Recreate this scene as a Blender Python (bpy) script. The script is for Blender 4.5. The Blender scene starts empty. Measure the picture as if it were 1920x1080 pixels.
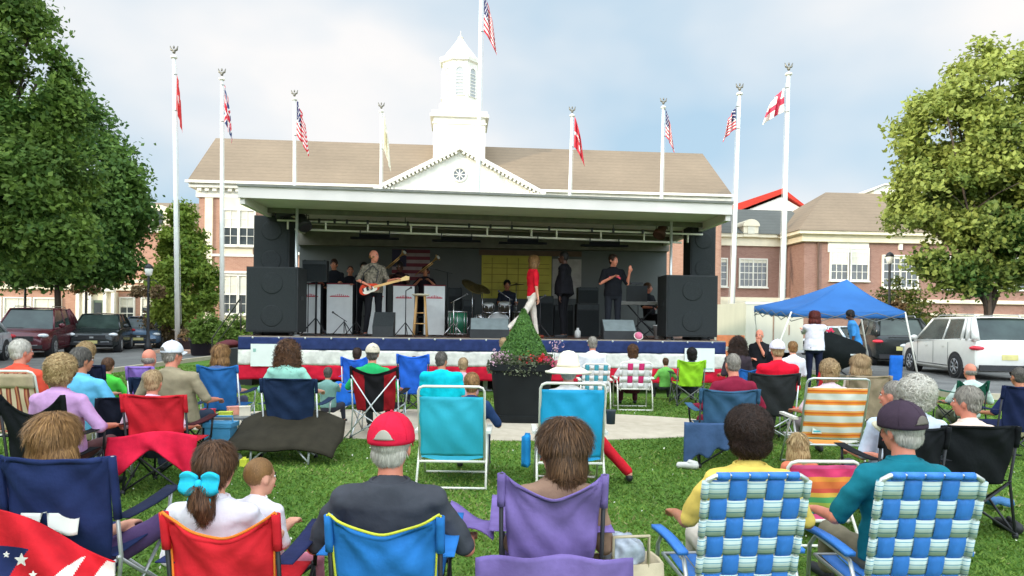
import bpy, math, random
import numpy as np
from mathutils import Vector as V, Matrix as MX, noise as mn
random.seed(7); np.random.seed(7)
S = bpy.context.scene; COL = S.collection
PI = math.pi; R = math.radians
# ---------------- camera
F = 1300.0; HZ = 598.0; ROLL = R(0.72); H0 = 1.6
cam_d = bpy.data.cameras.new("camera"); cam = bpy.data.objects.new("camera", cam_d); COL.objects.link(cam)
cam_d.sensor_width = 36; cam_d.lens = F/1920*36; cam_d.shift_y = (HZ-540)/1920
cam_d.clip_start = .1; cam_d.clip_end = 2000
cam.location = (0, 0, H0); cam.rotation_euler = (PI/2, -ROLL, 0); S.camera = cam
# ---------------- sky, sun, exposure
SUN_AZ = (-.8, -.6); SUN_EL = R(16)
w = bpy.data.worlds.new("World"); S.world = w; w.use_nodes = True
nt = w.node_tree; nt.nodes.clear()
def nd(nt, t, **k):
    n = nt.nodes.new(t)
    for a, b in k.items(): setattr(n, a, b)
    return n
def build_world():
    L = nt.links.new
    out = nd(nt, 'ShaderNodeOutputWorld'); bg = nd(nt, 'ShaderNodeBackground')
    sky = nd(nt, 'ShaderNodeTexSky', sky_type='NISHITA', sun_disc=False)
    sky.sun_elevation = SUN_EL; sky.sun_rotation = math.atan2(SUN_AZ[0], SUN_AZ[1])
    sky.air_density = 1.0; sky.dust_density = 1.5
    tc = nd(nt, 'ShaderNodeTexCoord'); mp = nd(nt, 'ShaderNodeMapping'); mp.inputs['Scale'].default_value = (1.5, 1.5, 2.6); mp.inputs['Location'].default_value = (.35, .9, .35)
    L(tc.outputs['Generated'], mp.inputs['Vector'])
    n1 = nd(nt, 'ShaderNodeTexNoise'); n1.inputs['Scale'].default_value = 1.35; n1.inputs['Detail'].default_value = 4; n1.inputs['Roughness'].default_value = .42
    L(mp.outputs[0], n1.inputs['Vector'])
    cr = nd(nt, 'ShaderNodeValToRGB'); cr.color_ramp.elements[0].position = .38; cr.color_ramp.elements[1].position = .62
    L(n1.outputs['Fac'], cr.inputs[0])
    n2 = nd(nt, 'ShaderNodeTexNoise'); n2.inputs['Scale'].default_value = 3.1; n2.inputs['Detail'].default_value = 5; L(mp.outputs[0], n2.inputs['Vector'])
    cc = nd(nt, 'ShaderNodeValToRGB'); cc.color_ramp.elements[0].position = .3; cc.color_ramp.elements[1].position = .7
    cc.color_ramp.elements[0].color = (7.1, 7.3, 7.5, 1); cc.color_ramp.elements[1].color = (8.3, 8.0, 7.8, 1); L(n2.outputs['Fac'], cc.inputs[0])
    # thin grey-blue veil in the gaps between the clouds
    veil = nd(nt, 'ShaderNodeMix', data_type='RGBA'); veil.inputs[0].default_value = .85; veil.inputs[7].default_value = (4.2, 5.9, 7.3, 1)
    L(sky.outputs[0], veil.inputs[6])
    mx = nd(nt, 'ShaderNodeMix', data_type='RGBA'); L(cr.outputs[0], mx.inputs[0]); L(veil.outputs[2], mx.inputs[6]); L(cc.outputs[0], mx.inputs[7])
    # the clouds on the sun's side of the sky are brighter than those opposite
    dt = nd(nt, 'ShaderNodeVectorMath', operation='DOT_PRODUCT'); dt.inputs[1].default_value = (-.35, -.9, .35); L(tc.outputs['Generated'], dt.inputs[0])
    mr = nd(nt, 'ShaderNodeMapRange'); mr.inputs[1].default_value = -.35; mr.inputs[2].default_value = 1; mr.inputs[3].default_value = 1; mr.inputs[4].default_value = 4.6
    L(dt.outputs['Value'], mr.inputs[0])
    vm = nd(nt, 'ShaderNodeVectorMath', operation='SCALE'); L(mx.outputs[2], vm.inputs[0]); L(mr.outputs[0], vm.inputs[3])
    L(vm.outputs[0], bg.inputs[0]); bg.inputs[1].default_value = .1; L(bg.outputs[0], out.inputs[0])
build_world()
sl = bpy.data.lights.new("sun", 'SUN'); so = bpy.data.objects.new("sun", sl); COL.objects.link(so)
sl.energy = 2.2; sl.angle = R(.6); sl.color = (1, .86, .66)
so.rotation_euler = V((SUN_AZ[0]*math.cos(SUN_EL), SUN_AZ[1]*math.cos(SUN_EL), math.sin(SUN_EL))).to_track_quat('Z', 'Y').to_euler()
so.location = (-30, -20, 20)
S.view_settings.view_transform = 'Standard'; S.view_settings.look = 'None'; S.view_settings.gamma = 1; S.view_settings.exposure = 0.34
S.render.engine = 'CYCLES'
# ---------------- where a pixel of the 1920 x 1080 photograph lies in the place
def at(px, py, D):
    dx, dy = px-960, HZ-py; c, s = math.cos(ROLL), math.sin(ROLL)
    return V(((dx*c-dy*s)*D/F, D, H0+(dx*s+dy*c)*D/F))
def gx(px, D, z=0):   # X of pixel column px at height z
    c, s = math.cos(ROLL), math.sin(ROLL); dz = (z-H0)*F/D; dx = px-960
    return (dx/c - math.tan(ROLL)*dz)*D/F
def gp(px, D, z=0): return V((gx(px, D, z), D, z))
def zz(px, py, D): return at(px, py, D).z
# ---------------- materials
MATS = {}
def C(r, g, b, k=1.0):
    f = lambda c: (c/12.92 if c <= .04045 else ((c+.055)/1.055)**2.4)
    return tuple(min(.95, f(x/255)*k) for x in (r, g, b))
def mat(name, col, rough=.7, metal=0, var=.15, scale=6, bump=0.0, bscale=80, spec=.4, tint=None, trans=0, stretch=None, alpha=None):
    if name in MATS: return MATS[name]
    m = bpy.data.materials.new(name); m.use_nodes = True; n = m.node_tree; L = n.links.new
    b = n.nodes['Principled BSDF']; b.inputs['Roughness'].default_value = rough; b.inputs['Metallic'].default_value = metal
    b.inputs['Specular IOR Level'].default_value = spec
    tc = nd(n, 'ShaderNodeTexCoord'); src = tc.outputs['Object']
    if stretch:
        mp = nd(n, 'ShaderNodeMapping'); mp.inputs['Scale'].default_value = stretch; L(src, mp.inputs[0]); src = mp.outputs[0]
    nz = nd(n, 'ShaderNodeTexNoise'); nz.inputs['Scale'].default_value = scale; nz.inputs['Detail'].default_value = 6; L(src, nz.inputs['Vector'])
    cr = nd(n, 'ShaderNodeValToRGB'); cr.color_ramp.elements[0].position = .3; cr.color_ramp.elements[1].position = .7
    cr.color_ramp.elements[0].color = (*[c*(1-var) for c in col], 1); cr.color_ramp.elements[1].color = (*[min(1, c*(1+var)) for c in col], 1)
    L(nz.outputs['Fac'], cr.inputs[0]); last = cr.outputs[0]
    if tint:
        a = nd(n, 'ShaderNodeAttribute', attribute_name='tint'); mx = nd(n, 'ShaderNodeMix', data_type='RGBA')
        c2 = nd(n, 'ShaderNodeValToRGB'); c2.color_ramp.elements[0].color = (*col, 1); c2.color_ramp.elements[1].color = (*tint, 1)
        L(a.outputs['Fac'], c2.inputs[0]); mx.blend_type = 'MULTIPLY'; mx.inputs[0].default_value = 1
        cr.color_ramp.elements[0].color = (1-var,)*3+(1,); cr.color_ramp.elements[1].color = (1, 1, 1, 1)
        L(c2.outputs[0], mx.inputs[6]); L(cr.outputs[0], mx.inputs[7]); last = mx.outputs[2]
    L(last, b.inputs['Base Color'])
    if bump:
        n2 = nd(n, 'ShaderNodeTexNoise'); n2.inputs['Scale'].default_value = bscale; n2.inputs['Detail'].default_value = 4; L(src, n2.inputs['Vector'])
        bp = nd(n, 'ShaderNodeBump'); bp.inputs['Strength'].default_value = bump; bp.inputs['Distance'].default_value = .02
        L(n2.outputs['Fac'], bp.inputs['Height']); L(bp.outputs[0], b.inputs['Normal'])
    if trans:
        tr = nd(n, 'ShaderNodeBsdfTranslucent'); L(last, tr.inputs[0]); ms = nd(n, 'ShaderNodeMixShader'); ms.inputs[0].default_value = trans
        L(b.outputs[0], ms.inputs[1]); L(tr.outputs[0], ms.inputs[2]); L(ms.outputs[0], n.nodes['Material Output'].inputs[0])
    MATS[name] = m; return m
def fab(r, g, b, k=1.0):   # woven cloth of one colour
    return mat('cloth_%d_%d_%d' % (r, g, b), C(r, g, b, k), rough=.85, var=.2, scale=7, bump=.35, bscale=14, spec=.15, trans=.0)
def pnt(r, g, b, rough=.45): return mat('paint_%d_%d_%d' % (r, g, b), C(r, g, b), rough=rough, var=.06, scale=3, bump=.03)
def brickmat(name, c1, c2, mortar, sc=1.0, axis='XZ'):
    if name in MATS: return MATS[name]
    m = bpy.data.materials.new(name); m.use_nodes = True; n = m.node_tree; L = n.links.new; b = n.nodes['Principled BSDF']
    tc = nd(n, 'ShaderNodeTexCoord'); sp = nd(n, 'ShaderNodeSeparateXYZ'); cb = nd(n, 'ShaderNodeCombineXYZ'); ad = nd(n, 'ShaderNodeMath', operation='ADD')
    L(tc.outputs['Object'], sp.inputs[0]); L(sp.outputs[0], ad.inputs[0]); L(sp.outputs[1], ad.inputs[1]); L(ad.outputs[0], cb.inputs[0]); L(sp.outputs[2], cb.inputs[1])
    br = nd(n, 'ShaderNodeTexBrick'); br.inputs['Color1'].default_value = (*c1, 1); br.inputs['Color2'].default_value = (*c2, 1); br.inputs['Mortar'].default_value = (*mortar, 1)
    br.inputs['Scale'].default_value = 4.4*sc; br.inputs['Mortar Size'].default_value = .018; br.inputs['Row Height'].default_value = .33; br.inputs['Brick Width'].default_value = .95
    L(cb.outputs[0], br.inputs['Vector'])
    nz = nd(n, 'ShaderNodeTexNoise'); nz.inputs['Scale'].default_value = .6; nz.inputs['Detail'].default_value = 6; L(tc.outputs['Object'], nz.inputs[0])
    mx = nd(n, 'ShaderNodeMix', data_type='RGBA', blend_type='MULTIPLY'); mx.inputs[0].default_value = .5; L(br.outputs[0], mx.inputs[6]); L(nz.outputs['Color'], mx.inputs[7])
    cr = nd(n, 'ShaderNodeValToRGB'); cr.color_ramp.elements[0].color = (.6, .6, .6, 1); L(nz.outputs['Fac'], cr.inputs[0]); L(cr.outputs[0], mx.inputs[7])
    L(mx.outputs[2], b.inputs['Base Color']); b.inputs['Roughness'].default_value = .9; MATS[name] = m; return m
def roofmat(name, c, rows=5.0):
    if name in MATS: return MATS[name]
    m = bpy.data.materials.new(name); m.use_nodes = True; n = m.node_tree; L = n.links.new; b = n.nodes['Principled BSDF']
    tc = nd(n, 'ShaderNodeTexCoord'); mp = nd(n, 'ShaderNodeMapping'); mp.inputs['Scale'].default_value = (1, .2, rows); L(tc.outputs['Object'], mp.inputs[0])
    nz = nd(n, 'ShaderNodeTexNoise'); nz.inputs['Scale'].default_value = 3; nz.inputs['Detail'].default_value = 8; nz.inputs['Roughness'].default_value = .7; L(mp.outputs[0], nz.inputs[0])
    n2 = nd(n, 'ShaderNodeTexNoise'); n2.inputs['Scale'].default_value = .25; n2.inputs['Detail'].default_value = 5; L(tc.outputs['Object'], n2.inputs[0])
    ad = nd(n, 'ShaderNodeMath', operation='ADD'); L(nz.outputs['Fac'], ad.inputs[0]); L(n2.outputs['Fac'], ad.inputs[1])
    cr = nd(n, 'ShaderNodeValToRGB'); cr.color_ramp.elements[0].position = .36; cr.color_ramp.elements[0].color = (*[x*.62 for x in c], 1)
    cr.color_ramp.elements[1].color = (*[min(1, x*1.2) for x in c], 1); mul = nd(n, 'ShaderNodeMath', operation='MULTIPLY'); mul.inputs[1].default_value = .5
    L(ad.outputs[0], mul.inputs[0]); L(mul.outputs[0], cr.inputs[0])
    sp = nd(n, 'ShaderNodeSeparateXYZ'); L(tc.outputs['Object'], sp.inputs[0]); m1 = nd(n, 'ShaderNodeMath', operation='MULTIPLY'); m1.inputs[1].default_value = 3.4; L(sp.outputs[2], m1.inputs[0])
    fr = nd(n, 'ShaderNodeMath', operation='FRACT'); L(m1.outputs[0], fr.inputs[0]); r2 = nd(n, 'ShaderNodeValToRGB'); r2.color_ramp.elements[0].position = 0; r2.color_ramp.elements[0].color = (.80, .80, .80, 1); r2.color_ramp.elements[1].position = .28; r2.color_ramp.elements[1].color = (1, 1, 1, 1); L(fr.outputs[0], r2.inputs[0])
    mm = nd(n, 'ShaderNodeMix', data_type='RGBA', blend_type='MULTIPLY'); mm.inputs[0].default_value = 1; L(cr.outputs[0], mm.inputs[6]); L(r2.outputs[0], mm.inputs[7]); L(mm.outputs[2], b.inputs['Base Color']); b.inputs['Roughness'].default_value = .95
    MATS[name] = m; return m
def stripemat(name, bands, axis=2, per=1.0, jit=.0):   # bands of (position 0..1, colour) repeated along an axis, for striped cloth
    if name in MATS: return MATS[name]
    m = bpy.data.materials.new(name); m.use_nodes = True; n = m.node_tree; L = n.links.new; b = n.nodes['Principled BSDF']
    tc = nd(n, 'ShaderNodeTexCoord'); sp = nd(n, 'ShaderNodeSeparateXYZ'); L(tc.outputs['Object'], sp.inputs[0])
    dv = nd(n, 'ShaderNodeMath', operation='DIVIDE'); dv.inputs[1].default_value = per; L(sp.outputs[axis], dv.inputs[0])
    fr = nd(n, 'ShaderNodeMath', operation='FRACT'); L(dv.outputs[0], fr.inputs[0])
    cr = nd(n, 'ShaderNodeValToRGB'); cr.color_ramp.interpolation = 'CONSTANT'
    while len(cr.color_ramp.elements) < len(bands): cr.color_ramp.elements.new(.5)
    for e, (p, c) in zip(cr.color_ramp.elements, bands): e.position = p
    for e, (p, c) in zip(cr.color_ramp.elements, bands): e.color = (*c, 1)
    L(fr.outputs[0], cr.inputs[0]); L(cr.outputs[0], b.inputs['Base Color']); b.inputs['Roughness'].default_value = .85
    MATS[name] = m; return m
# ---------------- mesh building
class MB:
    def __init__(s): s.v = []; s.f = []; s.m = []
    def add(s, vs, fs, mi=0):
        o = len(s.v); s.v += [tuple(v) for v in vs]; s.f += [tuple(i+o for i in f) for f in fs]; s.m += [mi]*len(fs); return s
    def box(s, c, d, rot=None, mi=0, taper=1.0):
        c = V(c); x, y, z = [q/2 for q in d]; vs = [V((sx*x*(taper if sz > 0 else 1), sy*y*(taper if sz > 0 else 1), sz*z)) for sz in (-1, 1) for sy in (-1, 1) for sx in (-1, 1)]
        if rot is not None:
            rm = rot if isinstance(rot, MX) else MX.Rotation(rot, 3, 'Z')
            vs = [rm @ v for v in vs]
        return s.add([v+c for v in vs], [(0, 2, 3, 1), (4, 5, 7, 6), (0, 1, 5, 4), (2, 6, 7, 3), (0, 4, 6, 2), (1, 3, 7, 5)], mi)
    def bx(s, x0, x1, y0, y1, z0, z1, mi=0): return s.box(((x0+x1)/2, (y0+y1)/2, (z0+z1)/2), (abs(x1-x0), abs(y1-y0), abs(z1-z0)), mi=mi)
    def rings(s, rs, mi=0, cap=True):
        n = len(rs[0]); vs = [p for r in rs for p in r]; fs = []
        for i in range(len(rs)-1):
            for j in range(n): k = (j+1) % n; fs.append((i*n+j, i*n+k, (i+1)*n+k, (i+1)*n+j))
        if cap: fs.append(tuple(range(n))[::-1]); fs.append(tuple((len(rs)-1)*n+j for j in range(n)))
        return s.add(vs, fs, mi)
    def tube(s, path, r, n=7, mi=0, cap=True, closed=False):
        P = [V(p) for p in path]; rs = []; up = None
        rr = r if isinstance(r, (list, tuple)) else [r]*len(P)
        for i, p in enumerate(P):
            a = P[i-1] if i else (P[-1] if closed else P[0]); b = P[(i+1) % len(P)] if (i < len(P)-1 or closed) else P[-1]
            t = (b-a).normalized() if (b-a).length > 1e-9 else V((0, 0, 1))
            if up is None: up = V((0, 0, 1)) if abs(t.z) < .9 else V((1, 0, 0))
            x = t.cross(up)
            if x.length < 1e-4: up = V((1, 0, 0)) if abs(t.x) < .9 else V((0, 1, 0)); x = t.cross(up)
            x.normalize(); y = x.cross(t).normalized(); up = y
            rs.append([p+(x*math.cos(2*PI*j/n)+y*math.sin(2*PI*j/n))*rr[i] for j in range(n)])
        if closed:
            rs.append(rs[0]); cap = False
        return s.rings(rs, mi, cap)
    def cyl(s, p0, p1, r0, r1=None, n=12, mi=0): return s.tube([p0, p1], [r0, r0 if r1 is None else r1], n, mi)
    def cap(s, p0, p1, r0, r1, n=10, mi=0):   # round-ended tapered limb
        p0, p1 = V(p0), V(p1); t = (p1-p0); L = t.length; t = t.normalized() if L > 1e-6 else V((0, 0, 1)); pts = []; rr = []
        for a in (-80, -50, -20): pts.append(p0+t*math.sin(R(a))*r0); rr.append(r0*math.cos(R(a)))
        for a in (20, 50, 80): pts.append(p1+t*math.sin(R(a))*r1); rr.append(r1*math.cos(R(a)))
        return s.tube(pts, rr, n, mi)
    def ell(s, c, r, n=12, m=8, rot=None, mi=0, z0=-1, z1=1):
        c = V(c); r = (r, r, r) if not isinstance(r, (tuple, list)) else r; rs = []
        a0, a1 = math.asin(z0), math.asin(z1)
        for i in range(m+1):
            a = a0+(a1-a0)*i/m; a = max(-PI/2+.05, min(PI/2-.05, a)); ring = []
            for j in range(n):
                b = 2*PI*j/n; p = V((math.cos(a)*math.cos(b)*r[0], math.cos(a)*math.sin(b)*r[1], math.sin(a)*r[2]))
                ring.append(c+(rot @ p if rot is not None else p))
            rs.append(ring)
        return s.rings(rs, mi)
    def lathe(s, prof, c=(0, 0, 0), n=20, mi=0, sx=1, sy=1):
        c = V(c); return s.rings([[c+V((max(r, .0005)*math.cos(2*PI*j/n)*sx, max(r, .0005)*math.sin(2*PI*j/n)*sy, z)) for j in range(n)] for r, z in prof], mi)
    def prism(s, poly, a, b, mi=0):   # poly in XZ, extruded along Y from a to b
        n = len(poly); vs = [(x, a, z) for x, z in poly]+[(x, b, z) for x, z in poly]
        fs = [tuple(range(n)), tuple(range(2*n-1, n-1, -1))]+[(i, n+i, n+(i+1) % n, (i+1) % n) for i in range(n)]
        return s.add(vs, fs, mi)
    def sheet(s, fn, nu, nv, th=.004, mi=0, mf=None):   # closed cloth sheet; fn(u,v) -> point
        P = [[V(fn(i/nu, j/nv)) for i in range(nu+1)] for j in range(nv+1)]
        A = []; B = []
        for j in range(nv+1):
            for i in range(nu+1):
                du = P[j][min(i+1, nu)]-P[j][max(i-1, 0)]; dv = P[min(j+1, nv)][i]-P[max(j-1, 0)][i]; n = du.cross(dv)
                n = n.normalized() if n.length > 1e-9 else V((0, 1, 0)); A.append(P[j][i]+n*th/2); B.append(P[j][i]-n*th/2)
        W = nu+1; o = len(A); fs = []; ms = []
        for j in range(nv):
            for i in range(nu):
                a = j*W+i; m_ = mf(( i+.5)/nu, (j+.5)/nv) if mf else mi
                fs.append((a, a+1, a+W+1, a+W)); fs.append((o+a, o+a+W, o+a+W+1, o+a+1)); ms += [m_, m_]
        for i in range(nu): fs.append((i, o+i, o+i+1, i+1)); t = nv*W+i; fs.append((t, t+1, o+t+1, o+t)); ms += [mf((i+.5)/nu, 0) if mf else mi, mf((i+.5)/nu, .999) if mf else mi]
        for j in range(nv): a = j*W; fs.append((a, a+W, o+a+W, o+a)); b = a+nu; fs.append((b, o+b, o+b+W, b+W)); ms += [mf(0, (j+.5)/nv) if mf else mi, mf(.999, (j+.5)/nv) if mf else mi]
        k = len(s.f); s.add(A+B, fs, mi); s.m[k:] = ms; return s
    def xf(s, M):
        s.v = [tuple(M @ V(v)) for v in s.v]; return s
    def build(s, name, m, parent=None, smooth=False, loc=None):
        me = bpy.data.meshes.new(name); me.from_pydata(s.v, [], s.f)
        for q in (m if isinstance(m, (list, tuple)) else [m]): me.materials.append(q)
        if any(s.m): me.polygons.foreach_set('material_index', s.m)
        if smooth: me.polygons.foreach_set('use_smooth', [True]*len(me.polygons))
        me.update(); o = bpy.data.objects.new(name, me); COL.objects.link(o)
        if parent: o.parent = parent
        if loc: o.location = loc
        return o
def smooth_by_angle(o, deg=40):
    try: o.data.set_sharp_from_angle(angle=R(deg))
    except Exception: pass
    return o
def thing(name, label, cat, loc=(0, 0, 0), rz=0, group=None, sc=1):
    o = bpy.data.objects.new(name, None); COL.objects.link(o); o.location = loc; o.rotation_euler = (0, 0, rz); o.empty_display_size = .2
    if sc != 1: o.scale = (sc, sc, sc)
    o['label'] = label; o['category'] = cat
    if group: o['group'] = group
    return o
def tag(o, label, cat, group=None):
    o['label'] = label; o['category'] = cat
    if group: o['group'] = group
    return o
def struct(o): o['kind'] = 'structure'; return o
def stuff(o): o['kind'] = 'stuff'; return o
def tube_obj(name, path, r, m, parent=None, n=8): return MB().tube(path, r, n).build(name, m, parent, True)
def np_quads(name, P, m, parent=None, tint=None, tri=False):   # P: (N,k,3) faces, one per leaf or blade
    N, k = P.shape[:2]; me = bpy.data.meshes.new(name); me.vertices.add(N*k); me.vertices.foreach_set('co', P.astype(np.float32).ravel())
    me.loops.add(N*k); me.loops.foreach_set('vertex_index', np.arange(N*k, dtype=np.int32)); me.polygons.add(N)
    me.polygons.foreach_set('loop_start', np.arange(0, N*k, k, dtype=np.int32)); me.polygons.foreach_set('loop_total', np.full(N, k, dtype=np.int32))
    if tint is not None:
        a = me.attributes.new('tint', 'FLOAT', 'POINT'); a.data.foreach_set('value', np.repeat(tint, k).astype(np.float32))
    me.materials.append(m); me.update(calc_edges=True); me.validate(); o = bpy.data.objects.new(name, me); COL.objects.link(o)
    if parent: o.parent = parent
    return o
def leaves(pts, size, nrm=None, spread=1.0, long=1.35):
    N = len(pts); n = np.random.normal(size=(N, 3)); 
    if nrm is not None: n = n*spread+nrm
    n /= np.linalg.norm(n, axis=1, keepdims=True)+1e-9
    a = np.cross(n, np.random.normal(size=(N, 3))); a /= np.linalg.norm(a, axis=1, keepdims=True)+1e-9; b = np.cross(n, a)
    s = (size*np.random.uniform(.6, 1.3, N))[:, None] if np.isscalar(size) else size[:, None]
    fold = n*s*.18
    return np.stack([pts-a*s*.5*long, pts+b*s*.42-fold, pts+a*s*.5*long, pts-b*s*.42-fold], 1)
# ================= ground
def groundmat(name, c1, c2, sc, bump=.4, c3=None):
    m = bpy.data.materials.new(name); m.use_nodes = True; n = m.node_tree; L = n.links.new; b = n.nodes['Principled BSDF']; b.inputs['Roughness'].default_value = .95; b.inputs['Specular IOR Level'].default_value = .1
    tc = nd(n, 'ShaderNodeTexCoord'); a = nd(n, 'ShaderNodeTexNoise'); a.inputs['Scale'].default_value = sc; a.inputs['Detail'].default_value = 9; a.inputs['Roughness'].default_value = .72; L(tc.outputs['Object'], a.inputs[0])
    d = nd(n, 'ShaderNodeTexNoise'); d.inputs['Scale'].default_value = sc*.09; d.inputs['Detail'].default_value = 4; L(tc.outputs['Object'], d.inputs[0])
    ad = nd(n, 'ShaderNodeMath', operation='ADD'); L(a.outputs['Fac'], ad.inputs[0]); L(d.outputs['Fac'], ad.inputs[1]); mu = nd(n, 'ShaderNodeMath', operation='MULTIPLY'); mu.inputs[1].default_value = .5; L(ad.outputs[0], mu.inputs[0])
    cr = nd(n, 'ShaderNodeValToRGB'); cr.color_ramp.elements[0].position = .4; cr.color_ramp.elements[1].position = .6; cr.color_ramp.elements[0].color = (*c1, 1); cr.color_ramp.elements[1].color = (*c2, 1)
    L(mu.outputs[0], cr.inputs[0]); L(cr.outputs[0], b.inputs['Base Color'])
    bp = nd(n, 'ShaderNodeBump'); bp.inputs['Strength'].default_value = bump; bp.inputs['Distance'].default_value = .03; L(a.outputs['Fac'], bp.inputs['Height']); L(bp.outputs[0], b.inputs['Normal']); return m
GRASS = groundmat('lawn_ground', (.055, .125, .018), (.11, .215, .036), 9)
ASPH = groundmat('asphalt', (.13, .13, .125), (.20, .20, .19), 14, .2)
CONC = groundmat('concrete', (.42, .36, .27), (.56, .49, .38), 5, .15)
BRKP = brickmat('sidewalk_brick', (.45, .25, .17), (.55, .33, .22), (.5, .45, .4), 1.4)
def poly_sheet(name, pts, z, th, m):
    n = len(pts); vs = [(x, y, z) for x, y in pts]+[(x, y, z-th) for x, y in pts]
    return struct(MB().add(vs, [tuple(range(n)), tuple(range(2*n-1, n-1, -1))]+[(i, n+i, n+(i+1) % n, (i+1) % n) for i in range(n)]).build(name, m))
struct(MB().add([(-600, -120, 0), (600, -120, 0), (600, 900, 0), (-600, 900, 0)], [(0, 1, 2, 3)]).build('ground', GRASS))
poly_sheet('road', [(-60, 5), (-10.9, 14), (-10.9, 27), (-6, 32), (9, 32), (9.6, 15), (60, 9), (60, 37.5), (-60, 37.5)], .006, .2, ASPH)
poly_sheet('sidewalk', [(-60, 37.5), (60, 37.5), (60, 41.2), (-60, 41.2)], .12, .3, CONC)
poly_sheet('brick_pavement', [(-14.8, 28.6), (-11.2, 28.6), (-10.9, 31.9), (-15.2, 31.9)], .12, .3, BRKP)
kb = MB()
for a, b in (((-10.9, 14), (-10.9, 27)), ((9.6, 15), (9.0, 32)), ((9.6, 15), (60, 9))):
    a, b = V((*a, 0)), V((*b, 0)); d = (b-a); L_ = d.length; an = math.atan2(d.y, d.x); kb.box(((a+b)/2)+V((0, 0, .06)), (L_, .15, .13), an)
struct(kb.build('kerb', CONC))
el = [(-.9+4.4*math.cos(2*PI*i/48), 10.55+1.5*math.sin(2*PI*i/48)) for i in range(48)]
poly_sheet('path', el, .012, .1, CONC)
# short grass of the lawn, thinning out with distance
def grass_blades():
    N = 230000; u = np.random.rand(N); D = 2.6*(22/2.6)**(u**.8); X = (np.random.rand(N)*2-1)*D*.82
    inside = ((X+.9)/4.45)**2+((D-10.55)/1.53)**2 < 1
    keep = ~inside & (X > -10.7) & (X < 9.4) & ~((D > 14.4) & (X > -6) & (X < 4.7)); X = X[keep]; D = D[keep]; N = len(X)
    h = np.random.uniform(.010, .026, N)*(1+.03*D); wd = .0032+.00125*D
    a = np.random.rand(N)*2*PI; lx = np.random.normal(0, .02, N); ly = np.random.normal(0, .02, N)
    c = np.stack([np.cos(a)*wd, np.sin(a)*wd, np.zeros(N)], 1); p = np.stack([X, D, np.zeros(N)], 1); t = p+np.stack([lx, ly, h], 1)
    tint = np.clip(.5+.22*np.random.normal(size=N)+.25*np.sin(X*1.3+np.sin(D*.9)*2)*np.sin(D*.8), 0, 1)
    stuff(tag(np_quads('grass', np.stack([p-c, p+c, t], 1), mat('grass_blades', (.085, .185, .025), tint=(.25, .39, .055), rough=.7, var=.3, scale=1.2, trans=.3), tint=tint), 'short mown green lawn grass growing between the chairs', 'grass'))
gm = MATS['grass_blades'] if 'grass_blades' in MATS else None
grass_blades()
for n_ in MATS['grass_blades'].node_tree.nodes:   # a few dry straw-coloured blades
    if n_.type == 'VALTORGB' and abs(n_.color_ramp.elements[1].color[1]-.39) < .01: e = n_.color_ramp.elements.new(.90); e.color = (.25, .39, .055, 1); n_.color_ramp.elements[2].color = (.42, .38, .16, 1)
cl_n = 420; u_ = np.random.rand(cl_n); D_c = 3+9*u_; X_c = (np.random.rand(cl_n)*2-1)*D_c*.75; kp = ((X_c+.9)/4.45)**2+((D_c-10.55)/1.53)**2 > 1; X_c, D_c = X_c[kp], D_c[kp]
stuff(tag(np_quads('clover_flowers', leaves(np.stack([X_c, D_c, np.full(len(X_c), .035)], 1), .016), mat('clover_white', C(226, 224, 208))), 'tiny white clover heads scattered through the lawn', 'flowers'))
# ================= building materials
BR_TAN = brickmat('brick_tan', C(172, 126, 104), C(184, 140, 118), C(196, 168, 146)); BR_RED = brickmat('brick_red', C(142, 104, 90), C(156, 118, 104), C(166, 144, 132))
WHT = mat('white_trim', C(226, 222, 210), rough=.6, var=.12, scale=1.3, bump=.05); CREAM = mat('cream_trim', C(226, 214, 188), rough=.7, var=.07, scale=2)
RF_TAN = roofmat('shingle_tan', C(146, 128, 106)); RF_GREY = roofmat('slate_grey', C(106, 108, 102)); RF_RED = roofmat('roof_red', C(206, 60, 44))
GLASS = mat('window_glass', (.06, .07, .075), rough=.12, var=.4, scale=1.2, spec=.8); BLIND = mat('window_blind', C(214, 208, 190), rough=.8, var=.08, scale=3); DARKM = mat('dark_metal', (.02, .022, .025), rough=.5)
def window(par, x, y, z0, w, h, cols=2, rows=4, blind=.5, fr=.09, mf=WHT, side=0):
    f = MB(); 
    for a, b in ((x-w/2-fr, x-w/2), (x+w/2, x+w/2+fr)): f.bx(a, b, y-.1, y+.06, z0-fr, z0+h+fr)
    f.bx(x-w/2, x+w/2, y-.1, y+.06, z0+h, z0+h+fr); f.bx(x-w/2-fr-.06, x+w/2+fr+.06, y-.16, y+.05, z0-fr-.08, z0-fr)
    f.bx(x-w/2, x+w/2, y-.08, y+.05, z0-fr, z0); f.bx(x-w/2, x+w/2, y-.07, y+.04, z0+h*.5-.03, z0+h*.5+.03)
    for i in range(1, cols): xx = x-w/2+w*i/cols; t = .05 if (cols > 2 and i*2 == cols) else .018; f.bx(xx-t, xx+t, y-.06, y+.03, z0, z0+h)
    for j in range(1, rows):
        if j*2 != rows: zz_ = z0+h*j/rows; f.bx(x-w/2, x+w/2, y-.05, y+.02, zz_-.015, zz_+.015)
    o = f.build('window', mf, par)
    MB().bx(x-w/2, x+w/2, y-.02, y+.01, z0, z0+h).build('pane', GLASS, o)
    if blind: MB().bx(x-w/2+.01, x+w/2-.01, y-.028, y-.021, z0+h*(1-blind), z0+h-.01).build('blind', BLIND, o)
    return o
def dentils(mb, x0, x1, y, z, s=.22, h=.2, d=.18):
    n = int((x1-x0)/(s*1.9))
    for i in range(n): xx = x0+(i+.5)*(x1-x0)/n; mb.bx(xx-s/2, xx+s/2, y-d, y, z-h, z)
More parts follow.
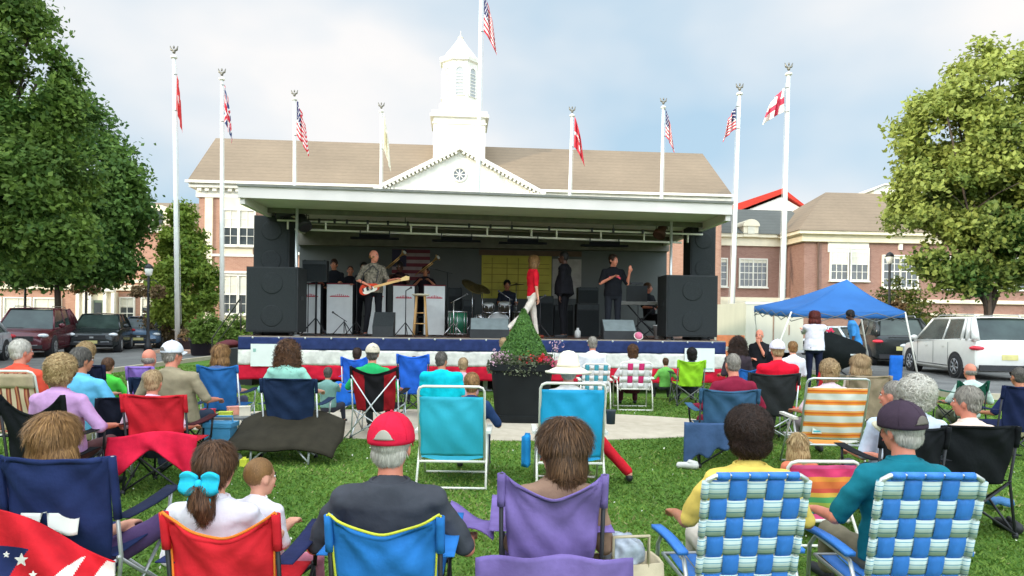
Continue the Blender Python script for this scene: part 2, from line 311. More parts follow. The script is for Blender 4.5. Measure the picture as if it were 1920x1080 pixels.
# ================= main hall with pediment and cupola
pl, pr = gp(370, 43), gp(1350, 45.6); A_ = math.atan2(pr.y-pl.y, pr.x-pl.x); WM = (pr-pl).length
hall = thing('town_hall', 'long brick hall with tan roof, white pediment and white cupola behind the stage', 'building', pl, A_)
inv = (MX.Translation(pl) @ MX.Rotation(A_, 4, 'Z')).inverted()
ZE = 9.45; dep = 11
MB().bx(0, WM, 0, dep, 0, ZE).build('wall', BR_TAN, hall)
c = MB().bx(-.45, WM+.45, -.5, dep+.4, ZE, ZE+.28).bx(-.15, WM+.15, -.16, dep+.1, ZE-.55, ZE-.02)
dentils(c, -.1, WM+.1, -.16, ZE, .24, .2, .24); c.build('cornice', WHT, hall)
rf = MB(); zr = zz(390, 253, 47.5); y2 = 5.0
rf.rings([[V((-.55, -.6, ZE+.28)), V((-.75, y2, zr-.1)), V((-.55, dep+.5, ZE+.28))], [V((WM+.55, -.6, ZE+.28)), V((WM+.45, y2, zr-.1)), V((WM+.55, dep+.5, ZE+.28))]])
rfo = rf.build('roof', RF_TAN, hall)
MB().bx(-.6, WM+.6, -.72, -.6, ZE+.24, ZE+.4).build('gutter', WHT, hall)
# white bays and windows down the left and (hidden by the stage) the middle of the front
xs = []
for px in (437, ): pass
def lx(px, z=5): return (inv @ gp(px, 43.2, z)).x
bay = MB()
for a, b in ((418, 474),): bay.bx(lx(a), lx(b), -.14, -.003, .6, ZE-.56)
bay.bx(lx(386), lx(400), -.12, -.003, 0, ZE-.56)
bay.build('window_bay', CREAM, hall)
b2 = MB().bx(lx(406), lx(478), -.2, -.145, 4.35, 5.25).build('brick_panel', BR_TAN, hall)
MB().bx(lx(400), lx(480), -.27, -.205, 5.25, 5.4).bx(lx(400), lx(480), -.3, -.205, 4.2, 4.35).build('sill_band', WHT, hall)
for z0 in (1.75, 6.0):
    for px in (434, 464): window(hall, lx(px), -.17, z0, .85, 2.1 if z0 > 3 else 2.3, 2, 4, .5)
for i in range(1, 9):
    for z0 in (1.6, 5.6): window(hall, lx(474)+i*3.0, -.04, z0, 1.2, 2.2, 2, 4, .45)
window(hall, lx(1338), -.04, 5.6, .8, 2.2, 2, 4, .3)
# pediment
px0, px1 = lx(715, 10), lx(1012, 10); pc = (inv @ gp(862, 42, 11)).x; zb = ZE-.1; za = zz(862, 277, 42)
pd = MB().rings([[V((px0, -1.6, zb)), V((pc, -1.6, za)), V((px1, -1.6, zb))], [V((px0, 3.2, zb)), V((pc, 3.2, za)), V((px1, 3.2, zb))]])
ped = pd.build('pediment', WHT, hall)
tr = MB().bx(px0-.3, px1+.3, -1.95, -1.6, zb-.35, zb-.002)
for a, b in (((px0-.3, zb), (pc, za+.12)), ((px1+.3, zb), (pc, za+.12))):
    a = V((a[0], -1.8, a[1])); b = V((b[0], -1.8, b[1])); d = b-a; rm = MX.Rotation(-math.atan2(d.z, d.x), 3, 'Y'); tr.box((a+b)/2+V((0, .1, 0)), (d.length, .5, .22), rm)
    for i in range(1, 22): p = a+d*(i/22)+V((0, .02, -.22)); tr.box(p, (.14, .34, .12), rm)
for i in range(44): xx = px0+(i+.5)*(px1-px0)/44; tr.bx(xx-.07, xx+.07, -1.78, -1.6, zb+.02, zb+.16)
tr.build('pediment_trim', WHT, ped)
oc = MB().tube([(pc+.42*math.cos(t*PI/8), -1.63, zb+(za-zb)*.42+.42*math.sin(t*PI/8)) for t in range(16)], .07, closed=True)
for t in range(4): a = t*PI/4; oc.tube([(pc-.4*math.cos(a), -1.62, zb+(za-zb)*.42-.4*math.sin(a)), (pc+.4*math.cos(a), -1.62, zb+(za-zb)*.42+.4*math.sin(a))], .035)
oc.build('round_window', WHT, ped)
MB().cyl((pc, -1.612, zb+(za-zb)*.42), (pc, -1.59, zb+(za-zb)*.42), .4, n=24).build('pane', GLASS, ped)
# cupola
tcx = (inv @ gp(861, 46.5, 13)).x; ty = 3.6; K = 46.6/F
def zt(py): return zz(861, py, 46.6)
tw = MB().bx(tcx-1.72, tcx+1.72, ty-1.72, ty+1.72, zt(285)-1.5, zt(224)); TW = tw.build('cupola', WHT, hall)
tt = MB().bx(tcx-1.95, tcx+1.95, ty-1.95, ty+1.95, zt(224), zt(219)).bx(tcx-1.83, tcx+1.83, ty-1.83, ty+1.83, zt(219), zt(212)).bx(tcx-1.8, tcx+1.8, ty-1.8, ty+1.8, zt(234)-.1, zt(231)-.1)
tt.build('cupola_cornice', WHT, TW)
def octa(r, z): return [V((tcx+r*math.cos(PI/8+i*PI/4), ty+r*math.sin(PI/8+i*PI/4), z)) for i in range(8)]
ob = MB().rings([octa(1.5, zt(212)), octa(1.5, zt(190)), octa(1.28, zt(186)), octa(1.28, zt(113)), octa(1.45, zt(111)), octa(1.5, zt(106)), octa(1.5, zt(102)), octa(1.22, zt(100)), octa(1.02, zt(92)), octa(.55, zt(75)), octa(.25, zt(63)), octa(.12, zt(57))])
ob.build('lantern', WHT, TW)
lv = MB(); fm = MB()
for i in range(8):
    a = i*PI/4; rr = 1.28*math.cos(PI/8); rm = MX.Rotation(a+PI/2, 4, 'Z'); M_ = MX.Translation((tcx+rr*math.cos(a), ty+rr*math.sin(a), 0)) @ rm
    zl, zh = zt(178), zt(132); q = MB(); q.prism([(-.26, zl), (.26, zl)]+[(.26*math.cos(t*PI/8), zh+.26*math.sin(t*PI/8)) for t in range(9)], -.02, -.0-.035); q.xf(M_); lv.add(q.v, q.f)
    q = MB().tube([(-.3, -.04, zl), (-.3, -.04, zh)]+[(-.3*math.cos(t*PI/8), -.04, zh+.3*math.sin(t*PI/8)) for t in range(9)]+[(.3, -.04, zl)], .045, closed=True)
    for t in range(7): q.bx(-.26, .26, -.06, -.04, zl+.2+t*.22, zl+.25+t*.22)
    q.xf(M_); fm.add(q.v, q.f)
lv.build('louvre', mat('louvre_grey', C(170, 172, 172), var=.1), TW); fm.build('louvre_frame', WHT, TW)
MB().lathe([(.001, zt(60)), (.16, zt(59)), (.2, zt(57)), (.1, zt(55)), (.03, zt(53)), (.02, zt(45)), (.001, zt(43))], (tcx, ty, 0), 10).build('finial', CREAM, TW)
# ================= left wing
def facing(pxa, Da, pxb, Db):
    a, b = gp(pxa, Da), gp(pxb, Db); return a, math.atan2(b.y-a.y, b.x-a.x), (b-a).length
a, ang, L_ = facing(-260, 45, 368, 46)
wl = thing('brick_building', 'tan brick wing with shop doors under the trees at the left', 'building', a, ang)
ivl = (MX.Translation(a) @ MX.Rotation(ang, 4, 'Z')).inverted(); WX = lambda px, z=4: (ivl @ gp(px, 45.8, z)).x
MB().bx(0, L_, 0, 9, 0, 7.0).build('wall', BR_TAN, wl)
MB().bx(-.3, L_, -.35, 9.3, 7.0, 7.35).build('cornice', WHT, wl)
MB().rings([[V((-.4, -.5, 7.35)), V((0, 4.5, 9.7)), V((-.4, 9.5, 7.35))], [V((L_, -.5, 7.35)), V((L_, 4.5, 9.7)), V((L_, 9.5, 7.35))]]).build('roof', RF_TAN, wl)
d = MB(); xx = WX(297, 8); d.bx(xx-.75, xx+.75, -.1, 3, 7.2, 8.3); d.prism([(xx+.75*math.cos(t*PI/10), 8.3+.55*math.sin(t*PI/10)) for t in range(11)], -.1, 3); dm = d.build('dormer', CREAM, wl)
MB().bx(xx-.3, xx+.3, -.14, -.101, 7.4, 8.2).prism([(xx+.3*math.cos(t*PI/8), 8.2+.25*math.sin(t*PI/8)) for t in range(9)], -.14, -.101).build('pane', GLASS, dm)
MB().bx(0, L_-1, -1.6, -.002, 0, 3.6).build('lower_wall', BR_TAN, wl)
MB().bx(-.1, L_-.9, -1.8, -.003, 3.1, 3.45).bx(-.1, L_-.9, -1.7, -.003, 3.6, 3.8).build('band', CREAM, wl)
for px in (18, 70, 122, -60, -130): window(wl, WX(px, 2), -1.63, .5, 1.55, 2.0, 2, 2, .95)
MB().bx(WX(190), WX(246), -2.3, -1.603, 0, 3.0).build('porch', CREAM, wl)
dr = MB().bx(WX(214), WX(230), -2.37, -2.303, .12, 2.45).build('door', mat('door_green', C(96, 110, 92)), wl)
MB().bx(WX(216), WX(228), -2.4, -2.375, .9, 2.3).build('pane', GLASS, dr)
pq = MB()
for px in (188, 200, 209, 235, 249): pq.bx(WX(px)-.1, WX(px)+.1, -2.5, -2.303, .1, 3.0)
pq.bx(WX(185), WX(252), -2.6, -2.303, 3.0, 3.3); pq.build('column', WHT, wl)
for px in (262, 300, 335): window(wl, WX(px, 2), -1.63, .7, .8, 1.9, 2, 4, .3)
for px in (20, 90, 160, 230, 330): window(wl, WX(px, 5), -.04, 4.5, 1.1, 1.7, 2, 4, .4)
# ================= right wing
a, ang, L_ = facing(1340, 50, 1530, 50.6)
wr = thing('brick_building', 'red brick wing with grey slate roof and arched dormer, right of the hall', 'building', a, ang)
ivr = (MX.Translation(a) @ MX.Rotation(ang, 4, 'Z')).inverted(); RX = lambda px, z=4: (ivr @ gp(px, 50.3, z)).x
ze = zz(1420, 446, 50.2); zr = zz(1420, 392, 54)
MB().bx(-6, L_, 0, 9, 0, ze).build('wall', BR_RED, wr)
MB().bx(-6.2, L_-.1, -.4, 9, ze, ze+.25).bx(-6.2, L_-.1, -.15, 9, ze-.6, ze-.001).build('cornice', CREAM, wr)
MB().rings([[V((-6, -.5, ze+.25)), V((-6, 4, zr)), V((-6, 9.5, ze+.25))], [V((L_, -.5, ze+.25)), V((L_, 4, zr)), V((L_, 9.5, ze+.25))]]).build('roof', RF_GREY, wr)
xx = RX(1402, 8); zd = zz(1402, 447, 50); d = MB().bx(xx-.55, xx+.55, -.45, 3, zd+.1, zd+.85).prism([(xx+.62*math.cos(t*PI/10), zd+.85+.5*math.sin(t*PI/10)) for t in range(11)], -.55, 3); dm = d.build('dormer', CREAM, wr)
MB().bx(xx-.25, xx+.25, -.5, -.452, zd+.3, zd+.85).build('pane', BLIND, dm)
for px, z0, w_, h_, cc in ((1410, 4.2, 1.95, 1.9, 6), (1348, 4.2, .8, 1.9, 2), (1478, 4.2, .8, 1.9, 2), (1390, .6, 1.2, 1.7, 2), (1440, .6, 1.2, 1.7, 2), (1480, .6, 1.2, 1.7, 2)): window(wr, RX(px), -.04, z0, w_, h_, cc, 4, .12)
MB().bx(-6, L_-.1, -1.2, -.002, 2.7, 3.1).bx(-6, L_-.1, -.9, -.002, 3.1, 3.35).build('band', CREAM, wr)
co = MB()
for i in range(9): co.bx(-1+i*1.0, -.8+i*1.0, -1.1, -.9, 0, 2.7)
co.build('column', WHT, wr)
a, ang, L_ = facing(1506, 47.5, 2150, 49)
wp = thing('brick_building', 'projecting brick block with tan hip roof behind the blue canopy', 'building', a, ang)
ivp = (MX.Translation(a) @ MX.Rotation(ang, 4, 'Z')).inverted(); QX = lambda px, z=4: (ivp @ gp(px, 48, z)).x
ze = zz(1560, 440, 47.5); zr = zz(1620, 358, 53)
MB().bx(0, L_, 0, 12, 0, ze).build('wall', BR_RED, wp)
MB().bx(-.7, L_+.7, -.7, 12.7, ze-.02, ze+.2).bx(-.3, L_+.3, -.3, 12.3, ze-.5, ze-.022).build('cornice', CREAM, wp)
r = MB(); r.add([(-.8, -.8, ze+.2), (L_+.8, -.8, ze+.2), (L_+.8, 12.8, ze+.2), (-.8, 12.8, ze+.2), (4.6, 6, zr), (L_-5, 6, zr)], [(0, 1, 5, 4), (1, 2, 5), (2, 3, 4, 5), (3, 0, 4), (3, 2, 1, 0)]); r.build('roof', RF_TAN, wp)
for px in (1567, 1606, 1668, 1702, 1780, 1815, 1890, 1925): window(wp, QX(px, 5), -.05, 4.15 if px > 1640 else 4.6, 1.15, 2.1, 3, 4, .5 if px < 1640 else .08)
lw = MB().bx(QX(1546, 6), QX(1624, 6), -.1, -.003, 6.45, 7.45).build('window_head', WHT, wp)
MB().bx(0, L_, -.25, -.002, 3.05, 3.3).bx(0, L_, -.2, -.002, 2.2, 2.35).build('band', CREAM, wp)
for px in (1720, 1780, 1840, 1900): window(wp, QX(px, 1.5), -.05, .5, 1.3, 1.4, 3, 2, .2)
MB().cyl((QX(1526, 6), -.15, 0), (QX(1526, 6), -.15, ze-.5), .06).build('drainpipe', mat('drainpipe', C(96, 74, 62)), wp)
MB().bx(QX(1583, 6)-.12, QX(1583, 6)+.12, -.16, -.101, 7.3, 7.8).bx(QX(1685, 6)-.12, QX(1685, 6)+.12, -.16, -.003, 6.7, 7.4).build('keystone', WHT, wp)
# far gables above the wing's roof
a = gp(1447, 66); z0, z1 = 6, zz(1462, 364, 66)
fg = thing('gabled_house', 'far house with bright red roof and white gable above the grey roof', 'building', a, 0)
MB().prism([(-2.6, 0), (3.0, 0), (3.0, z1-1.5), (.75, z1-.25), (-2.6, z1-1.6)], 0, 9).build('wall', WHT, fg)
MB().rings([[V((-4.0, -.4, z1-1.9)), V((.75, -.4, z1)), V((3.4, -.4, z1-1.7)), V((3.4, -.4, z1-1.5)), V((.75, -.4, z1+.5)), V((-4.4, -.4, z1-1.3))], [V((-4.0, 9, z1-1.9)), V((.75, 9, z1)), V((3.4, 9, z1-1.7)), V((3.4, 9, z1-1.5)), V((.75, 9, z1+.5)), V((-4.4, 9, z1-1.3))]]).build('roof', RF_RED, fg)
a = gp(1545, 70); z1 = zz(1545, 372, 70)
fh = thing('gabled_house', 'far cream gable peeking over the roofs right of the red one', 'building', a, 0)
MB().prism([(-1.8, 0), (1.8, 0), (1.8, z1-1.1), (0, z1-.15), (-1.8, z1-1.1)], 0, 6).build('wall', CREAM, fh)
MB().rings([[V((-2.0, -.3, z1-1.15)), V((0, -.3, z1)), V((2, -.3, z1-1.15)), V((0, -.3, z1+.12))], [V((-2.0, 6, z1-1.15)), V((0, 6, z1)), V((2, 6, z1-1.15)), V((0, 6, z1+.12))]]).build('roof', CREAM, fh)
a = gp(1672, 72); z1 = zz(1650, 348, 72)
fk = thing('gabled_house', 'far white roof top showing between the tan roof and the right tree', 'building', a, 0)
MB().prism([(-2, 0), (3, 0), (3, z1-.5), (1, z1), (-1, z1), (-2, z1-.5)], 0, 6).build('wall', WHT, fk)
MB().prism([(-2.3, z1-.55), (-1.1, z1+.02), (1.1, z1+.02), (3.3, z1-.55), (3.3, z1-.4), (1.1, z1+.15), (-1.1, z1+.15), (-2.3, z1-.4)], -.3, 6.3).build('roof', WHT, fk)
# brick block added unseen behind the camera at left, to shade the lawn
sd = V((SUN_AZ[0], SUN_AZ[1], 0)); cpos = sd*33; an = math.atan2(-sd.x, sd.y)
shade_hall = thing('brick_building', 'tall brick hall added behind the lawn to shade it, out of view to the left', 'building', cpos, an)
HB = 15.6
MB().bx(-42, 40, -6, 6, 0, HB).build('wall', BR_RED, shade_hall); MB().bx(-42.4, 40.4, -6.4, 6.4, HB, HB+.5).build('cornice', WHT, shade_hall)
for i in range(12):
    for z0 in (1.5, 6, 10.5): window(shade_hall, -36+i*6.4, -6.04, z0, 1.6, 2.4, 2, 4, .4)
# ================= trees
LEAF_G = mat('leaf_green', (.07, .15, .03), tint=(.31, .44, .08), rough=.6, var=.3, scale=.8, trans=.42, spec=.25)
LEAF_D = mat('leaf_dark', (.05, .125, .03), tint=(.24, .40, .08), rough=.6, var=.3, scale=.8, trans=.4, spec=.25)
LEAF_Y = mat('leaf_yellow', (.045, .085, .012), tint=(.30, .30, .06), rough=.55, var=.25, scale=.8, trans=.35, spec=.25)
BARK = mat('bark', (.07, .052, .038), rough=.95, var=.4, scale=6, bump=.8, bscale=12, stretch=(1, 1, .25))
def crown_pts(blobs, nclump, per, cr, gap=.25):
    P = []; T = []; Nn = []
    vol = np.array([b[1][0]*b[1][1]*b[1][2] for b in blobs])**.75; vol /= vol.sum()
    for bi, (c, r) in enumerate(blobs):
        for _ in range(int(nclump*vol[bi])):
            d = np.random.normal(size=3); d /= np.linalg.norm(d); rad = 1.04*np.random.uniform(.4, 1.0)**.6*(1+.16*mn.noise(V(d)*2.2+V((bi*3.1, 0, 0)))*2)
            cc = np.array(c)+d*np.array(r)*rad
            if mn.noise(V(cc)*.7) < -gap+.12: continue
            k = int(per*np.random.uniform(.6, 1.4)); cs = cr*np.random.uniform(.6, 1.3)
            q = np.random.normal(size=(k, 3))*cs*.5*np.array([1, 1, .7]); q[:, 2] -= .25*np.abs(q[:, 0]+q[:, 1])*.5
            P.append(cc+q); tv = np.clip(np.random.normal(.42, .2), 0, 1); T.append(np.clip(tv+np.random.normal(0, .12, k), 0, 1)); Nn.append(np.tile(d*.6+np.array([0, 0, .6]), (k, 1)))
    return np.concatenate(P), np.concatenate(T), np.concatenate(Nn)
def tree(name, label, base, trunk, blobs, m, nclump, per, cr, leaf, group=None, limbs=7, m2=None, patch=None):
    t = thing(name, label, 'tree', base, 0, group)
    h, r0, fork = trunk; mb = MB(); cx = sum(b[0][0]*b[1][0] for b in blobs)/sum(b[1][0] for b in blobs); top = max(b[0][2]+b[1][2]*.6 for b in blobs)
    mb.tube([(0, 0, -.1), (.02, 0, .25), (.03, .02, fork*.5), (-.02, 0, fork), (cx*.4, 0, (fork+top)/2), (cx*.6, 0, top)], [r0*1.5, r0*1.05, r0*.92, r0*.85, r0*.45, r0*.08], 10)
    rng = random.Random(hash(label) % 999 if False else len(label))
    for i in range(limbs):
        b = blobs[i % len(blobs)]; e = V(b[0])+V((rng.uniform(-.7, .7)*b[1][0], rng.uniform(-.7, .7)*b[1][1], rng.uniform(-.2, .6)*b[1][2])); s = V((0, 0, fork*rng.uniform(.85, 1.3)))
        mid = s.lerp(e, .5)+V((0, 0, .3)); mb.tube([s, mid, e], [r0*.45, r0*.25, .03], 6)
        for _ in range(2): e2 = mid+V((rng.uniform(-1, 1), rng.uniform(-1, 1), rng.uniform(.2, 1)))*min(b[1])*.7; mb.tube([mid, mid.lerp(e2, .6)+V((0, 0, .1)), e2], [r0*.18, r0*.1, .015], 5)
    mb.build('trunk', BARK, t, True)
    P, T, N_ = crown_pts(blobs, nclump, per, cr)
    if patch is not None:   # sunlit part of the crown painted in as lighter, yellower leaf tint
        T = np.clip(T*.8+patch(P)*.8, 0, 1)
    np_quads('crown', leaves(P, leaf, N_, .8), m, t, T)
    return t
def blob(base, px, py, D, rx, rz, ry=None, dy=0):   # crown lump at a photo position, half-widths in photo pixels
    c = at(px, py, D+dy)-V(base); k = D/F; return ((c.x, c.y, c.z), (rx*k, (ry or min(rx, rz*1.1))*k, rz*k))
b0 = V((gx(-75, 20.0), 20.0, 0))
tree('maple_tree', 'big dark green tree cut by the left edge of the picture', b0, (9, .22, 3.0),
     [blob(b0, 10, 50, 20, 62, 95), blob(b0, 25, 150, 20, 75, 70), blob(b0, 60, 165, 20, 70, 60), blob(b0, 55, 110, 20, 52, 50), blob(b0, 90, 150, 20, 45, 45), blob(b0, 20, 20, 20, 60, 50), blob(b0, 20, 130, 20, 55, 95), blob(b0, 50, 230, 20, 85, 90), blob(b0, 60, 340, 20, 100, 90), blob(b0, 30, 430, 20, 110, 70), blob(b0, 100, 450, 20, 75, 60), blob(b0, -60, 250, 20, 110, 220)],
     LEAF_G, 2900, 36, .42, .13, patch=lambda P: (np.clip(1-np.abs(P[:, 2]-3.9)/1.8, 0, 1)*np.clip(-P[:, 0]*.3+.25+.35*np.sin(P[:, 0]*2+P[:, 2]*3), 0, 1)))  # sun on the low left leaves painted in as yellow tint
b1 = V((gx(106, 32), 32, 0))
tree('maple_tree', 'dark tree with a straight trunk behind the parked cars at the left', b1, (10, .15, 3.6),
     [blob(b1, 130, 225, 32, 66, 62), blob(b1, 90, 260, 32, 60, 60), blob(b1, 150, 320, 32, 100, 80), blob(b1, 190, 400, 32, 80, 80), blob(b1, 110, 440, 32, 120, 85), blob(b1, 165, 490, 32, 88, 45), blob(b1, 225, 370, 32, 45, 55), blob(b1, 50, 480, 32, 90, 55)],
     LEAF_D, 2700, 34, .56, .19)
b2 = V((gx(340, 33), 33, 0))
tree('young_tree', 'narrow pointed light green tree behind the left flagpoles', b2, (6, .1, 1.4),
     [blob(b2, 340, 410, 33, 22, 32), blob(b2, 341, 470, 33, 42, 50), blob(b2, 342, 535, 33, 64, 58), blob(b2, 335, 580, 33, 45, 30)], mat('leaf_young', (.10, .20, .025), tint=(.44, .54, .09), rough=.55, var=.25, scale=.8, trans=.4, spec=.25), 1300, 28, .30, .15, limbs=5, patch=lambda P: .5*np.clip(.4-P[:, 0]*.5, 0, 1))  # left side tinted lighter, as painted sunlight
b3 = V((gx(1852, 27), 27, 0))
tree('maple_tree', 'big round tree with yellow-green sunlit leaves behind the white car', b3, (9, .17, 1.9),
     [blob(b3, 1850, 165, 27, 85, 70), blob(b3, 1780, 250, 27, 90, 90), blob(b3, 1900, 260, 27, 100, 100), blob(b3, 1760, 370, 27, 85, 90), blob(b3, 1860, 380, 27, 110, 100), blob(b3, 1800, 460, 27, 100, 65), blob(b3, 1890, 470, 27, 85, 65), blob(b3, 1960, 350, 27, 100, 120), blob(b3, 1830, 520, 27, 85, 30)],
     mat('leaf_mixed', (.045, .12, .022), tint=(.40, .45, .10), rough=.55, var=.25, scale=.8, trans=.35, spec=.25), 3000, 34, .46, .165, limbs=12,
     patch=lambda P: np.clip(.42*.35+.13*(P[:, 2]-5.3)-.2*P[:, 0]*.6+.25*np.sin(P[:, 0]*1.7+P[:, 2]*2.1), -.35, .75))  # sunlight on the upper left put into the leaf colour
def shrub(name, label, px, D, w, h, m, group=None, n=160, leaf=.09, patch=None, z=0, dy=0):
    b = gp(px, D); b.z = z; t = thing(name, label, 'shrub', b, 0, group)
    P, T, N_ = crown_pts([((0, 0, h*.5), (w/2, w/2.4, h*.5)), ((-w*.2, -.1, h*.38), (w*.3, w*.3, h*.36)), ((w*.2, .1, h*.42), (w*.28, w*.28, h*.38))], n, 26, w*.13, 2)
    P[:, 2] = np.maximum(P[:, 2], .03)
    if patch is not None: T = np.clip(T+patch, 0, 1)
    np_quads('foliage', leaves(P, leaf, N_, .9), m, t, T)
    mb = MB()
    for i in range(6): a = i*1.05; mb.tube([(0, 0, 0), (w*.12*math.cos(a), w*.12*math.sin(a), h*.4), (w*.25*math.cos(a), w*.25*math.sin(a), h*.75)], [.03, .02, .006], 5)
    mb.build('stem', BARK, t, True); return t
shrub('shrub', 'small green bush left of the stage steps', 385, 27, 1.2, 1.15, LEAF_G, z=.5, patch=.25)
shrub('shrub', 'green bush right against the left end of the stage', 440, 26, 1.3, 1.65, LEAF_G, patch=.2)
shrub('shrub', 'pale yellow-green bush under the right tree', 1752, 30, 2.6, 2.2, LEAF_Y, patch=-.1, n=220)
shrub('shrub', 'low green bush behind the white car roof', 1810, 31, 2.2, 1.9, LEAF_G, n=200)
shrub('shrub', 'loose yellow bush showing over the canopy top', 1690, 34, 2.6, 3.9, LEAF_Y, patch=-.15, n=200, leaf=.12)
shrub('shrub', 'reddish-brown flower bush beside the young tree', 310, 33.5, 2.0, 2.7, mat('leaf_rust', (.12, .09, .04), tint=(.35, .22, .10), rough=.7, trans=.2, scale=2), n=200)
# hanging baskets on lamp posts, seen as rusty round clumps
def lamp_post(px, D, ptop, label, basket=None, cross=False):
    b = gp(px, D); t = thing('street_lamp', label, 'street lamp', b); h = zz(px, ptop, D)
    MB().lathe([(.16, 0), (.16, .25), (.09, .4), (.06, .8), (.05, h-.5), (.045, h-.45)], n=12).build('post', DARKM, t, True)
    MB().lathe([(.05, h-.48), (.13, h-.42), (.17, h-.15), (.12, h-.03), (.03, h)], n=14).build('lantern', mat('milk_glass', C(235, 235, 225), rough=.3), t, True)
    MB().lathe([(.17, h-.16), (.19, h-.13), (.12, h-.0), (.02, h+.07)], n=14).build('lamp_cap', DARKM, t, True)
    if basket:
        MB().tube([(0, 0, basket+.45), (.25, 0, basket+.5), (.42, 0, basket+.35)], .02).tube([(0, 0, basket+.45), (-.25, 0, basket+.5), (-.42, 0, basket+.35)], .02).build('bracket', DARKM, t, True)
        for sx in (-.42, .42):
            P, T, N_ = crown_pts([((sx, 0, basket), (.3, .3, .28))], 40, 22, .09, 2); np_quads('flower_basket', leaves(P, .09, N_, 1), mat('leaf_rust', (.12, .09, .04)), t, T)
    return t
lamp_post(277, 30, 497, 'black street lamp with white globe left of the young tree', 2.6)
lamp_post(160, 36, 515, 'black lamp post with a green hanging basket behind the dark car', 2.9)
lamp_post(46, 33, 500, 'black lamp post behind the dark red car')
lamp_post(1666, 31, 475, 'black lamp post with a flower basket behind the canopy', 2.4)
# ================= people (one continuous skin per body, clothes and hair as children)
PEND = []   # (object, voxel, smooth iterations, post-process)
def pend(mb, name, m, parent, vox, it=3, post=None):
    o = mb.build(name, m, parent); PEND.append((o, vox, it, post)); return o
def finish_pending():
    for o, vox, it, post in PEND:
        md = o.modifiers.new('r', 'REMESH'); md.mode = 'VOXEL'; md.voxel_size = vox; md.use_smooth_shade = True
        if it: ms = o.modifiers.new('s', 'SMOOTH'); ms.iterations = it; ms.factor = .5
    bpy.context.view_layer.update(); dg = bpy.context.evaluated_depsgraph_get()
    for o, vox, it, post in PEND:
        me = bpy.data.meshes.new_from_object(o.evaluated_get(dg)); old = o.data; nm = old.name
        mts = [q for q in old.materials]; o.modifiers.clear()
        if post: me = post(me)
        me.materials.clear()
        for q in mts: me.materials.append(q)
        o.data = me; bpy.data.meshes.remove(old); me.name = nm
        me.polygons.foreach_set('use_smooth', np.ones(len(me.polygons), dtype=bool))
def co_of(me): a = np.empty(len(me.vertices)*3, np.float32); me.vertices.foreach_get('co', a); return a.reshape(-1, 3)
def no_of(me): a = np.empty(len(me.vertices)*3, np.float32); me.vertex_normals.foreach_get('vector', a); return a.reshape(-1, 3)
def wob(p, f, ph=0):
    return (np.sin(p[:, 0]*f+ph+1.7*np.sin(p[:, 2]*f*.7+ph))+np.sin(p[:, 1]*f*1.1+2.3*np.sin(p[:, 0]*f*.5+1+ph))+np.sin(p[:, 2]*f*.9+1.9*np.sin(p[:, 1]*f*.8+2)))/3
def wrinkle(amp=.006, f=26, aniso=(1, 1, 1.6), ph=0, calm=None):   # calm: a point (the neckline) near which the cloth lies smooth
    def post(me):
        p = co_of(me); n = no_of(me); amp_ = amp if calm is None else amp*np.clip((np.linalg.norm(p-np.array(calm), axis=1)-.10)/.12, .05, 1); q = p*np.array(aniso); d = wob(q, f, ph)+.5*wob(q, f*2.3, ph+2); me.vertices.foreach_set('co', (p+n*(d*amp_)[:, None]).astype(np.float32).ravel()); return me
    return post
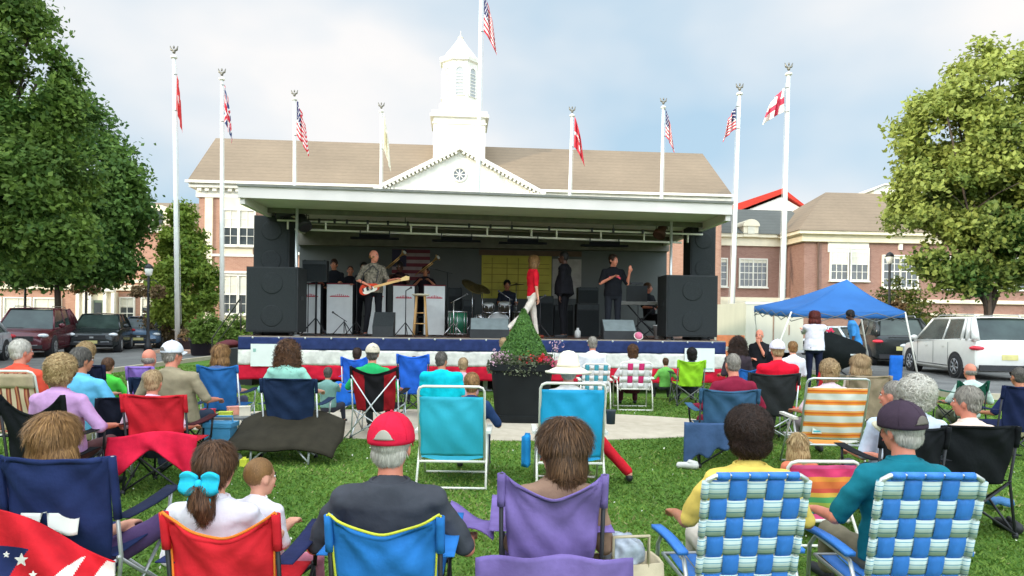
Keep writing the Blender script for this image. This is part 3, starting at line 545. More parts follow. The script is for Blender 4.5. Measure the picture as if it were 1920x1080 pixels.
def hairpost(mode, n, L, wdt, amp, f, C0, lift=.15, seed=0):
    """rough the hair shell, then lay many thin locks over it"""
    def post(me):
        rs = np.random.RandomState(seed); p = co_of(me); nn = no_of(me); d = wob(p, f, seed)+.6*wob(p, f*2.1, seed+1)
        if mode != 'curl': d = wob(p*np.array([1, 1, .22]), f*1.6, seed)
        p = p+nn*(d*amp)[:, None]; F_ = len(me.polygons); fc = np.empty(F_*3, np.float32); me.polygons.foreach_get('center', fc); fc = fc.reshape(-1, 3); fn = np.empty(F_*3, np.float32); me.polygons.foreach_get('normal', fn); fn = fn.reshape(-1, 3)
        ls = np.empty(F_, np.int32); lt = np.empty(F_, np.int32); me.polygons.foreach_get('loop_start', ls); me.polygons.foreach_get('loop_total', lt); li = np.empty(len(me.loops), np.int32); me.loops.foreach_get('vertex_index', li)
        idx = rs.randint(0, F_, n); q = fc[idx]+fn[idx]*amp*.6; N_ = fn[idx]; g = np.tile(np.array([0, 0, -1.]), (n, 1))
        if mode == 'curl': d = rs.normal(size=(n, 3))
        else:
            d = (q-np.array(C0)); d /= np.linalg.norm(d, axis=1, keepdims=True)+1e-6; d = g*1.0+d*.25+rs.normal(size=(n, 3))*.19
        d -= (d*N_).sum(1, keepdims=True)*N_; d /= np.linalg.norm(d, axis=1, keepdims=True)+1e-6
        K = 4; pts = [q]; 
        for k in range(K-1):
            if mode == 'curl': dd = d+np.cross(N_, d)*(.9*k)+N_*lift
            else: dd = d+N_*(lift*(1-k*.8))+g*.1*k
            dd /= np.linalg.norm(dd, axis=1, keepdims=True)+1e-6; pts.append(pts[-1]+dd*(L/(K-1))*rs.uniform(.55, 1.45, (n, 1)))
        s = np.cross(N_, d)*wdt*.5; V2 = []
        for k in range(K): ww = (1, 1, .8, .15)[k]; V2 += [pts[k]-s*ww, pts[k]+s*ww]
        V2 = np.stack(V2, 1); tv = np.clip(rs.normal(.5, .25, n), 0, 1)   # (n, 2K, 3)
        base = len(p); v = np.concatenate([p, V2.reshape(-1, 3)]); o_ = base+np.arange(n)[:, None]*2*K; fs = []
        for k in range(K-1): fs.append(np.concatenate([o_+2*k, o_+2*k+1, o_+2*k+3, o_+2*k+2], 1))
        fs = np.stack(fs, 1).reshape(-1, 4)
        m2 = bpy.data.meshes.new('hair'); m2.vertices.add(len(v)); m2.vertices.foreach_set('co', v.astype(np.float32).ravel())
        m2.loops.add(len(li)+fs.size); m2.loops.foreach_set('vertex_index', np.concatenate([li, fs.ravel()]).astype(np.int32))
        m2.polygons.add(F_+len(fs)); m2.polygons.foreach_set('loop_start', np.concatenate([ls, len(li)+np.arange(len(fs))*4]).astype(np.int32)); m2.polygons.foreach_set('loop_total', np.concatenate([lt, np.full(len(fs), 4)]).astype(np.int32))
        a = m2.attributes.new('tint', 'FLOAT', 'POINT'); a.data.foreach_set('value', np.concatenate([np.clip(.4+.3*wob(p*np.array([1, 1, .15]), 60, seed), 0, 1), np.repeat(tv, 2*K)]).astype(np.float32))
        m2.update(calc_edges=True); bpy.data.meshes.remove(me); return m2
    return post
SKIN = {'fair': mat('skin_fair', C(222, 160, 132), rough=.5, var=.08, scale=12, spec=.35), 'pink': mat('skin_pink', C(214, 134, 108), rough=.5, var=.10, scale=12, spec=.35),
        'tan': mat('skin_tan', C(190, 124, 92), rough=.5, var=.08, scale=12, spec=.35), 'dark': mat('skin_dark', C(84, 54, 40), rough=.5, var=.1, scale=12, spec=.35)}
EYE = mat('eye_white', C(230, 225, 220), rough=.2); LIP = mat('lip', C(176, 92, 84), rough=.45); SHOE = mat('shoe_black', (.02, .02, .022), rough=.6)
def hmat(n, a, b): return mat('hair_'+n, a, tint=b, rough=.55, var=.25, scale=14, stretch=(1, 1, .2), spec=.3)
HAIR = {'white': hmat('white', C(176, 168, 154), C(232, 226, 212)), 'grey': hmat('grey', C(112, 104, 94), C(176, 168, 154)), 'dgrey': hmat('dark_grey', C(62, 58, 54), C(118, 112, 102)),
        'blonde': hmat('blonde', C(136, 104, 62), C(216, 186, 134)), 'sandy': hmat('sandy', C(142, 112, 76), C(206, 176, 132)), 'lbrown': hmat('light_brown', C(98, 66, 36), C(186, 140, 86)), 'brown': hmat('brown', C(50, 32, 22), C(122, 84, 54)),
        'hilite': hmat('highlighted', C(38, 24, 16), C(128, 92, 60)), 'dbrown': hmat('dark_brown', C(30, 20, 16), C(70, 48, 36)), 'black': hmat('black', C(18, 15, 14), C(46, 40, 36)), 'auburn': hmat('auburn', C(70, 22, 20), C(130, 52, 40))}
def hand(mb, w, d, up, side, k=1.0, curl=.5):
    """palm, four fingers of unequal length bent at the knuckle, and a thumb from the palm's side; d = pointing direction, up = back of the hand"""
    w, d, up = V(w), V(d).normalized(), V(up); x = d.cross(up).normalized()*side; up = (x.cross(d)*side).normalized()
    if up.z < 0 and abs(up.z) > .3: pass
    for q in (-.028, -.01, .01, .028): mb.cap(w+x*q*.6*k, w+(d*.085+x*q)*k, .016*k, .0125*k, 7)
    for q, l in ((-.030, .058), (-.0105, .075), (.0105, .082), (.030, .073)):
        a = w+(d*.085+x*q)*k; b = a+(d*math.cos(curl)-up*math.sin(curl))*l*.5*k; c = b+(d*math.cos(curl*2)-up*math.sin(curl*2))*l*.5*k
        mb.cap(a, b, .0105*k, .0095*k, 6).cap(b, c, .0095*k, .0075*k, 6)
    a = w+(d*.025+x*.024)*k; b = a+(d*.03+x*.028-up*.008)*k; c = b+(d*.032+x*.004-up*.012)*k; mb.cap(a, b, .014*k, .0115*k, 6).cap(b, c, .0115*k, .009*k, 6)
def person(label, loc, rz=0, k=1.0, sh=.42, pose='sit', yaw=0, tilt=0, hair='short', hc='grey', skin='fair', shirt=(120, 120, 120), pants=(50, 55, 70), arms='rest', wide=1.0, lean=10, vox=.013,
           sleeve=.45, hat=None, legs=None, group='people seated on the lawn', cat='person', kneew=.13, nod=0, shoe=None, collar=None, hairk=1.0, pats=None, bare=False, bulk=1.0, hscale=1.0):
    t = thing('person', label, cat, loc, rz, group)
    sit = pose == 'sit'; w = wide; hz = (sh+.10) if sit else .93*k
    H_ = V((0, -.04 if sit else 0, hz)); la = R(lean) if sit else R(-lean if lean != 10 else 0); sp = V((0, -math.sin(la), math.cos(la)))
    P = lambda l, y=0, x=0: H_+sp*l*k+V((x*k, y*k, 0))
    body = MB(); bk = bulk
    def tor(rs, mb):
        mb.rings([[P(l, y)+V((math.cos(2*PI*j/16)*rx*k, math.sin(2*PI*j/16)*ry*k, 0)) for j in range(16)] for l, rx, ry, y in rs])
    T0 = [(-.10, .10*w, .09, 0), (-.04, .155*w*bk, .115*bk, 0), (.08, .15*w*bk, .115*bk, .01), (.20, .142*w*bk, .105*bk, .01), (.34, .165*w, .115, 0), (.44, .175*w, .105, -.005), (.50, .15*w, .08, -.01), (.545, .075, .06, -.01)]
    tor(T0, body)
    nk = P(.54, -.01); hd = nk+V((0, .035*k+(.02 if sit else .01), .155*k)); hs = k*hscale
    body.cap(P(.50, -.01), hd-V((0, .02*k, .05*k)), .062*k*w**.5, .056*k, 12)
    RH = MX.Rotation(yaw, 4, 'Z') @ MX.Rotation(nod, 4, 'X') @ MX.Rotation(tilt, 4, 'Y'); HM = MX.Translation(hd) @ RH @ MX.Scale(hs, 4)
    h = MB(); h.ell((0, -.012, .03), (.076, .096, .094), 20, 14); h.ell((0, .022, -.045), (.058, .068, .072), 14, 10); h.ell((0, .05, -.095), (.03, .028, .024), 10, 6)
    h.ell((0, .066, .018), (.052, .026, .016), 10, 6); h.tube([(0, .08, .012), (0, .098, -.012), (0, .104, -.03), (0, .088, -.04)], [.009, .0125, .0155, .01], 8)
    for s in (-1, 1): h.ell((s*.078, -.008, -.012), (.011, .022, .034), 8, 8, rot=MX.Rotation(s*.3, 3, 'Z')); h.ell((s*.036, .062, -.03), (.022, .022, .02), 8, 6)
    h.ell((0, .082, -.064), (.022, .012, .009), 8, 6)
    h.xf(HM); body.add(h.v, h.f)
    # arms
    A = {'rest': ((.07, .05, -.27), (-.02, .25, -.01)), 'lap': ((.05, .04, -.28), (-.15, .20, .03)), 'fold': ((.05, .08, -.25), (-.22, .12, .06)), 'side': ((.05, 0, -.28), (.01, .04, -.25)), 'wide': ((.15, .04, -.23), (.0, .23, -.02)),
         'chin': ((-.02, .16, -.18), (-.1, .05, .24)), 'mic': ((.06, .06, -.24), (-.16, .17, .12)), 'up': ((.13, .08, -.18), (.08, .12, .22)), 'guitarR': ((.14, .0, -.25), (-.14, .19, -.09)), 'guitarL': ((.1, .08, -.26), (.12, .2, .04)), 'horn': ((.1, .16, -.14), (-.13, .18, .12)), 'keys': ((.06, .1, -.24), (-.04, .26, -.02)), 'fwd': ((.02, .22, -.12), (-.03, .24, .08)), 'hip': ((.12, -.03, -.25), (-.09, .15, -.12)), 'hold': ((.06, .12, -.24), (.0, .22, .04))}
    ar = arms if isinstance(arms, (tuple, list)) else (arms, arms); top = MB(); js = []
    for s, an in zip((-1, 1), ar):
        e_, w_ = A[an] if isinstance(an, str) else an; sh_ = P(.455, -.01, s*.165*w); e = sh_+V((s*e_[0], e_[1], e_[2]))*k; wr = e+V((s*w_[0], w_[1], w_[2]))*k; js.append((sh_, e, wr))
        body.cap(P(.46, -.01, s*.12*w), sh_, .06*k, .056*k*bk, 10).cap(sh_, e, .050*k*bk**.5, .040*k, 10).cap(e, wr, .040*k, .027*k, 10)
        dr = (wr-e).normalized(); hand(body, wr, dr, V((0, 0, 1)) if abs(dr.z) < .8 else V((0, 1, 0)), -s, k, .45)
        f = sleeve; top.cap(P(.46, -.01, s*.11*w), sh_, .074*k, .068*k*bk, 10).cap(P(.475, -.008, s*.045*w), P(.455, -.01, s*.14*w), .074*k, .070*k, 10)
        if f > 0:
            u = min(1, f/.5)if f < .5 else 1; top.cap(sh_, sh_.lerp(e, u if f < .5 else 1), .065*k*bk**.5, .058*k, 10)
            if f >= .5: top.cap(e, e.lerp(wr, min(1, (f-.5)*2)), .052*k, .042*k, 10)
    # legs
    bot = MB(); tor([(-.11, .12*w, .11, 0), (-.04, .165*w*bk, .127*bk, 0), (.06, .158*w*bk, .124*bk, .01), (.10, .15*w*bk, .118*bk, .01)], bot)
    for i, s in enumerate((-1, 1)):
        hj = H_+V((s*.09*w*k, .02, -.03))
        if legs: kn, ak = [V(q)+V((0, 0, 0)) for q in legs[i]]
        elif sit: kn = V((s*kneew*w, H_.y+.43*k, min(sh+.10, .50*k))); ak = V((s*(kneew+.01), H_.y+.48*k, .09))
        else: kn = V((s*.10*k, .02*k, .50*k)); ak = V((s*.11*k, -.01, .085*k))
        body.cap(hj, kn, .082*k*bk**.5, .056*k, 10).cap(kn, ak, .054*k, .036*k, 10)
        ft = (ak-kn).normalized(); fd = V((s*.15, 1, 0)).normalized() if not legs else V((s*.1, 1, 0)).normalized()
        body.cap(ak+V((0, 0, -.03*k)), ak+fd*.13*k+V((0, 0, -.055*k)), .036*k, .026*k, 8)
        sm = MB(); sm.cap(ak+V((0, -.01, -.045*k)), ak+fd*.15*k+V((0, 0, -.052*k)), .043*k, .034*k, 9)
        pend(sm, 'shoe', SHOE if shoe is None else fab(*shoe), t, vox, 2)
        if pants: 
            pl_ = 1.0 if not bare else 0; bot.cap(hj, kn, .093*k*bk**.5, .070*k, 10)
            if not bare: bot.cap(kn, kn.lerp(ak, .93), .069*k, .056*k, 10)
    top.cap(P(.44, -.01), P(.525, -.004), .095*k, .074*k, 12)
    pend(body, 'body', SKIN[skin], t, vox if vox < .02 else vox, 2)
    sd = len(label)*7 % 97
    if shirt:
        tor([(-.05 if not sit else -.02, .172*w*bk, .132*bk, 0)]+[(l, rx+.019, ry+.018, y) for l, rx, ry, y in T0[2:7]]+[(.548, .094, .080, -.01)], top)
        pend(top, 'shirt', shirt if not isinstance(shirt, tuple) else fab(*shirt), t, vox*1.1, 3, wrinkle((.010 if vox < .0115 else .005)*k, 17, (1, 1, 1.9), sd, tuple(P(.54, -.01)))); MB().tube([P(.545, -.006)+V((math.cos(a)*.080*k*w**.3, math.sin(a)*.072*k+.004, .004*math.sin(a))) for a in [x*PI/10 for x in range(20)]], .011*k, 7, closed=True).build('collar', shirt if not isinstance(shirt, tuple) else fab(*shirt), t, True)
    if pants: pend(bot, 'trousers', fab(*pants), t, vox*1.2, 3, wrinkle(.006*k, 22, (1, 1, .7), sd))
    ey = MB(); lp = MB()
    for s in (-1, 1):
        hm_ = HAIR['dbrown'] if hc not in ('white', 'grey') else HAIR['dgrey']; eo = MB().ell((s*.031, .077, .004), (.0115, .009, .0075), 8, 6).xf(HM).build('eye', EYE, t, True)
        MB().ell((s*.031, .0865, .004), (.006, .004, .006), 8, 6).xf(HM).build('pupil', hm_, eo, True); MB().tube([(s*.018, .086, .02), (s*.034, .0865, .024), (s*.048, .076, .018)], .0035, 5).xf(HM).build('eyebrow', hm_, t, True)
    lp.tube([(-.022, .0885, -.066), (-.008, .0945, -.063), (.008, .0945, -.063), (.022, .0885, -.066)], .0045, 6); lp.xf(HM); lp.build('mouth', LIP, t, True)
    # hair
    g = MB(); sty = hair; near = vox < .0115; n = 7000 if near else 1500
    c0 = HM @ V((0, -.02, .13)); par = None
    if sty == 'short': g.ell((0, -.022, .042), (.086, .100, .097), 18, 12).ell((0, -.05, -.015), (.076, .058, .066), 14, 10); par = ('down', n, .035, .006, .003, 60)
    if sty == 'crop': g.ell((0, -.02, .036), (.080, .098, .096), 18, 12).ell((0, -.045, -.015), (.073, .058, .06), 14, 10); par = ('down', n, .018, .005, .0015, 60)
    if sty == 'bald': g.ell((0, -.024, -.008), (.0800, .0925, .052), 18, 12); par = ('down', n//2, .02, .005, .002, 60)
    if sty == 'curly': g.ell((0, -.022, .045), (.108*hairk, .118*hairk, .108*hairk), 18, 12).ell((0, -.05, -.03), (.096*hairk, .075*hairk, .085), 14, 10); par = ('curl', int(n*1.4), .045, .007, .010, 70)
    if sty == 'wavy': g.ell((0, -.024, .044), (.096*hairk, .108*hairk, .104*hairk), 18, 12).ell((0, -.045, -.04), (.09*hairk, .072*hairk, .09), 14, 10); par = ('curl', n, .05, .008, .007, 45)
    if sty in ('bob', 'long', 'longwavy'):
        L_ = {'bob': -.115, 'long': -.26, 'longwavy': -.27}[sty]; g.ell((0, -.022, .042), (.092*hairk**.8, .104*hairk**.8, .101), 18, 12)
        wv = 1.18 if sty == 'longwavy' else 1
        g.rings([[V((math.cos(2*PI*j/18)*rx*wv*hairk, y+math.sin(2*PI*j/18)*ry, z)) for j in range(18)] for z, rx, ry, y in ((.06, .092, .098, -.022), (-.0, .097, .090, -.030), (-.05, .107, .090, -.034), (L_*.7-.02, .108, .082, -.040), (L_, .098, .064, -.045))])
        par = ('curl' if sty == 'longwavy' else 'down', int(n*1.5), .09, .008, .006, 38)
    if sty == 'pony':
        g.ell((0, -.022, .042), (.088, .103, .098), 18, 12).ell((0, -.055, -.005), (.076, .058, .066), 14, 10); g.tube([(0, -.09, -.04), (0, -.13, -.07), (.0, -.14, -.11), (.01, -.13, -.17), (0, -.12, -.21)], [.03, .05, .055, .045, .02], 10); par = ('down', int(n*1.3), .07, .007, .004, 50)
    if sty == 'baby': g.ell((0, -.016, .036), (.0785, .0975, .0955), 18, 12); par = ('down', n//3, .016, .004, .001, 50)
    if par and g.v:
        g.xf(HM); pend(g, 'hair', HAIR[hc], t, (.008 if near else .011), 2, hairpost(par[0], par[1], par[2]*k, par[3]*k*(.5 if near else 1.3), par[4]*k, par[5], c0, seed=sd))
    if hat: hat(t, HM)
    t['js'] = [list(q) for a in js for q in a] if False else 0
    del t['js']
    return t, HM, js
def cap_hat(col, opening=None, back=False, brim=None, logo=False, size=1.0):
    def f(t, M):
        m = fab(*col); q = MB(); q.ell((0, -.014, .036), (.098*size, .117*size, .112*size), 24, 14, z0=-.12); q.xf(M)
        o = q.build('cap', m, t, True); b = MB(); sg = 1 if not back else -1
        b.sheet(lambda u, v: (math.sin((u-.5)*2.2)*.092, (-.012+sg*(.095*math.cos((u-.5)*2.2)+v*(.075*math.cos((u-.5)*2.6)))), .034-.012*v-.03*abs(u-.5)**2*4*v), 10, 4, .004); b.xf(M); b.build('brim', fab(*(brim or col)), o, True)
        q = MB(); q.ell((0, -.014, .036+.113*size), .008, 8, 6); 
        for i in range(6):
            a = i*PI/3+.5; q.tube([(math.cos(a)*.0985*size*math.cos(e), -.014+math.sin(a)*.1175*size*math.cos(e), .036+.1125*size*math.sin(e)) for e in [x*.25+.05 for x in range(7)]], .0014, 4)
        q.xf(M); q.build('seam', m, o, True)
        if opening:
            q = MB(); 
            def g(u, v):
                a = -PI/2+(u-.5)*.95*(1-.25*v); e = .10+v*.36*math.sin(PI*min(1, max(0, u)))**.5; return (math.cos(a)*.1005*size*math.cos(e), -.014+math.sin(a)*.1195*size*math.cos(e), .036+.1145*size*math.sin(e))
            q.sheet(g, 12, 6, .003); q.xf(M); q.build('cap_opening', HAIR[opening], o, True)
    return f
def sun_hat(col=(238, 228, 204)):
    def f(t, M):
        m = mat('straw', C(*col), var=.08, scale=20, bump=.2, bscale=90); q = MB()
        q.lathe([(.238, -.035), (.232, -.05), (.17, -.012), (.118, .01), (.110, .05), (.100, .10), (.082, .145), (.05, .168), (.012, .176)], (0, -.015, .035), 32).xf(M); o = q.build('sun_hat', m, t, True)
        MB().lathe([(.116, .0), (.121, .0), (.115, .03), (.110, .03)], (0, -.015, .048), 28).xf(M).build('hat_band', mat('straw_band', C(226, 214, 186)), o, True)
    return f
# ================= chairs.  Every chair faces +Y locally (towards the stage), its origin on the grass under the seat
ALU = mat('aluminium', C(206, 208, 206), rough=.32, metal=.55, var=.06); BLKM = mat('black_frame', (.022, .022, .025), rough=.45); WPL = mat('white_plastic', C(232, 228, 214), rough=.45, var=.04)
CG = 'folding chairs set out on the lawn'
def cw(u, v, s, a=.006): return a*1.1*math.exp(-2.2*math.hypot(u-.04, v-1))*math.sin(13*math.atan2(1.02-v, u+.02)+s)+a*1.1*math.exp(-2.2*math.hypot(u-.96, v-1))*math.sin(12*math.atan2(1.02-v, 1.02-u)+s*2)+a*math.sin(u*9+s+3*v)*math.sin(v*7+s*1.7)+a*.7*math.sin(u*17+v*11+s*2.1)
def camp_chair(label, loc, rz=0, col=(30, 60, 130), col2=None, W=.56, zt=.90, sag=.10, frame=BLKM, trim=None, arm=True, sh=.40, bottom=None, xleg=None, armcol=None, panel=None, lab=None, tw=1.0, seed=0, pouch=None, wrap=.16, poledrop=True):
    t = thing('camp_chair', label, 'chair', loc, rz, CG); c = fab(*col); zb = bottom or sh-.03; w2 = W/2
    yb = lambda z: -.24-.20*(z-sh)
    def back(u, v):
        top = zt-sag*(1-abs(2*u-1)**1.7); z = zb+(top-zb)*v; hw = w2*(.80+.20*min(1, max(0, (z-zb)/(zt-zb))))*tw
        return ((2*u-1)*hw*(1+(.02*math.sin(v*6))), yb(z)-.055*math.sin(PI*u)*(1-.5*v)+cw(u, v, seed, .009)+.012*math.sin(u*5+v*9+seed)*v, z)
    mf = None; ms = [c]
    if col2: ms = [c, fab(*col2)]; mf = panel or (lambda u, v: 1 if (u < .3 or u > .7) and v > .2 else 0)
    b = MB().sheet(back, 26, 22, .006, mf=mf).build('backrest', ms, t, True)
    if trim:
        q = MB().tube([V(back(i/24, 1))+V((0, -.004, .004)) for i in range(25)], .006, 6).tube([V(back(0, j/10))+V((-.004, -.004, 0)) for j in range(11)], .005, 6).tube([V(back(1, j/10))+V((.004, -.004, 0)) for j in range(11)], .005, 6); q.build('piping', fab(*trim), b, True)
    MB().sheet(lambda u, v: V(back(.06+.88*u, 1-.045*v))+V((0, -.006, -.001)), 24, 1, .002).build('hem', c, b, True)
    # hem pockets that slip over the posts
    for s in (-1, 1):
        MB().sheet(lambda u, v: (s*w2*tw+math.cos(u*2*PI)*.018, yb(zt-wrap*(1-v))+math.sin(u*2*PI)*.02, zt-.004-wrap*(1-v)), 8, 4, .003).build('post_sleeve', c, b, True)
    seat = lambda u, v: ((2*u-1)*w2*.92, -.24+.50*v, sh-.055*math.sin(PI*u)*math.sin(PI*min(1, v*.9+.1))+.02*v)
    MB().sheet(seat, 10, 8, .006).build('seat', c, t, True)
    r = .0105
    for s in (-1, 1):
        MB().tube([(s*w2*1.0, -.30, .02), (s*w2*.99, yb(sh)+.0, sh), (s*w2*tw, yb(zt), zt-.006)], r, 8).build('leg', frame, t, True)
        MB().tube([(s*w2*1.02, .30, .02), (s*w2*.95, .27, sh+.02)], r, 8).tube([(s*w2*.98, .27, sh), (s*w2*1.05, .26, sh+.2)], r, 8).build('leg', frame, t, True)
    x = MB(); a, b_ = w2*1.0, sh
    x.tube([(-a, -.30, .03), (a*.93, -.25, b_-.02)], r*.9, 7).tube([(a, -.31, .03), (-a*.93, -.26, b_-.02)], r*.9, 7).tube([(-a, .30, .03), (a*.95, .27, b_)], r*.9, 7).tube([(a, .31, .03), (-a*.95, .28, b_)], r*.9, 7)
    for s in (-1, 1): x.tube([(s*a, -.3, .03), (s*a*.97, .27, b_)], r*.9, 7).tube([(s*a*1.01, .3, .03), (s*a*.97, -.26, b_)], r*.9, 7)
    x.build('cross_braces', frame, t, True)
    if xleg: MB().tube([(-w2*.95, yb(zt)-.03, zt-.12), (w2*.9, -.46, .03)], .009, 7).tube([(w2*.95, yb(zt)-.04, zt-.12), (-w2*1.15, -.47, .03)], .009, 7).build('rear_braces', xleg, t, True)
    for s in (-1, 1):
        for y in (-.30, .30): MB().lathe([(.022, 0), (.022, .03), (.014, .045)], (s*w2*1.0, y, 0), 10).build('foot', BLKM, t, True)
    if arm:
        for s in (-1, 1):
            ac = fab(*(armcol or col)); MB().sheet(lambda u, v: (s*(w2+.015+(u-.5)*.085), yb(sh+.2)+(.30-yb(sh+.2))*v, sh+.2+.02*v-.012*math.sin(PI*v)), 4, 8, .006).build('armrest', ac, t, True)
    if pouch: MB().sheet(lambda u, v: ((2*u-1)*w2*.7, yb(sh+.1+v*.14)-.075-.01*math.sin(PI*u), sh+.08+v*.16), 8, 4, .005).build('back_pocket', fab(*pouch), b, True)
    return t, back
def sling_chair(label, loc, rz=0, m=None, W=.58, zt=.98, sh=.36, bar=.05, pillow=False, arms=WPL, drop=.0, rail=WPL):
    t = thing('sling_chair', label, 'chair', loc, rz, CG); w2 = W/2; yb = lambda z: -.22-.30*(z-sh)
    f = MB(); f.tube([(-w2, yb(sh-.06), sh-.06), (-w2, yb(zt-.05), zt-.05), (-w2+.015, yb(zt)-.005, zt-.015), (-w2+.05, yb(zt)-.02, zt), (w2-.05, yb(zt)-.02, zt), (w2-.015, yb(zt)-.005, zt-.015), (w2, yb(zt-.05), zt-.05), (w2, yb(sh-.06), sh-.06)], .0125, 8); f.build('back_frame', rail, t, True)
    fr = MB().tube([(-w2, yb(sh), sh-.04), (-w2, .30, sh), (w2, .30, sh), (w2, yb(sh), sh-.04)], .0125, 8, closed=True); fr.build('seat_frame', rail, t, True)
    bk = lambda u, v: ((2*u-1)*(w2-.004), yb(sh+(zt-bar-sh)*v)-.045*math.sin(PI*u)*math.sin(PI*min(1, v*.85+.15))+cw(u, v, 2.0, .007)-.006, sh+.02+(zt-bar-sh-.02)*v)
    b = MB().sheet(bk, 20, 20, .005).build('backrest', m, t, True)
    MB().sheet(lambda u, v: ((2*u-1)*(w2-.004), yb(sh)+.02+(.50)*v, sh-.04*math.sin(PI*u)), 8, 6, .005).build('seat', m, t, True)
    l = MB()
    for s in (-1, 1): MB().tube([(s*(w2+.02), -.36, .012), (s*(w2+.015), -.05, sh+.22)], .0115, 8).build('leg', rail, t, True); MB().tube([(s*(w2+.02), .34, .012), (s*(w2+.015), .02, sh+.22)], .0115, 8).build('leg', rail, t, True)
    MB().tube([(-w2-.02, -.35, .02), (w2+.02, -.35, .02)], .011, 8).tube([(-w2-.02, .34, .02), (w2+.02, .34, .02)], .011, 8).build('foot_bar', rail, t, True)
    for s in (-1, 1): MB().box((s*(w2+.035), .03, sh+.235), (.05, .46, .028)).build('armrest', arms, t)
    return t
def web_chair(label, loc, rz=0, W=.56, zt=.88, sh=.36, cols=None, mv=None, mh=None, nc=5, nr=6, tophue=None, arms=None, frame=WPL):
    t = thing('web_chair', label, 'chair', loc, rz, CG); w2 = W/2; yb = lambda z: -.23-.24*(z-sh); n = V((0, -1, -.24)).normalized()
    f = MB().tube([(-w2*.93, yb(sh-.05), sh-.05), (-w2, yb(zt-.06), zt-.06), (-w2+.012, yb(zt-.02), zt-.02), (-w2+.045, yb(zt), zt), (w2-.045, yb(zt), zt), (w2-.012, yb(zt-.02), zt-.02), (w2, yb(zt-.06), zt-.06), (w2*.93, yb(sh-.05), sh-.05)], .013, 9); f.build('back_frame', frame, t, True)
    cwid = (W-.05)/nc
    for i in range(nc):
        x0 = -w2+.025+i*cwid; m = mv if not isinstance(mv, list) else mv[i]
        def fn(u, v, i=i, x0=x0):
            z = sh-.02+(zt+.0-sh)*v; k = (v*nr+i) % 2; off = .007*math.tanh(2.2*math.cos(PI*(v*nr-.5)+PI*i)); p = V((x0+cwid*(.04+.92*u)*1, yb(z), z)); p.x *= (.93+.07*v); return p+n*off
        MB().sheet(fn, 2, nr*8, .0022).build('vertical_strap', m, t, True)
    zr = (zt-sh+.0)/nr
    for j in range(nr):
        m = mh if not isinstance(mh, list) else mh[j % len(mh)]
        def fn(u, v, j=j):
            z = sh-.02+zr*(j+.06+.88*v); off = -.007*math.tanh(2.2*math.cos(PI*(((2*u-1)*(w2+.014)+w2-.025)/cwid-.5)+PI*j)); e = max(0, abs(2*u-1)-.93)*.1; return V(((2*u-1)*(w2+.014)*(.93+.07*(j+.5)/nr), yb(z)+e*0, z))+n*(off if e == 0 else .012)
        MB().sheet(fn, nc*9, 1, .0022).build('horizontal_strap', m, t, True)
        for s in (-1, 1):
            z = sh-.02+zr*(j+.5); MB().tube([(s*(w2*(.93+.07*(j+.5)/nr)), yb(z-zr*.42), z-zr*.42), (s*(w2*(.93+.07*(j+.5)/nr)), yb(z+zr*.42), z+zr*.42)], .018, 9).build('strap_wrap', m, t, True)
    if tophue:
        for i in range(nc): x0 = (-w2+.025+i*cwid); MB().tube([(x0+.004 if i else x0+.03, yb(zt), zt), (x0+cwid-.004 if i < nc-1 else x0+cwid-.03, yb(zt), zt)], .019, 9).build('top_wrap', tophue, t, True)
        for i in range(1, nc): MB().ell((-w2+.025+i*cwid, yb(zt)-.014, zt+.006), .006, 8, 6).build('screw', ALU, t, True)
    for i in range(nc): x0 = -w2+.03+i*cwid; MB().sheet(lambda u, v: (x0+cwid*(.05+.9*u), yb(sh)+.02+.48*v, sh-.0-.02*math.sin(PI*v)), 2, 6, .003).build('seat_strap', mv if not isinstance(mv, list) else mv[i], t, True)
    MB().tube([(-w2, yb(sh), sh-.02), (-w2, .28, sh), (w2, .28, sh), (w2, yb(sh), sh-.02)], .0125, 8, closed=True).build('seat_frame', frame, t, True)
    for s in (-1, 1):
        xx = s*(w2+.03); MB().tube([(xx, -.30, .012), (xx, -.24, sh*.9), (xx, -.16, sh+.12), (xx, .20, sh+.14), (xx, .28, sh+.06), (xx, .30, .012)], .012, 8).build('leg', frame, t, True)
        a = MB().sheet(lambda u, v: (xx+s*.018+(u-.5)*.055, -.20+.46*v, sh+.165+.012*math.sin(PI*v)), 3, 8, .022).build('armrest', arms or frame, t, True)
    MB().tube([(-w2-.03, -.30, .014), (w2+.03, -.30, .014)], .012, 8).tube([(-w2-.03, .30, .014), (w2+.03, .30, .014)], .012, 8).build('foot_bar', frame, t, True)
    return t
# ================= mobile stage
s0, s1 = gp(447, 14.7), gp(1358, 15.2); SA = math.atan2(s1.y-s0.y, s1.x-s0.x); SW = (s1-s0).length; ZD = 1.17
SMX = MX.Translation(s0) @ MX.Rotation(SA, 4, 'Z')
def sx(px, y=0, z=1.3):
    x = SW/2
    for _ in range(4):
        D = (SMX @ V((x, y, 0))).y; wx = gx(px, D, z); x = (wx-s0.x+math.sin(SA)*y)/math.cos(SA)
    return x
def sz(px, py, y): return zz(px, py, (SMX @ V((sx(px, y), y, 0))).y)
def sl_(px, y, z=ZD): return SMX @ V((sx(px, y, z), y, z))
stage = thing('stage', 'mobile stage with a pale roof and a blue, white and red skirt along its front', 'stage', s0, SA)
PALE = mat('stage_panel', C(222, 214, 206), rough=.6, var=.06, scale=1.5); WALLM = mat('stage_wall', C(90, 93, 91), rough=.75, var=.1, scale=1.2); DKWOOD = mat('stage_boards', C(104, 70, 54), rough=.6, var=.3, scale=3, stretch=(.3, 6, 1))
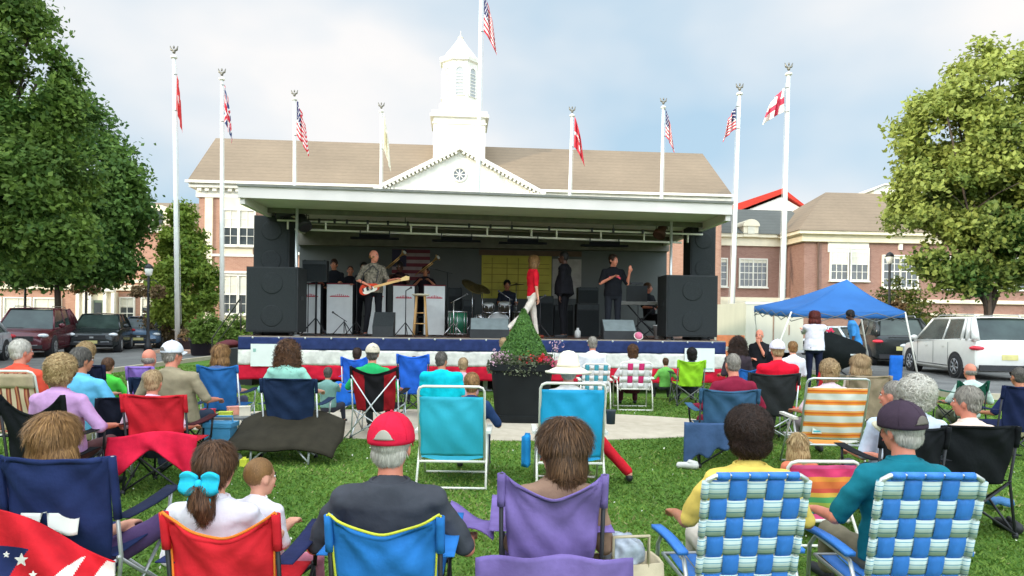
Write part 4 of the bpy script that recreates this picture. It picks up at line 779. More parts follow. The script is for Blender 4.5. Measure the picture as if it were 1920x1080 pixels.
BLK = mat('black_box', (.028, .031, .032), rough=.65, var=.2, scale=5, bump=.1); BLK2 = mat('black_grille', (.020, .024, .025), rough=.8, var=.3, scale=60, bump=.4, bscale=160); CHR = mat('chrome', C(200, 200, 200), rough=.25, metal=.9)
MB().bx(0, SW, .02, 4.7, ZD-.14, ZD).build('deck', DKWOOD, stage)
MB().bx(0, SW, -.03, .019, ZD-.06, ZD+.004).build('deck_edge', mat('edge_grey', C(150, 142, 128)), stage)
MB().bx(.3, SW-.3, .8, 4.4, .4, ZD-.145).build('chassis', mat('chassis', (.03, .03, .03)), stage)
for x in (SW*.42, SW*.52): MB().cyl((x, .9, .36), (x, 1.15, .36), .36, n=20).build('wheel', mat('rubber', (.02, .02, .02), rough=.9), stage)
for x in (.5, SW/2, SW-.5): MB().bx(x-.05, x+.05, .5, .6, 0, ZD-.14).bx(x-.15, x+.15, .4, .7, 0, .03).build('jack_leg', ALU, stage)
zb_, zw, zr_, zq = ZD-.02, .885, .565, .25
for nm, za_, zc, m in (('blue_bunting', zb_, zw, fab(44, 56, 98)), ('white_bunting', zw, zr_, fab(222, 218, 208)), ('red_bunting', zr_, zq, fab(196, 28, 52))):
    MB().sheet(lambda u, v: (SW*u, -.05-.012*math.sin(u*95+math.sin(u*31)*2)*(.4+v)-.02*(v if nm == 'red_bunting' else .3)+.004*math.sin(u*300+v*5), za_+(zc-za_)*v+.012*math.sin(u*41)*v*(nm == 'red_bunting')), 260, 6, .005).build(nm, m, stage, True)
for i in range(19): MB().ell((.3+i*(SW-.6)/18, -.06, ZD-.03), (.022, .012, .022), 8, 6).build('grommet', ALU, stage, True)
for (a, b, c, d, lb) in ((470, 545, 645, 687, ''), (1284, 1340, 653, 697, '')):
    p = MB(); x0, x1 = sx(a, -.1, .9), sx(b, -.1, .9); z1, z0 = sz((a+b)/2, c, -.1), sz((a+b)/2, d, -.1); p.bx(x0, x1, -.1, -.085, z0, z1)
    po = p.build('notice_board', mat('poster_white', C(226, 230, 222), var=.03), None); po.location = s0; po.rotation_euler = (0, 0, SA)
    tag(po, 'white notice fixed to the %s end of the stage skirt' % ('left' if a < 900 else 'right'), 'sign'); q = MB(); rr = random.Random(a)
    if a > 900:
        for i in range(3): q.bx(x0+.08+i*.14, x0+.17+i*.14, -.105, -.1005, z0+.1, z0+.16+.04*(i % 2))
        q.bx(x0+.3, x1-.04, -.105, -.1005, z0+.05, z0+.075)
    else: q.bx(x0+.05, x0+.11, -.105, -.1005, z1-.17, z1-.1)
    q.build('printed_mark', mat('print_green', C(150, 190, 176)), po)
BD = 4.45
MB().bx(.1, SW-.1, BD, BD+.1, ZD, 3.55).build('back_wall', WALLM, stage)
MB().bx(.1, SW-.1, BD-.25, BD+.1, 3.55, 4.0).build('wall_header', mat('header_grey', C(104, 100, 90)), stage)
# roof: a slab with a deep front fascia, leaning slightly down to the right
zl, zr2 = sz(452, 347, -.7), sz(1366, 380, -.7); xl, xr = sx(450, -.7, 4.3), sx(1370, -.7, 4.2); th = .26
rz = lambda x: zl+(zr2-zl)*(x-xl)/(xr-xl)
def rbox(x0, x1, y0, y1, a, b): return MB().add([(x0, y0, rz(x0)+a), (x1, y0, rz(x1)+a), (x1, y1, rz(x1)+a), (x0, y1, rz(x0)+a), (x0, y0, rz(x0)+b), (x1, y0, rz(x1)+b), (x1, y1, rz(x1)+b), (x0, y1, rz(x0)+b)], [(0, 3, 2, 1), (4, 5, 6, 7), (0, 1, 5, 4), (1, 2, 6, 5), (2, 3, 7, 6), (3, 0, 4, 7)])
rbox(xl, xr, -.7, 4.7, -th+.05, -.03).build('roof', PALE, stage); rbox(xl-.02, xr+.02, -.76, -.703, -th, 0).build('fascia', PALE, stage); rbox(xl-.03, xr+.03, -.8, -.762, -.035, .012).build('drip_edge', mat('edge_dark', C(120, 120, 112)), stage)
rbox(xl-.0, xl+.1, -.7, 4.7, -th-.12, -th+.048).build('roof_rail', PALE, stage); rbox(xr-.1, xr, -.7, 4.7, -th-.12, -th+.048).build('roof_rail', PALE, stage)
for y in (.8, 2.4, 3.6): rbox(xl+.1, xr-.1, y, y+.08, -th-.06, -th+.049).build('roof_rib', mat('header_grey', C(104, 100, 90)), stage)
# lighting truss under the roof
ty_ = 1.0; tz = lambda x, a: rz(x)-.46-a
tg = thing('lighting_truss', 'white ladder truss of lamp bars hung across the stage under the roof', 'truss', s0, SA)
x0, x1 = sx(520, ty_, 4), sx(1318, ty_, 4); q = MB().tube([(x0, ty_, tz(x0, 0)), (x1, ty_, tz(x1, 0))], .022, 8).tube([(x0+.4, ty_, tz(x0, .2)), (x1-.5, ty_, tz(x1, .2))], .024, 8); q.build('rail', WPL, tg, True)
for px in (540, 611, 690, 771, 819, 914, 997, 1044, 1127, 1208, 1290): x = sx(px, ty_, 4); MB().tube([(x, ty_, tz(x, 0)), (x, ty_, tz(x, .2))], .022, 8).build('rung', WPL, tg, True)
for px in (599, 628, 651, 690, 728, 765, 880, 920, 960, 1030, 1110, 1150, 1205): x = sx(px, ty_, 4); MB().box((x, ty_, tz(x, -.02)), (.05, .07, .09)).build('clamp', BLKM, tg)
for px in (575, 760, 960, 1150, 1300): x = sx(px, ty_, 4); MB().tube([(x, ty_, tz(x, 0)), (x, ty_, rz(x)-th)], .01, 6).build('hanger', BLKM, tg)
for i, (a, b) in enumerate(((658, 748), (811, 902), (936, 1026), (1090, 1178))):
    xa, xb = sx(a, .9, 4), sx(b, .9, 4); xm = (xa+xb)/2; z = tz(xm, .34); lb = MB().bx(xa, xb, .85, .97, z-.03, z+.012)
    lt = thing('light_bar', 'black stage light bar under the truss, %s from the left' % ('first', 'second', 'third', 'fourth')[i], 'stage light', SMX @ V((0, 0, 0)), SA, 'light bars on the stage truss'); MTB = mat('matte_black', (.006, .006, .007), rough=.95, spec=.1); lb.build('housing', MTB, lt)
    MB().bx(xa+.2, xb-.2, .84, .98, z+.014, z+.075).build('lamp_row', MTB, lt)
    for x in (xa+.2, xb-.22): MB().bx(x, x+.025, .9, .93, z+.01, z+.17).build('bracket', BLKM, lt)
def spot(px, py, y, d, label, col=BLKM, r=.1):
    x = sx(px, y, 4); z = sz(px, py, y); t = thing('spotlight', label, 'stage light', SMX @ V((x, y, z)), SA, 'spotlights at the roof ends'); d = V(d).normalized()
    MB().lathe([(.03, -.17), (r*.8, -.15), (r*.85, .06), (r*1.2, .1), (r*1.2, .2), (r*.9, .19)], n=16).xf(d.to_track_quat('Z', 'Y').to_matrix().to_4x4()).build('can', col, t, True)
    MB().tube([(-.13, 0, 0), (-.13, 0, .14), (.13, 0, .14), (.13, 0, 0)], .012, 6).build('yoke', BLKM, t, True)
spot(535, 400, 1.0, (-.9, .1, -.1), 'dark spotlight nearest the left end of the stage roof'); spot(568, 415, .9, (.5, -.5, -.9), 'dark spotlight with open barn door left of the first light bar', r=.13); spot(548, 398, 1.2, (.4, .6, .2), 'dark lamp body behind the left roof pole')
spot(1241, 430, .9, (-.5, -.4, -.9), 'round reddish-brown spotlight at the right end of the truss', mat('lamp_red', (.08, .03, .02)), .12); spot(1264, 415, 1.1, (-.8, .2, .1), 'dark spotlight beside the right roof pole'); spot(1287, 409, 1.0, (.8, .2, .1), 'dark spotlight above the right speaker tower')
for px, lb in ((556, 'left'), (1258, 'right')): x = sx(px, .5, 3); p = thing('roof_pole', 'silver pole holding the stage roof above the %s speaker' % lb, 'pole', SMX @ V((x, .5, ZD)), SA, 'stage roof poles'); MB().cyl((0, 0, 0), (0, 0, rz(x)-th-ZD), .032, n=12).build('pole_tube', ALU, p, True); MB().lathe([(.1, 0), (.1, .015), (.04, .03)]).build('base_plate', ALU, p, True)
# --- cables lying on the deck
rc = random.Random(5)
for i, (pa, pb_, y0_, y1_) in enumerate(((566, 640, .5, 1.6), (600, 700, .3, 1.2), (640, 740, .45, .9), (735, 800, .3, 1.4), (800, 900, .4, 1.5), (950, 1040, .3, 1.3), (1020, 1130, .5, 1.2), (1120, 1240, .35, 1.5))):
    pts_ = [(sx(pa+(pb_-pa)*q/14, y0_+(y1_-y0_)*q/14)+rc.uniform(-.06, .06), y0_+(y1_-y0_)*q/14+.12*math.sin(q*1.1+i), ZD+.012) for q in range(15)]
    o = MB().tube(pts_, .011, 5).build('cable', BLK, None, True); o.location = s0; o.rotation_euler.z = SA; tag(o, 'thin black cable on the stage deck '+('behind the left subwoofer', 'between the first two band fronts', 'by the guitarist', 'before the empty microphone stand', 'before the green drum', 'behind the conifer', 'by the pale bottle', 'before the keyboard')[i], 'cable', 'cables on the stage deck')
# --- speakers
def spk(a, b, c, d, y, dep_, label, name='speaker', rows=2, wheels=False, grp='black PA speakers', z0=None):
    x0, x1 = sx(a, y, 2), sx(b, y, 2); zt_ = sz((a+b)/2, c, y); zb = z0 if z0 is not None else ZD+(.08 if wheels else .0)
    t = thing(name, label, 'speaker', SMX @ V(((x0+x1)/2, y, zb)), SA, grp); w, h = x1-x0, zt_-zb
    f = MB().bx(-w/2, w/2, .02, dep_, 0, h).build('cabinet', BLK, t); g = MB().bx(-w/2+.03, w/2-.03, -.002, .017, .03, h-.03)
    g.build('grille', BLK2, t)
    for i in range(rows): zc = h*(i+.5)/rows; rr = min(w, h/rows)*.36; MB().lathe([(rr*.9, 0), (rr*.92, .004), (rr*.86, .006), (rr*.5, .003), (rr*.3, .004), (.001, .005)], n=24).xf(MX.Translation((0, -.004, zc)) @ MX.Rotation(PI/2, 4, 'X')).build('driver', BLK2, t, True)
    for s in (-1, 1): MB().bx(s*w/2-.004*s, s*w/2+.012*s, dep_*.3, dep_*.6, h*.5, h*.56).build('handle', DARKM, t)
    if wheels:
        for s in (-1, 1):
            for yy in (.1, dep_-.1): MB().cyl((s*w*.36-.02, yy, -.04), (s*w*.36+.02, yy, -.04), .04, n=12).build('castor', DARKM, t)
    return t
spk(461, 558, 500, 612, .25, .8, 'big black subwoofer at the left front corner of the stage', wheels=True)
spk(1250, 1346, 516, 630, .25, .8, 'big black subwoofer at the right front corner of the stage', wheels=True)
T_ = spk(474, 541, 404, 500, 1.1, .6, 'tall narrow black speaker tower standing behind the left subwoofer', rows=4, z0=ZD); T_ = spk(1294, 1341, 424, 516, 1.1, .6, 'tall narrow black speaker tower standing behind the right subwoofer', rows=4, z0=ZD)
def wedge(a, b, c, d, y, label, top=False):
    x0, x1 = sx(a, y), sx(b, y); h = sz((a+b)/2, c, y)-ZD; w = x1-x0; t = thing('stage_monitor', label, 'speaker', SMX @ V(((x0+x1)/2, y, ZD)), SA, 'floor monitors at the stage front')
    q = MB(); pr_ = [(0, 0), (.42, 0), (.42, h), (.3, h), (.0, h*.42)]
    q.rings([[V((-w/2, p[0], p[1])) for p in pr_], [V((w/2, p[0], p[1])) for p in pr_]]).build('cabinet', BLK, t)
    n = V((0, -(h-h*.42), .3)).normalized()
    q = MB().sheet(lambda u, v: V((-w/2+.02+(w-.04)*u, .01+.28*v, h*.42+h*.58*v*.97))+n*.012, 4, 4, .006); q.build('grille', mat('monitor_top', C(118, 128, 128)) if top else BLK2, t)
    MB().bx(w/2-.002, w/2+.01, .15, .28, h*.2, h*.32).bx(-w/2-.01, -w/2+.002, .15, .28, h*.2, h*.32).build('handle', DARKM, t)
wedge(698, 737, 585, 625, .35, 'small black floor monitor by the guitarist\'s feet'); wedge(881, 955, 597, 628, .35, 'wide floor monitor with pale top in front of the drum kit', True); wedge(1132, 1194, 600, 630, .35, 'floor monitor with pale top in front of the man in the black T-shirt', True)
# --- white band fronts with a red mark
def mark(q, w, z):
    q.bx(-w*.38, w*.38, -.022, -.0165, z-.012, z+.012)
    for i in range(9): a = -w*.3+i*w*.075; q.bx(a-.009, a+.009, -.022, -.0165, z+.013, z+.03+.035*math.exp(-((i-4)/2.2)**2))
for i, (a, b, y, hid) in enumerate(((562, 601, 2.2, 0), (613, 661, 2.2, 0), (690, 723, 2.2, 0), (737, 777, 1.9, 0), (795, 834, 1.9, 0))):
    x0, x1 = sx(a, y, 1.8), sx(b, y, 1.8); w = x1-x0; h = sz((a+b)/2, 531 if i < 3 else 534, y)-ZD
    t = thing('band_front', ['white music stand front nearest the left subwoofer', 'white music stand front left of the guitarist', 'white music stand front half hidden behind the guitarist', 'white music stand front behind the empty microphone stand', 'white music stand front right of the wooden stool'][i], 'music stand', SMX @ V(((x0+x1)/2, y, ZD)), SA, 'white music stand fronts')
    MB().bx(-w/2, w/2, -.015, .015, .02, h-.03).build('panel', mat('front_white', C(216, 218, 216), var=.05), t); MB().bx(-w/2-.01, -w/2, -.02, .22, 0, h-.03).bx(w/2, w/2+.01, -.02, .22, 0, h-.03).build('side_panel', BLK, t)
    MB().bx(-w/2-.012, w/2+.012, -.024, .24, h-.03, h).build('top_trim', mat('maroon', C(110, 34, 44)), t)
    q = MB(); mark(q, w, h*.74); q.build('band_emblem', mat('print_red', C(192, 70, 84)), t)
# --- banners on the back wall
y = BD-.03
def wallbox(a, b, c, d, dy, m, name, par): return MB().bx(sx(a, y, 3), sx(b, y, 3), y-dy, y-dy+.012, sz((a+b)/2, d, y), sz((a+b)/2, c, y)).build(name, m, par)
t = thing('banner', 'yellow banner of dark-lined panels hung behind the drummer', 'banner', s0, SA); YB = mat('banner_yellow', C(176, 166, 66), var=.12, scale=3)
wallbox(903, 1034, 478, 560, .01, YB, 'cloth', t); wallbox(898, 1090, 470, 480, .035, mat('header_brown', C(96, 74, 60)), 'header', t)
q = MB()
for px in (922, 950, 971, 1003): q.bx(sx(px, y, 3), sx(px, y, 3)+.02, y-.016, y-.0105, sz(960, 556, y), sz(960, 484, y))
for py in (495, 503, 515, 530, 544): q.bx(sx(906, y, 3), sx(1030, y, 3), y-.016, y-.0105, sz(960, py, y)-.008, sz(960, py, y)+.008)
q.build('lines', mat('banner_lines', C(120, 112, 40)), t)
t = tag(wallbox(1036, 1090, 486, 560, .01, mat('grey_cloth', C(150, 146, 140)), 'wall_cloth', None), 'grey cloth panel hung right of the yellow banner', 'banner'); t.location = s0; t.rotation_euler = (0, 0, SA)
t = thing('wall_flag', 'dark maroon striped flag pinned to the back wall behind the horn players', 'flag', s0, SA); MR = mat('flag_maroon', C(104, 34, 48)); MW = mat('flag_dull', C(140, 124, 124)); 
for i in range(9): wallbox(735, 806, 468+i*6.4, 468+(i+1)*6.4, .01, MR if i % 2 == 0 else MW, 'stripe', t)
wallbox(735, 762, 468, 500, .016, mat('flag_navy_dull', C(44, 40, 64)), 'canton', t)
# --- backline
def sbox(a, b, c, y, dep_, label, name='amplifier', m=BLK, z0=ZD, cat='amplifier', grille=True):
    x0, x1 = sx(a, y, 2), sx(b, y, 2); h = sz((a+b)/2, c, y)-z0; w = x1-x0; t = thing(name, label, cat, SMX @ V(((x0+x1)/2, y, z0)), SA)
    MB().bx(-w/2, w/2, .01, dep_, 0, h).build('cabinet', m, t)
    if grille: MB().bx(-w/2+.02, w/2-.02, -.002, .008, .02, h*.8).build('grille', BLK2, t); MB().bx(-w/2+.02, w/2-.02, -.006, .008, h*.83, h-.02).build('control_panel', mat('panel_grey', C(64, 68, 70)), t)
    for s in (-1, 1): MB().box((s*w*.4, .03, h+.008), (.03, .03, .016)).build('corner', DARKM, t)
    return t
sbox(1006, 1038, 555, 3.4, .4, 'tall black cabinet behind the singer in red'); sbox(1082, 1124, 570, 2.6, .45, 'black cabinet under a smaller amplifier between the two standing men'); sbox(1084, 1122, 539, 2.62, .36, 'small black amplifier on top of the cabinet between the two standing men', z0=sz(1103, 569, 2.6)+.004)
sbox(566, 612, 488, 1.9, .25, 'black flat speaker behind the silver left roof pole', name='speaker', cat='speaker', z0=sz(590, 528, 1.9)); 
sp_ = MB().tube([(0, .1, 0), (0, .1, sz(590, 528, 1.9)-ZD)], .025, 8).tube([(-.3, -.1, .01), (0, .1, .4), (.3, -.1, .01)], .018, 6); o = sp_.build('speaker_stand', BLKM, None, True); o.location = sl_(590, 1.9); o.rotation_euler.z = SA; tag(o, 'black tripod stand carrying the flat speaker at the left', 'stand')
sbox(840, 866, 540, 3.3, .4, 'black cabinet behind the green drum'); sbox(868, 890, 562, 3.0, .35, 'low black case left of the drum kit')
sbox(1040, 1075, 572, 3.6, .4, 'low black cabinet right of the tall black one')
# drum kit
def drum(px, y, zc, r, L_, axis, label, shell, name='drum', tiltx=0, group='drums of the drum kit', legs=False, grp2=None):
    t = thing(name, label, 'drum', SMX @ V((sx(px, y, zc), y, zc)), SA, group); Mr = MX.Rotation(PI/2, 4, 'X') if axis == 'y' else MX.Rotation(tiltx, 4, 'X')
    MB().lathe([(r*.985, -L_/2), (r*.99, 0), (r*.985, L_/2)], n=28).xf(Mr).build('shell', shell, t, True)
    for s in (-1, 1): MB().lathe([(r*.97, s*L_/2+s*.002), (r*1.03, s*L_/2+s*.004), (r*1.03, s*L_/2-s*.03), (r*.99, s*L_/2-s*.03)], n=28).xf(Mr).build('hoop', CHR, t, True); MB().lathe([(.001, s*(L_/2+.003)), (r*.96, s*(L_/2+.004)), (r*.96, s*(L_/2-.004)), (.001, s*(L_/2-.005))], n=28).xf(Mr).build('drum_head', mat('drum_skin', C(196, 198, 196), var=.05), t, True)
    lg = MB()
    for i in range(8): a = i*PI/4; lg.tube([(r*1.02*math.cos(a), r*1.02*math.sin(a), -L_/2), (r*1.02*math.cos(a), r*1.02*math.sin(a), L_/2)], .007, 5)
    lg.xf(Mr).build('tension_rod', CHR, t, True)
    if legs:
        for i in range(3): a = i*2.1+.4; MB().tube([(r*1.03*math.cos(a), r*1.03*math.sin(a), 0), (r*1.25*math.cos(a), r*1.25*math.sin(a), -zc+ZD)], .011, 6).build('leg', CHR, t, True)
    return t
GRN = mat('green_lacquer', C(38, 92, 68), rough=.25, var=.1); DSH = mat('drum_shell', C(66, 62, 52), rough=.3); GLD = mat('cymbal', C(96, 84, 52), rough=.35, metal=.7)
drum(934, 2.6, ZD+.30, .30, .36, 'y', 'bass drum with pale front skin behind the wide monitor', DSH); drum(916, 2.4, ZD+.70, .14, .2, 'z', 'left rack tom above the bass drum', DSH, tiltx=.35); drum(946, 2.4, ZD+.72, .15, .22, 'z', 'right rack tom above the bass drum', DSH, tiltx=.35)
drum(902, 2.7, ZD+.45, .17, .16, 'z', 'snare drum at the left of the drum kit', CHR, legs=True); drum(974, 2.9, ZD+.42, .2, .4, 'z', 'floor tom at the right of the drum kit', DSH, legs=True)
drum(858, 1.5, ZD+.32, .22, .55, 'z', 'green lacquered drum standing right of the white band fronts', GRN, legs=True)
def cymbal(px, py, y, r, tx, ty, label):
    z = sz(px, py, y); t = thing('cymbal', label, 'cymbal', SMX @ V((sx(px, y, z), y, ZD)), SA, 'cymbals on stands'); h = z-ZD
    MB().lathe([(.001, .03), (r*.14, .024), (r*.22, .008), (r*.7, -.002), (r, -.012), (r, -.016), (.001, -.004)], n=30).xf(MX.Translation((0, 0, h)) @ MX.Rotation(tx, 4, 'X') @ MX.Rotation(ty, 4, 'Y')).build('disc', GLD, t, True)
    MB().tube([(0, 0, h), (0, 0, .3)], .011, 7).tube([(-.2, -.12, .01), (0, 0, .35)], .009, 6).tube([(.2, -.12, .01), (0, 0, .35)], .009, 6).tube([(0, .22, .01), (0, 0, .35)], .009, 6).build('stand', CHR, t, True)
cymbal(886, 537, 2.3, .3, .5, .5, 'large dark cymbal tilted up left of the drum kit'); cymbal(905, 541, 2.5, .22, .5, .4, 'smaller cymbal just right of the large tilted one'); cymbal(968, 533, 3.0, .22, .1, -.1, 'flat cymbal right of the drummer\'s head')
# stool
t = thing('bar_stool', 'light wooden bar stool with white seat between the band fronts', 'stool', sl_(788, 1.2), SA); h = sz(788, 551, 1.2)-ZD; WD = mat('pale_wood', C(206, 162, 104), rough=.5, var=.15, scale=5, stretch=(1, 1, .2))
MB().lathe([(.17, h-.045), (.2, h-.03), (.2, h-.008), (.17, h)], n=24).build('seat', mat('stool_seat', C(216, 206, 180)), t, True)
for a in (.785, 2.356, 3.927, 5.498): MB().tube([(.22*math.cos(a), .22*math.sin(a), 0), (.13*math.cos(a), .13*math.sin(a), h-.04)], .02, 8).build('leg', WD, t, True)
for zf in (.3, .55):
    rr = (.22-.09*zf)*.98; q = MB()
    for k in range(4): a, b = .785+k*PI/2, .785+(k+1)*PI/2; q.tube([(rr*math.cos(a), rr*math.sin(a), h*zf+.02*(k % 2)), (rr*math.cos(b), rr*math.sin(b), h*zf+.02*(k % 2))], .012, 6)
    q.build('rung', WD, t, True)
def micstand(px, y, ptop, label, boom=None, tripod=True, mic=True, m=BLKM):
    t = thing('microphone_stand', label, 'microphone stand', sl_(px, y), SA, 'microphone stands on the stage'); h = sz(px, ptop, y)-ZD
    MB().tube([(0, 0, .05), (0, 0, h)], .012, 7).build('pole', m, t, True); q = MB()
    if tripod:
        for a in (-.6, 1.5, 3.7): q.tube([(.28*math.cos(a), .28*math.sin(a), .012), (0, 0, .32)], .011, 6)
    else: q.lathe([(.14, 0), (.14, .02), (.02, .04)], n=20)
    q.build('base', m, t, True); e = V((0, 0, h))
    if boom: e2 = e+V(boom); MB().tube([e-V(boom)*.4, e2], .009, 6).build('boom', m, t, True); e = e2
    if mic: d = V(boom).normalized() if boom else V((.8, 0, .5)); MB().cap(e, e+d*.12, .012, .016, 8).ell(e+d*.14, .028, 10, 8).build('microphone', mat('mic_grey', C(80, 80, 80)), t, True)
    return t
micstand(760, .5, 545, 'black microphone stand in front of the fourth band front'); micstand(838, 2.4, 511, 'boom microphone stand right of the last band front', boom=(-.32, 0, .08)); micstand(668, 1.2, 528, 'thin microphone stand left of the guitarist', mic=False); micstand(577, 1.4, 530, 'thin microphone stand before the first band front', mic=False, tripod=False)
micstand(645, 1.6, 600, 'low microphone stand on the floor by the second band front', boom=(-.15, 0, .1)); micstand(1012, .9, 560, 'microphone stand between the singer in red and the tall man'); micstand(850, 1.2, 565, 'short microphone stand over the green drum', boom=(.18, 0, .1), m=CHR); micstand(955, 1.8, 560, 'chrome boom stand at the drum kit', boom=(-.15, 0, .1), m=CHR)
# keyboard
t = thing('keyboard', 'silver keyboard on a crossed stand in front of the seated player', 'keyboard', sl_(1203, 1.9), SA); h = sz(1203, 568, 1.9)-ZD
MB().bx(-.62, .62, -.15, .15, h-.05, h+.03).build('case', mat('key_silver', C(140, 140, 134)), t); MB().bx(-.58, .58, .0, .14, h+.031, h+.04).build('keys', mat('key_white', C(220, 220, 214)), t); MB().tube([(-.4, 0, 0), (.35, 0, h-.05)], .018, 7).tube([(.4, .03, 0), (-.35, .03, h-.05)], .018, 7).build('crossed_legs', BLKM, t, True)
t = thing('music_desk', 'black music desk standing behind the keyboard', 'music stand', sl_(1196, 1.75), SA); h = sz(1196, 568, 1.75)-ZD; MB().bx(-.29, .22, -.0, .03, h+.03, h+.42).build('desk', BLK, t); MB().tube([(0, .02, 0), (0, .02, h+.1)], .012).tube([(-.25, 0, .01), (0, .02, .25), (.25, 0, .01)], .01).build('stand', BLKM, t, True)
MB().bx(-.2, .1, -.05, .06, h+.45, h+.5).tube([(-.1, .02, h+.3), (-.05, .0, h+.47)], .008).build('desk_lamp', BLKM, t)
for px, y_, pt, lab in ((1190, 2.3, 0, ''),): pass
o = MB().lathe([(.07, 0), (.07, .16), (.03, .2), (.03, .24), (.0, .24)], n=16).build('water_jug', mat('jug', C(210, 210, 205)), None, True); o.location = sl_(1083, 1.2); tag(o, 'pale plastic bottle on the deck left of the black cabinets', 'bottle')
t = thing('bucket', 'white bucket on the deck under the keyboard player', 'bucket', sl_(1236, 1.2), SA); MB().lathe([(.11, 0), (.14, .3), (.15, .3), (.15, .33), (.001, .33)], n=20).build('tub', mat('bucket_white', C(190, 192, 190)), t, True)
t = thing('toy_ball', 'small pink and white ball at the front edge of the deck', 'ball', sl_(1197, .1), SA); MB().ell((0, 0, .09), .09, 16, 12).build('ball', mat('ball_pink', C(226, 120, 150)), t, True); MB().tube([(.092*math.cos(a*.4), .092*math.sin(a*.4)*.5, .09+.08*math.sin(a*.4)) for a in range(16)], .012, 6, closed=True).build('stripe', WPL, t, True)
# music stand desks and seats behind the band fronts
for i, px in enumerate((630, 700, 790)):
    t = thing('stage_chair', ['black chair behind the second band front', 'black chair behind the guitarist', 'black chair in front of the wall flag'][i], 'chair', sl_(px, 2.95), SA, 'players\' chairs'); MB().box((0, 0, .45), (.44, .42, .05)).build('seat', BLK, t); MB().box((0, .22, .72), (.44, .03, .4)).build('backrest', BLK, t)
    for a in (-.2, .2):
        for b in (-.18, .2): MB().cyl((a, b, 0), (a, b, .43), .012).build('leg', BLKM, t)
t = thing('drum_stool', 'round black drum stool under the drummer', 'stool', sl_(950, 3.35), SA); MB().lathe([(.17, .44), (.18, .47), (.18, .51), (.1, .53), (.001, .53)]).build('seat', BLK, t, True); MB().cyl((0, 0, .1), (0, 0, .44), .02).tube([(-.2, 0, .01), (0, 0, .25), (.2, 0, .01)], .012).build('stand', BLKM, t, True)
t = thing('piano_bench', 'black bench under the keyboard player', 'bench', sl_(1222, 2.75), SA); MB().box((0, 0, .46), (.6, .3, .07)).build('seat', BLK, t); MB().tube([(-.28, 0, 0), (.28, 0, .42)], .015).tube([(.28, 0, 0), (-.28, 0, .42)], .015).build('crossed_legs', BLKM, t)
# ---- band
GB = 'people on the stage'
def onst(label, px, y, rz, **k): return person(label, sl_(px, y), SA+rz, group=GB, **k)
FACE = PI  # towards the audience
gt, gh, gj = onst('guitarist in a patterned open shirt playing a red and white electric guitar', 699, .85, FACE+.35, pose='stand', k=1.11, hair='bald', hc='lbrown', skin='pink', shirt=mat('shirt_pattern', C(110, 102, 88), var=.75, scale=22, rough=.85), pants=(22, 22, 26), arms=('guitarL', 'guitarR'), yaw=.75, wide=1.08, bulk=1.08, legs=((-.16, .03, .54), (-.2, 0, .09), (.12, .03, .54), (.16, 0, .09)) and (((-.12, .03, .54), (-.19, 0, .09)), ((.12, .03, .54), (.17, 0, .09))))
g = thing('electric_guitar', 'red and white electric guitar with a pale neck held by the guitarist', 'guitar', SMX @ V((sx(699, .63, 2), .66, 0)), SA)
zc = sz(690, 541, .6); bd = MB(); pts = []
for i in range(28):
    a = 2*PI*i/28; r = .165+.035*math.cos(2*a)+.02*math.cos(3*a+.5); pts.append((r*1.15*math.cos(a), r*.85*math.sin(a)))
Mg = MX.Translation((-.1, 0, zc)) @ MX.Rotation(-R(16), 4, 'Y')
MB().prism(pts, -.022, .022).xf(Mg).build('body', mat('guitar_red', C(210, 70, 46), rough=.2), g); MB().prism([(x*.72+.01, z*.62-.035) for x, z in pts], -.028, -.0225).xf(Mg).build('pickguard', mat('pickguard', C(235, 228, 214), rough=.3), g)
MB().box((.44, -.03, .0), (.62, .022, .052)).xf(Mg).build('neck', mat('maple', C(224, 176, 112), rough=.4), g); MB().prism([(.74, -.03), (.92, -.05), (.95, .02), (.88, .06), (.74, .032)], -.045, -.025).xf(Mg).build('headstock', mat('maple_light', C(232, 196, 136)), g)
MB().box((-.02, -.034, -.0), (.05, .014, .08)).box((.07, -.034, 0), (.05, .014, .08)).box((-.12, -.036, 0), (.03, .014, .08)).xf(Mg).build('pickup', BLKM, g)
MB().tube([Mg @ V((-.18, .0, .05)), V((-.2, -.05, zc+.35)), V((-.02, .05, zc+.52)), V((.1, .1, zc+.4)), Mg @ V((.2, 0, .1))], .012, 6).build('strap', BLKM, g)
onst('player in black with a bass behind the second band front', 625, 2.85, FACE, pose='stand', k=1.08, hair='short', hc='dbrown', skin='tan', shirt=(26, 27, 32), pants=(20, 20, 24), arms=('hold', 'hold'))
onst('dark-haired player standing right behind the guitarist', 681, 2.6, FACE, pose='stand', k=1.03, hair='short', hc='black', skin='tan', shirt=(30, 30, 34), pants=(20, 20, 24), arms=('hold', 'hold'))
onst('player mostly hidden behind the left subwoofer, face just showing', 549, 2.4, FACE+.2, pose='stand', k=1.02, hair='crop', hc='brown', skin='pink', shirt=(34, 36, 40), pants=(20, 20, 24), arms='side')
onst('horn player in dark maroon standing before the wall flag', 748, 2.85, FACE-.2, pose='stand', k=1.06, hair='short', hc='black', skin='dark', shirt=(38, 20, 26), pants=(20, 20, 24), arms=('horn', 'horn'))
onst('horn player in dark clothes pointing a trumpet to the right', 796, 2.9, FACE, pose='stand', k=1.0, hair='short', hc='dbrown', skin='tan', shirt=(32, 22, 28), pants=(20, 20, 24), arms=('horn', 'horn'))
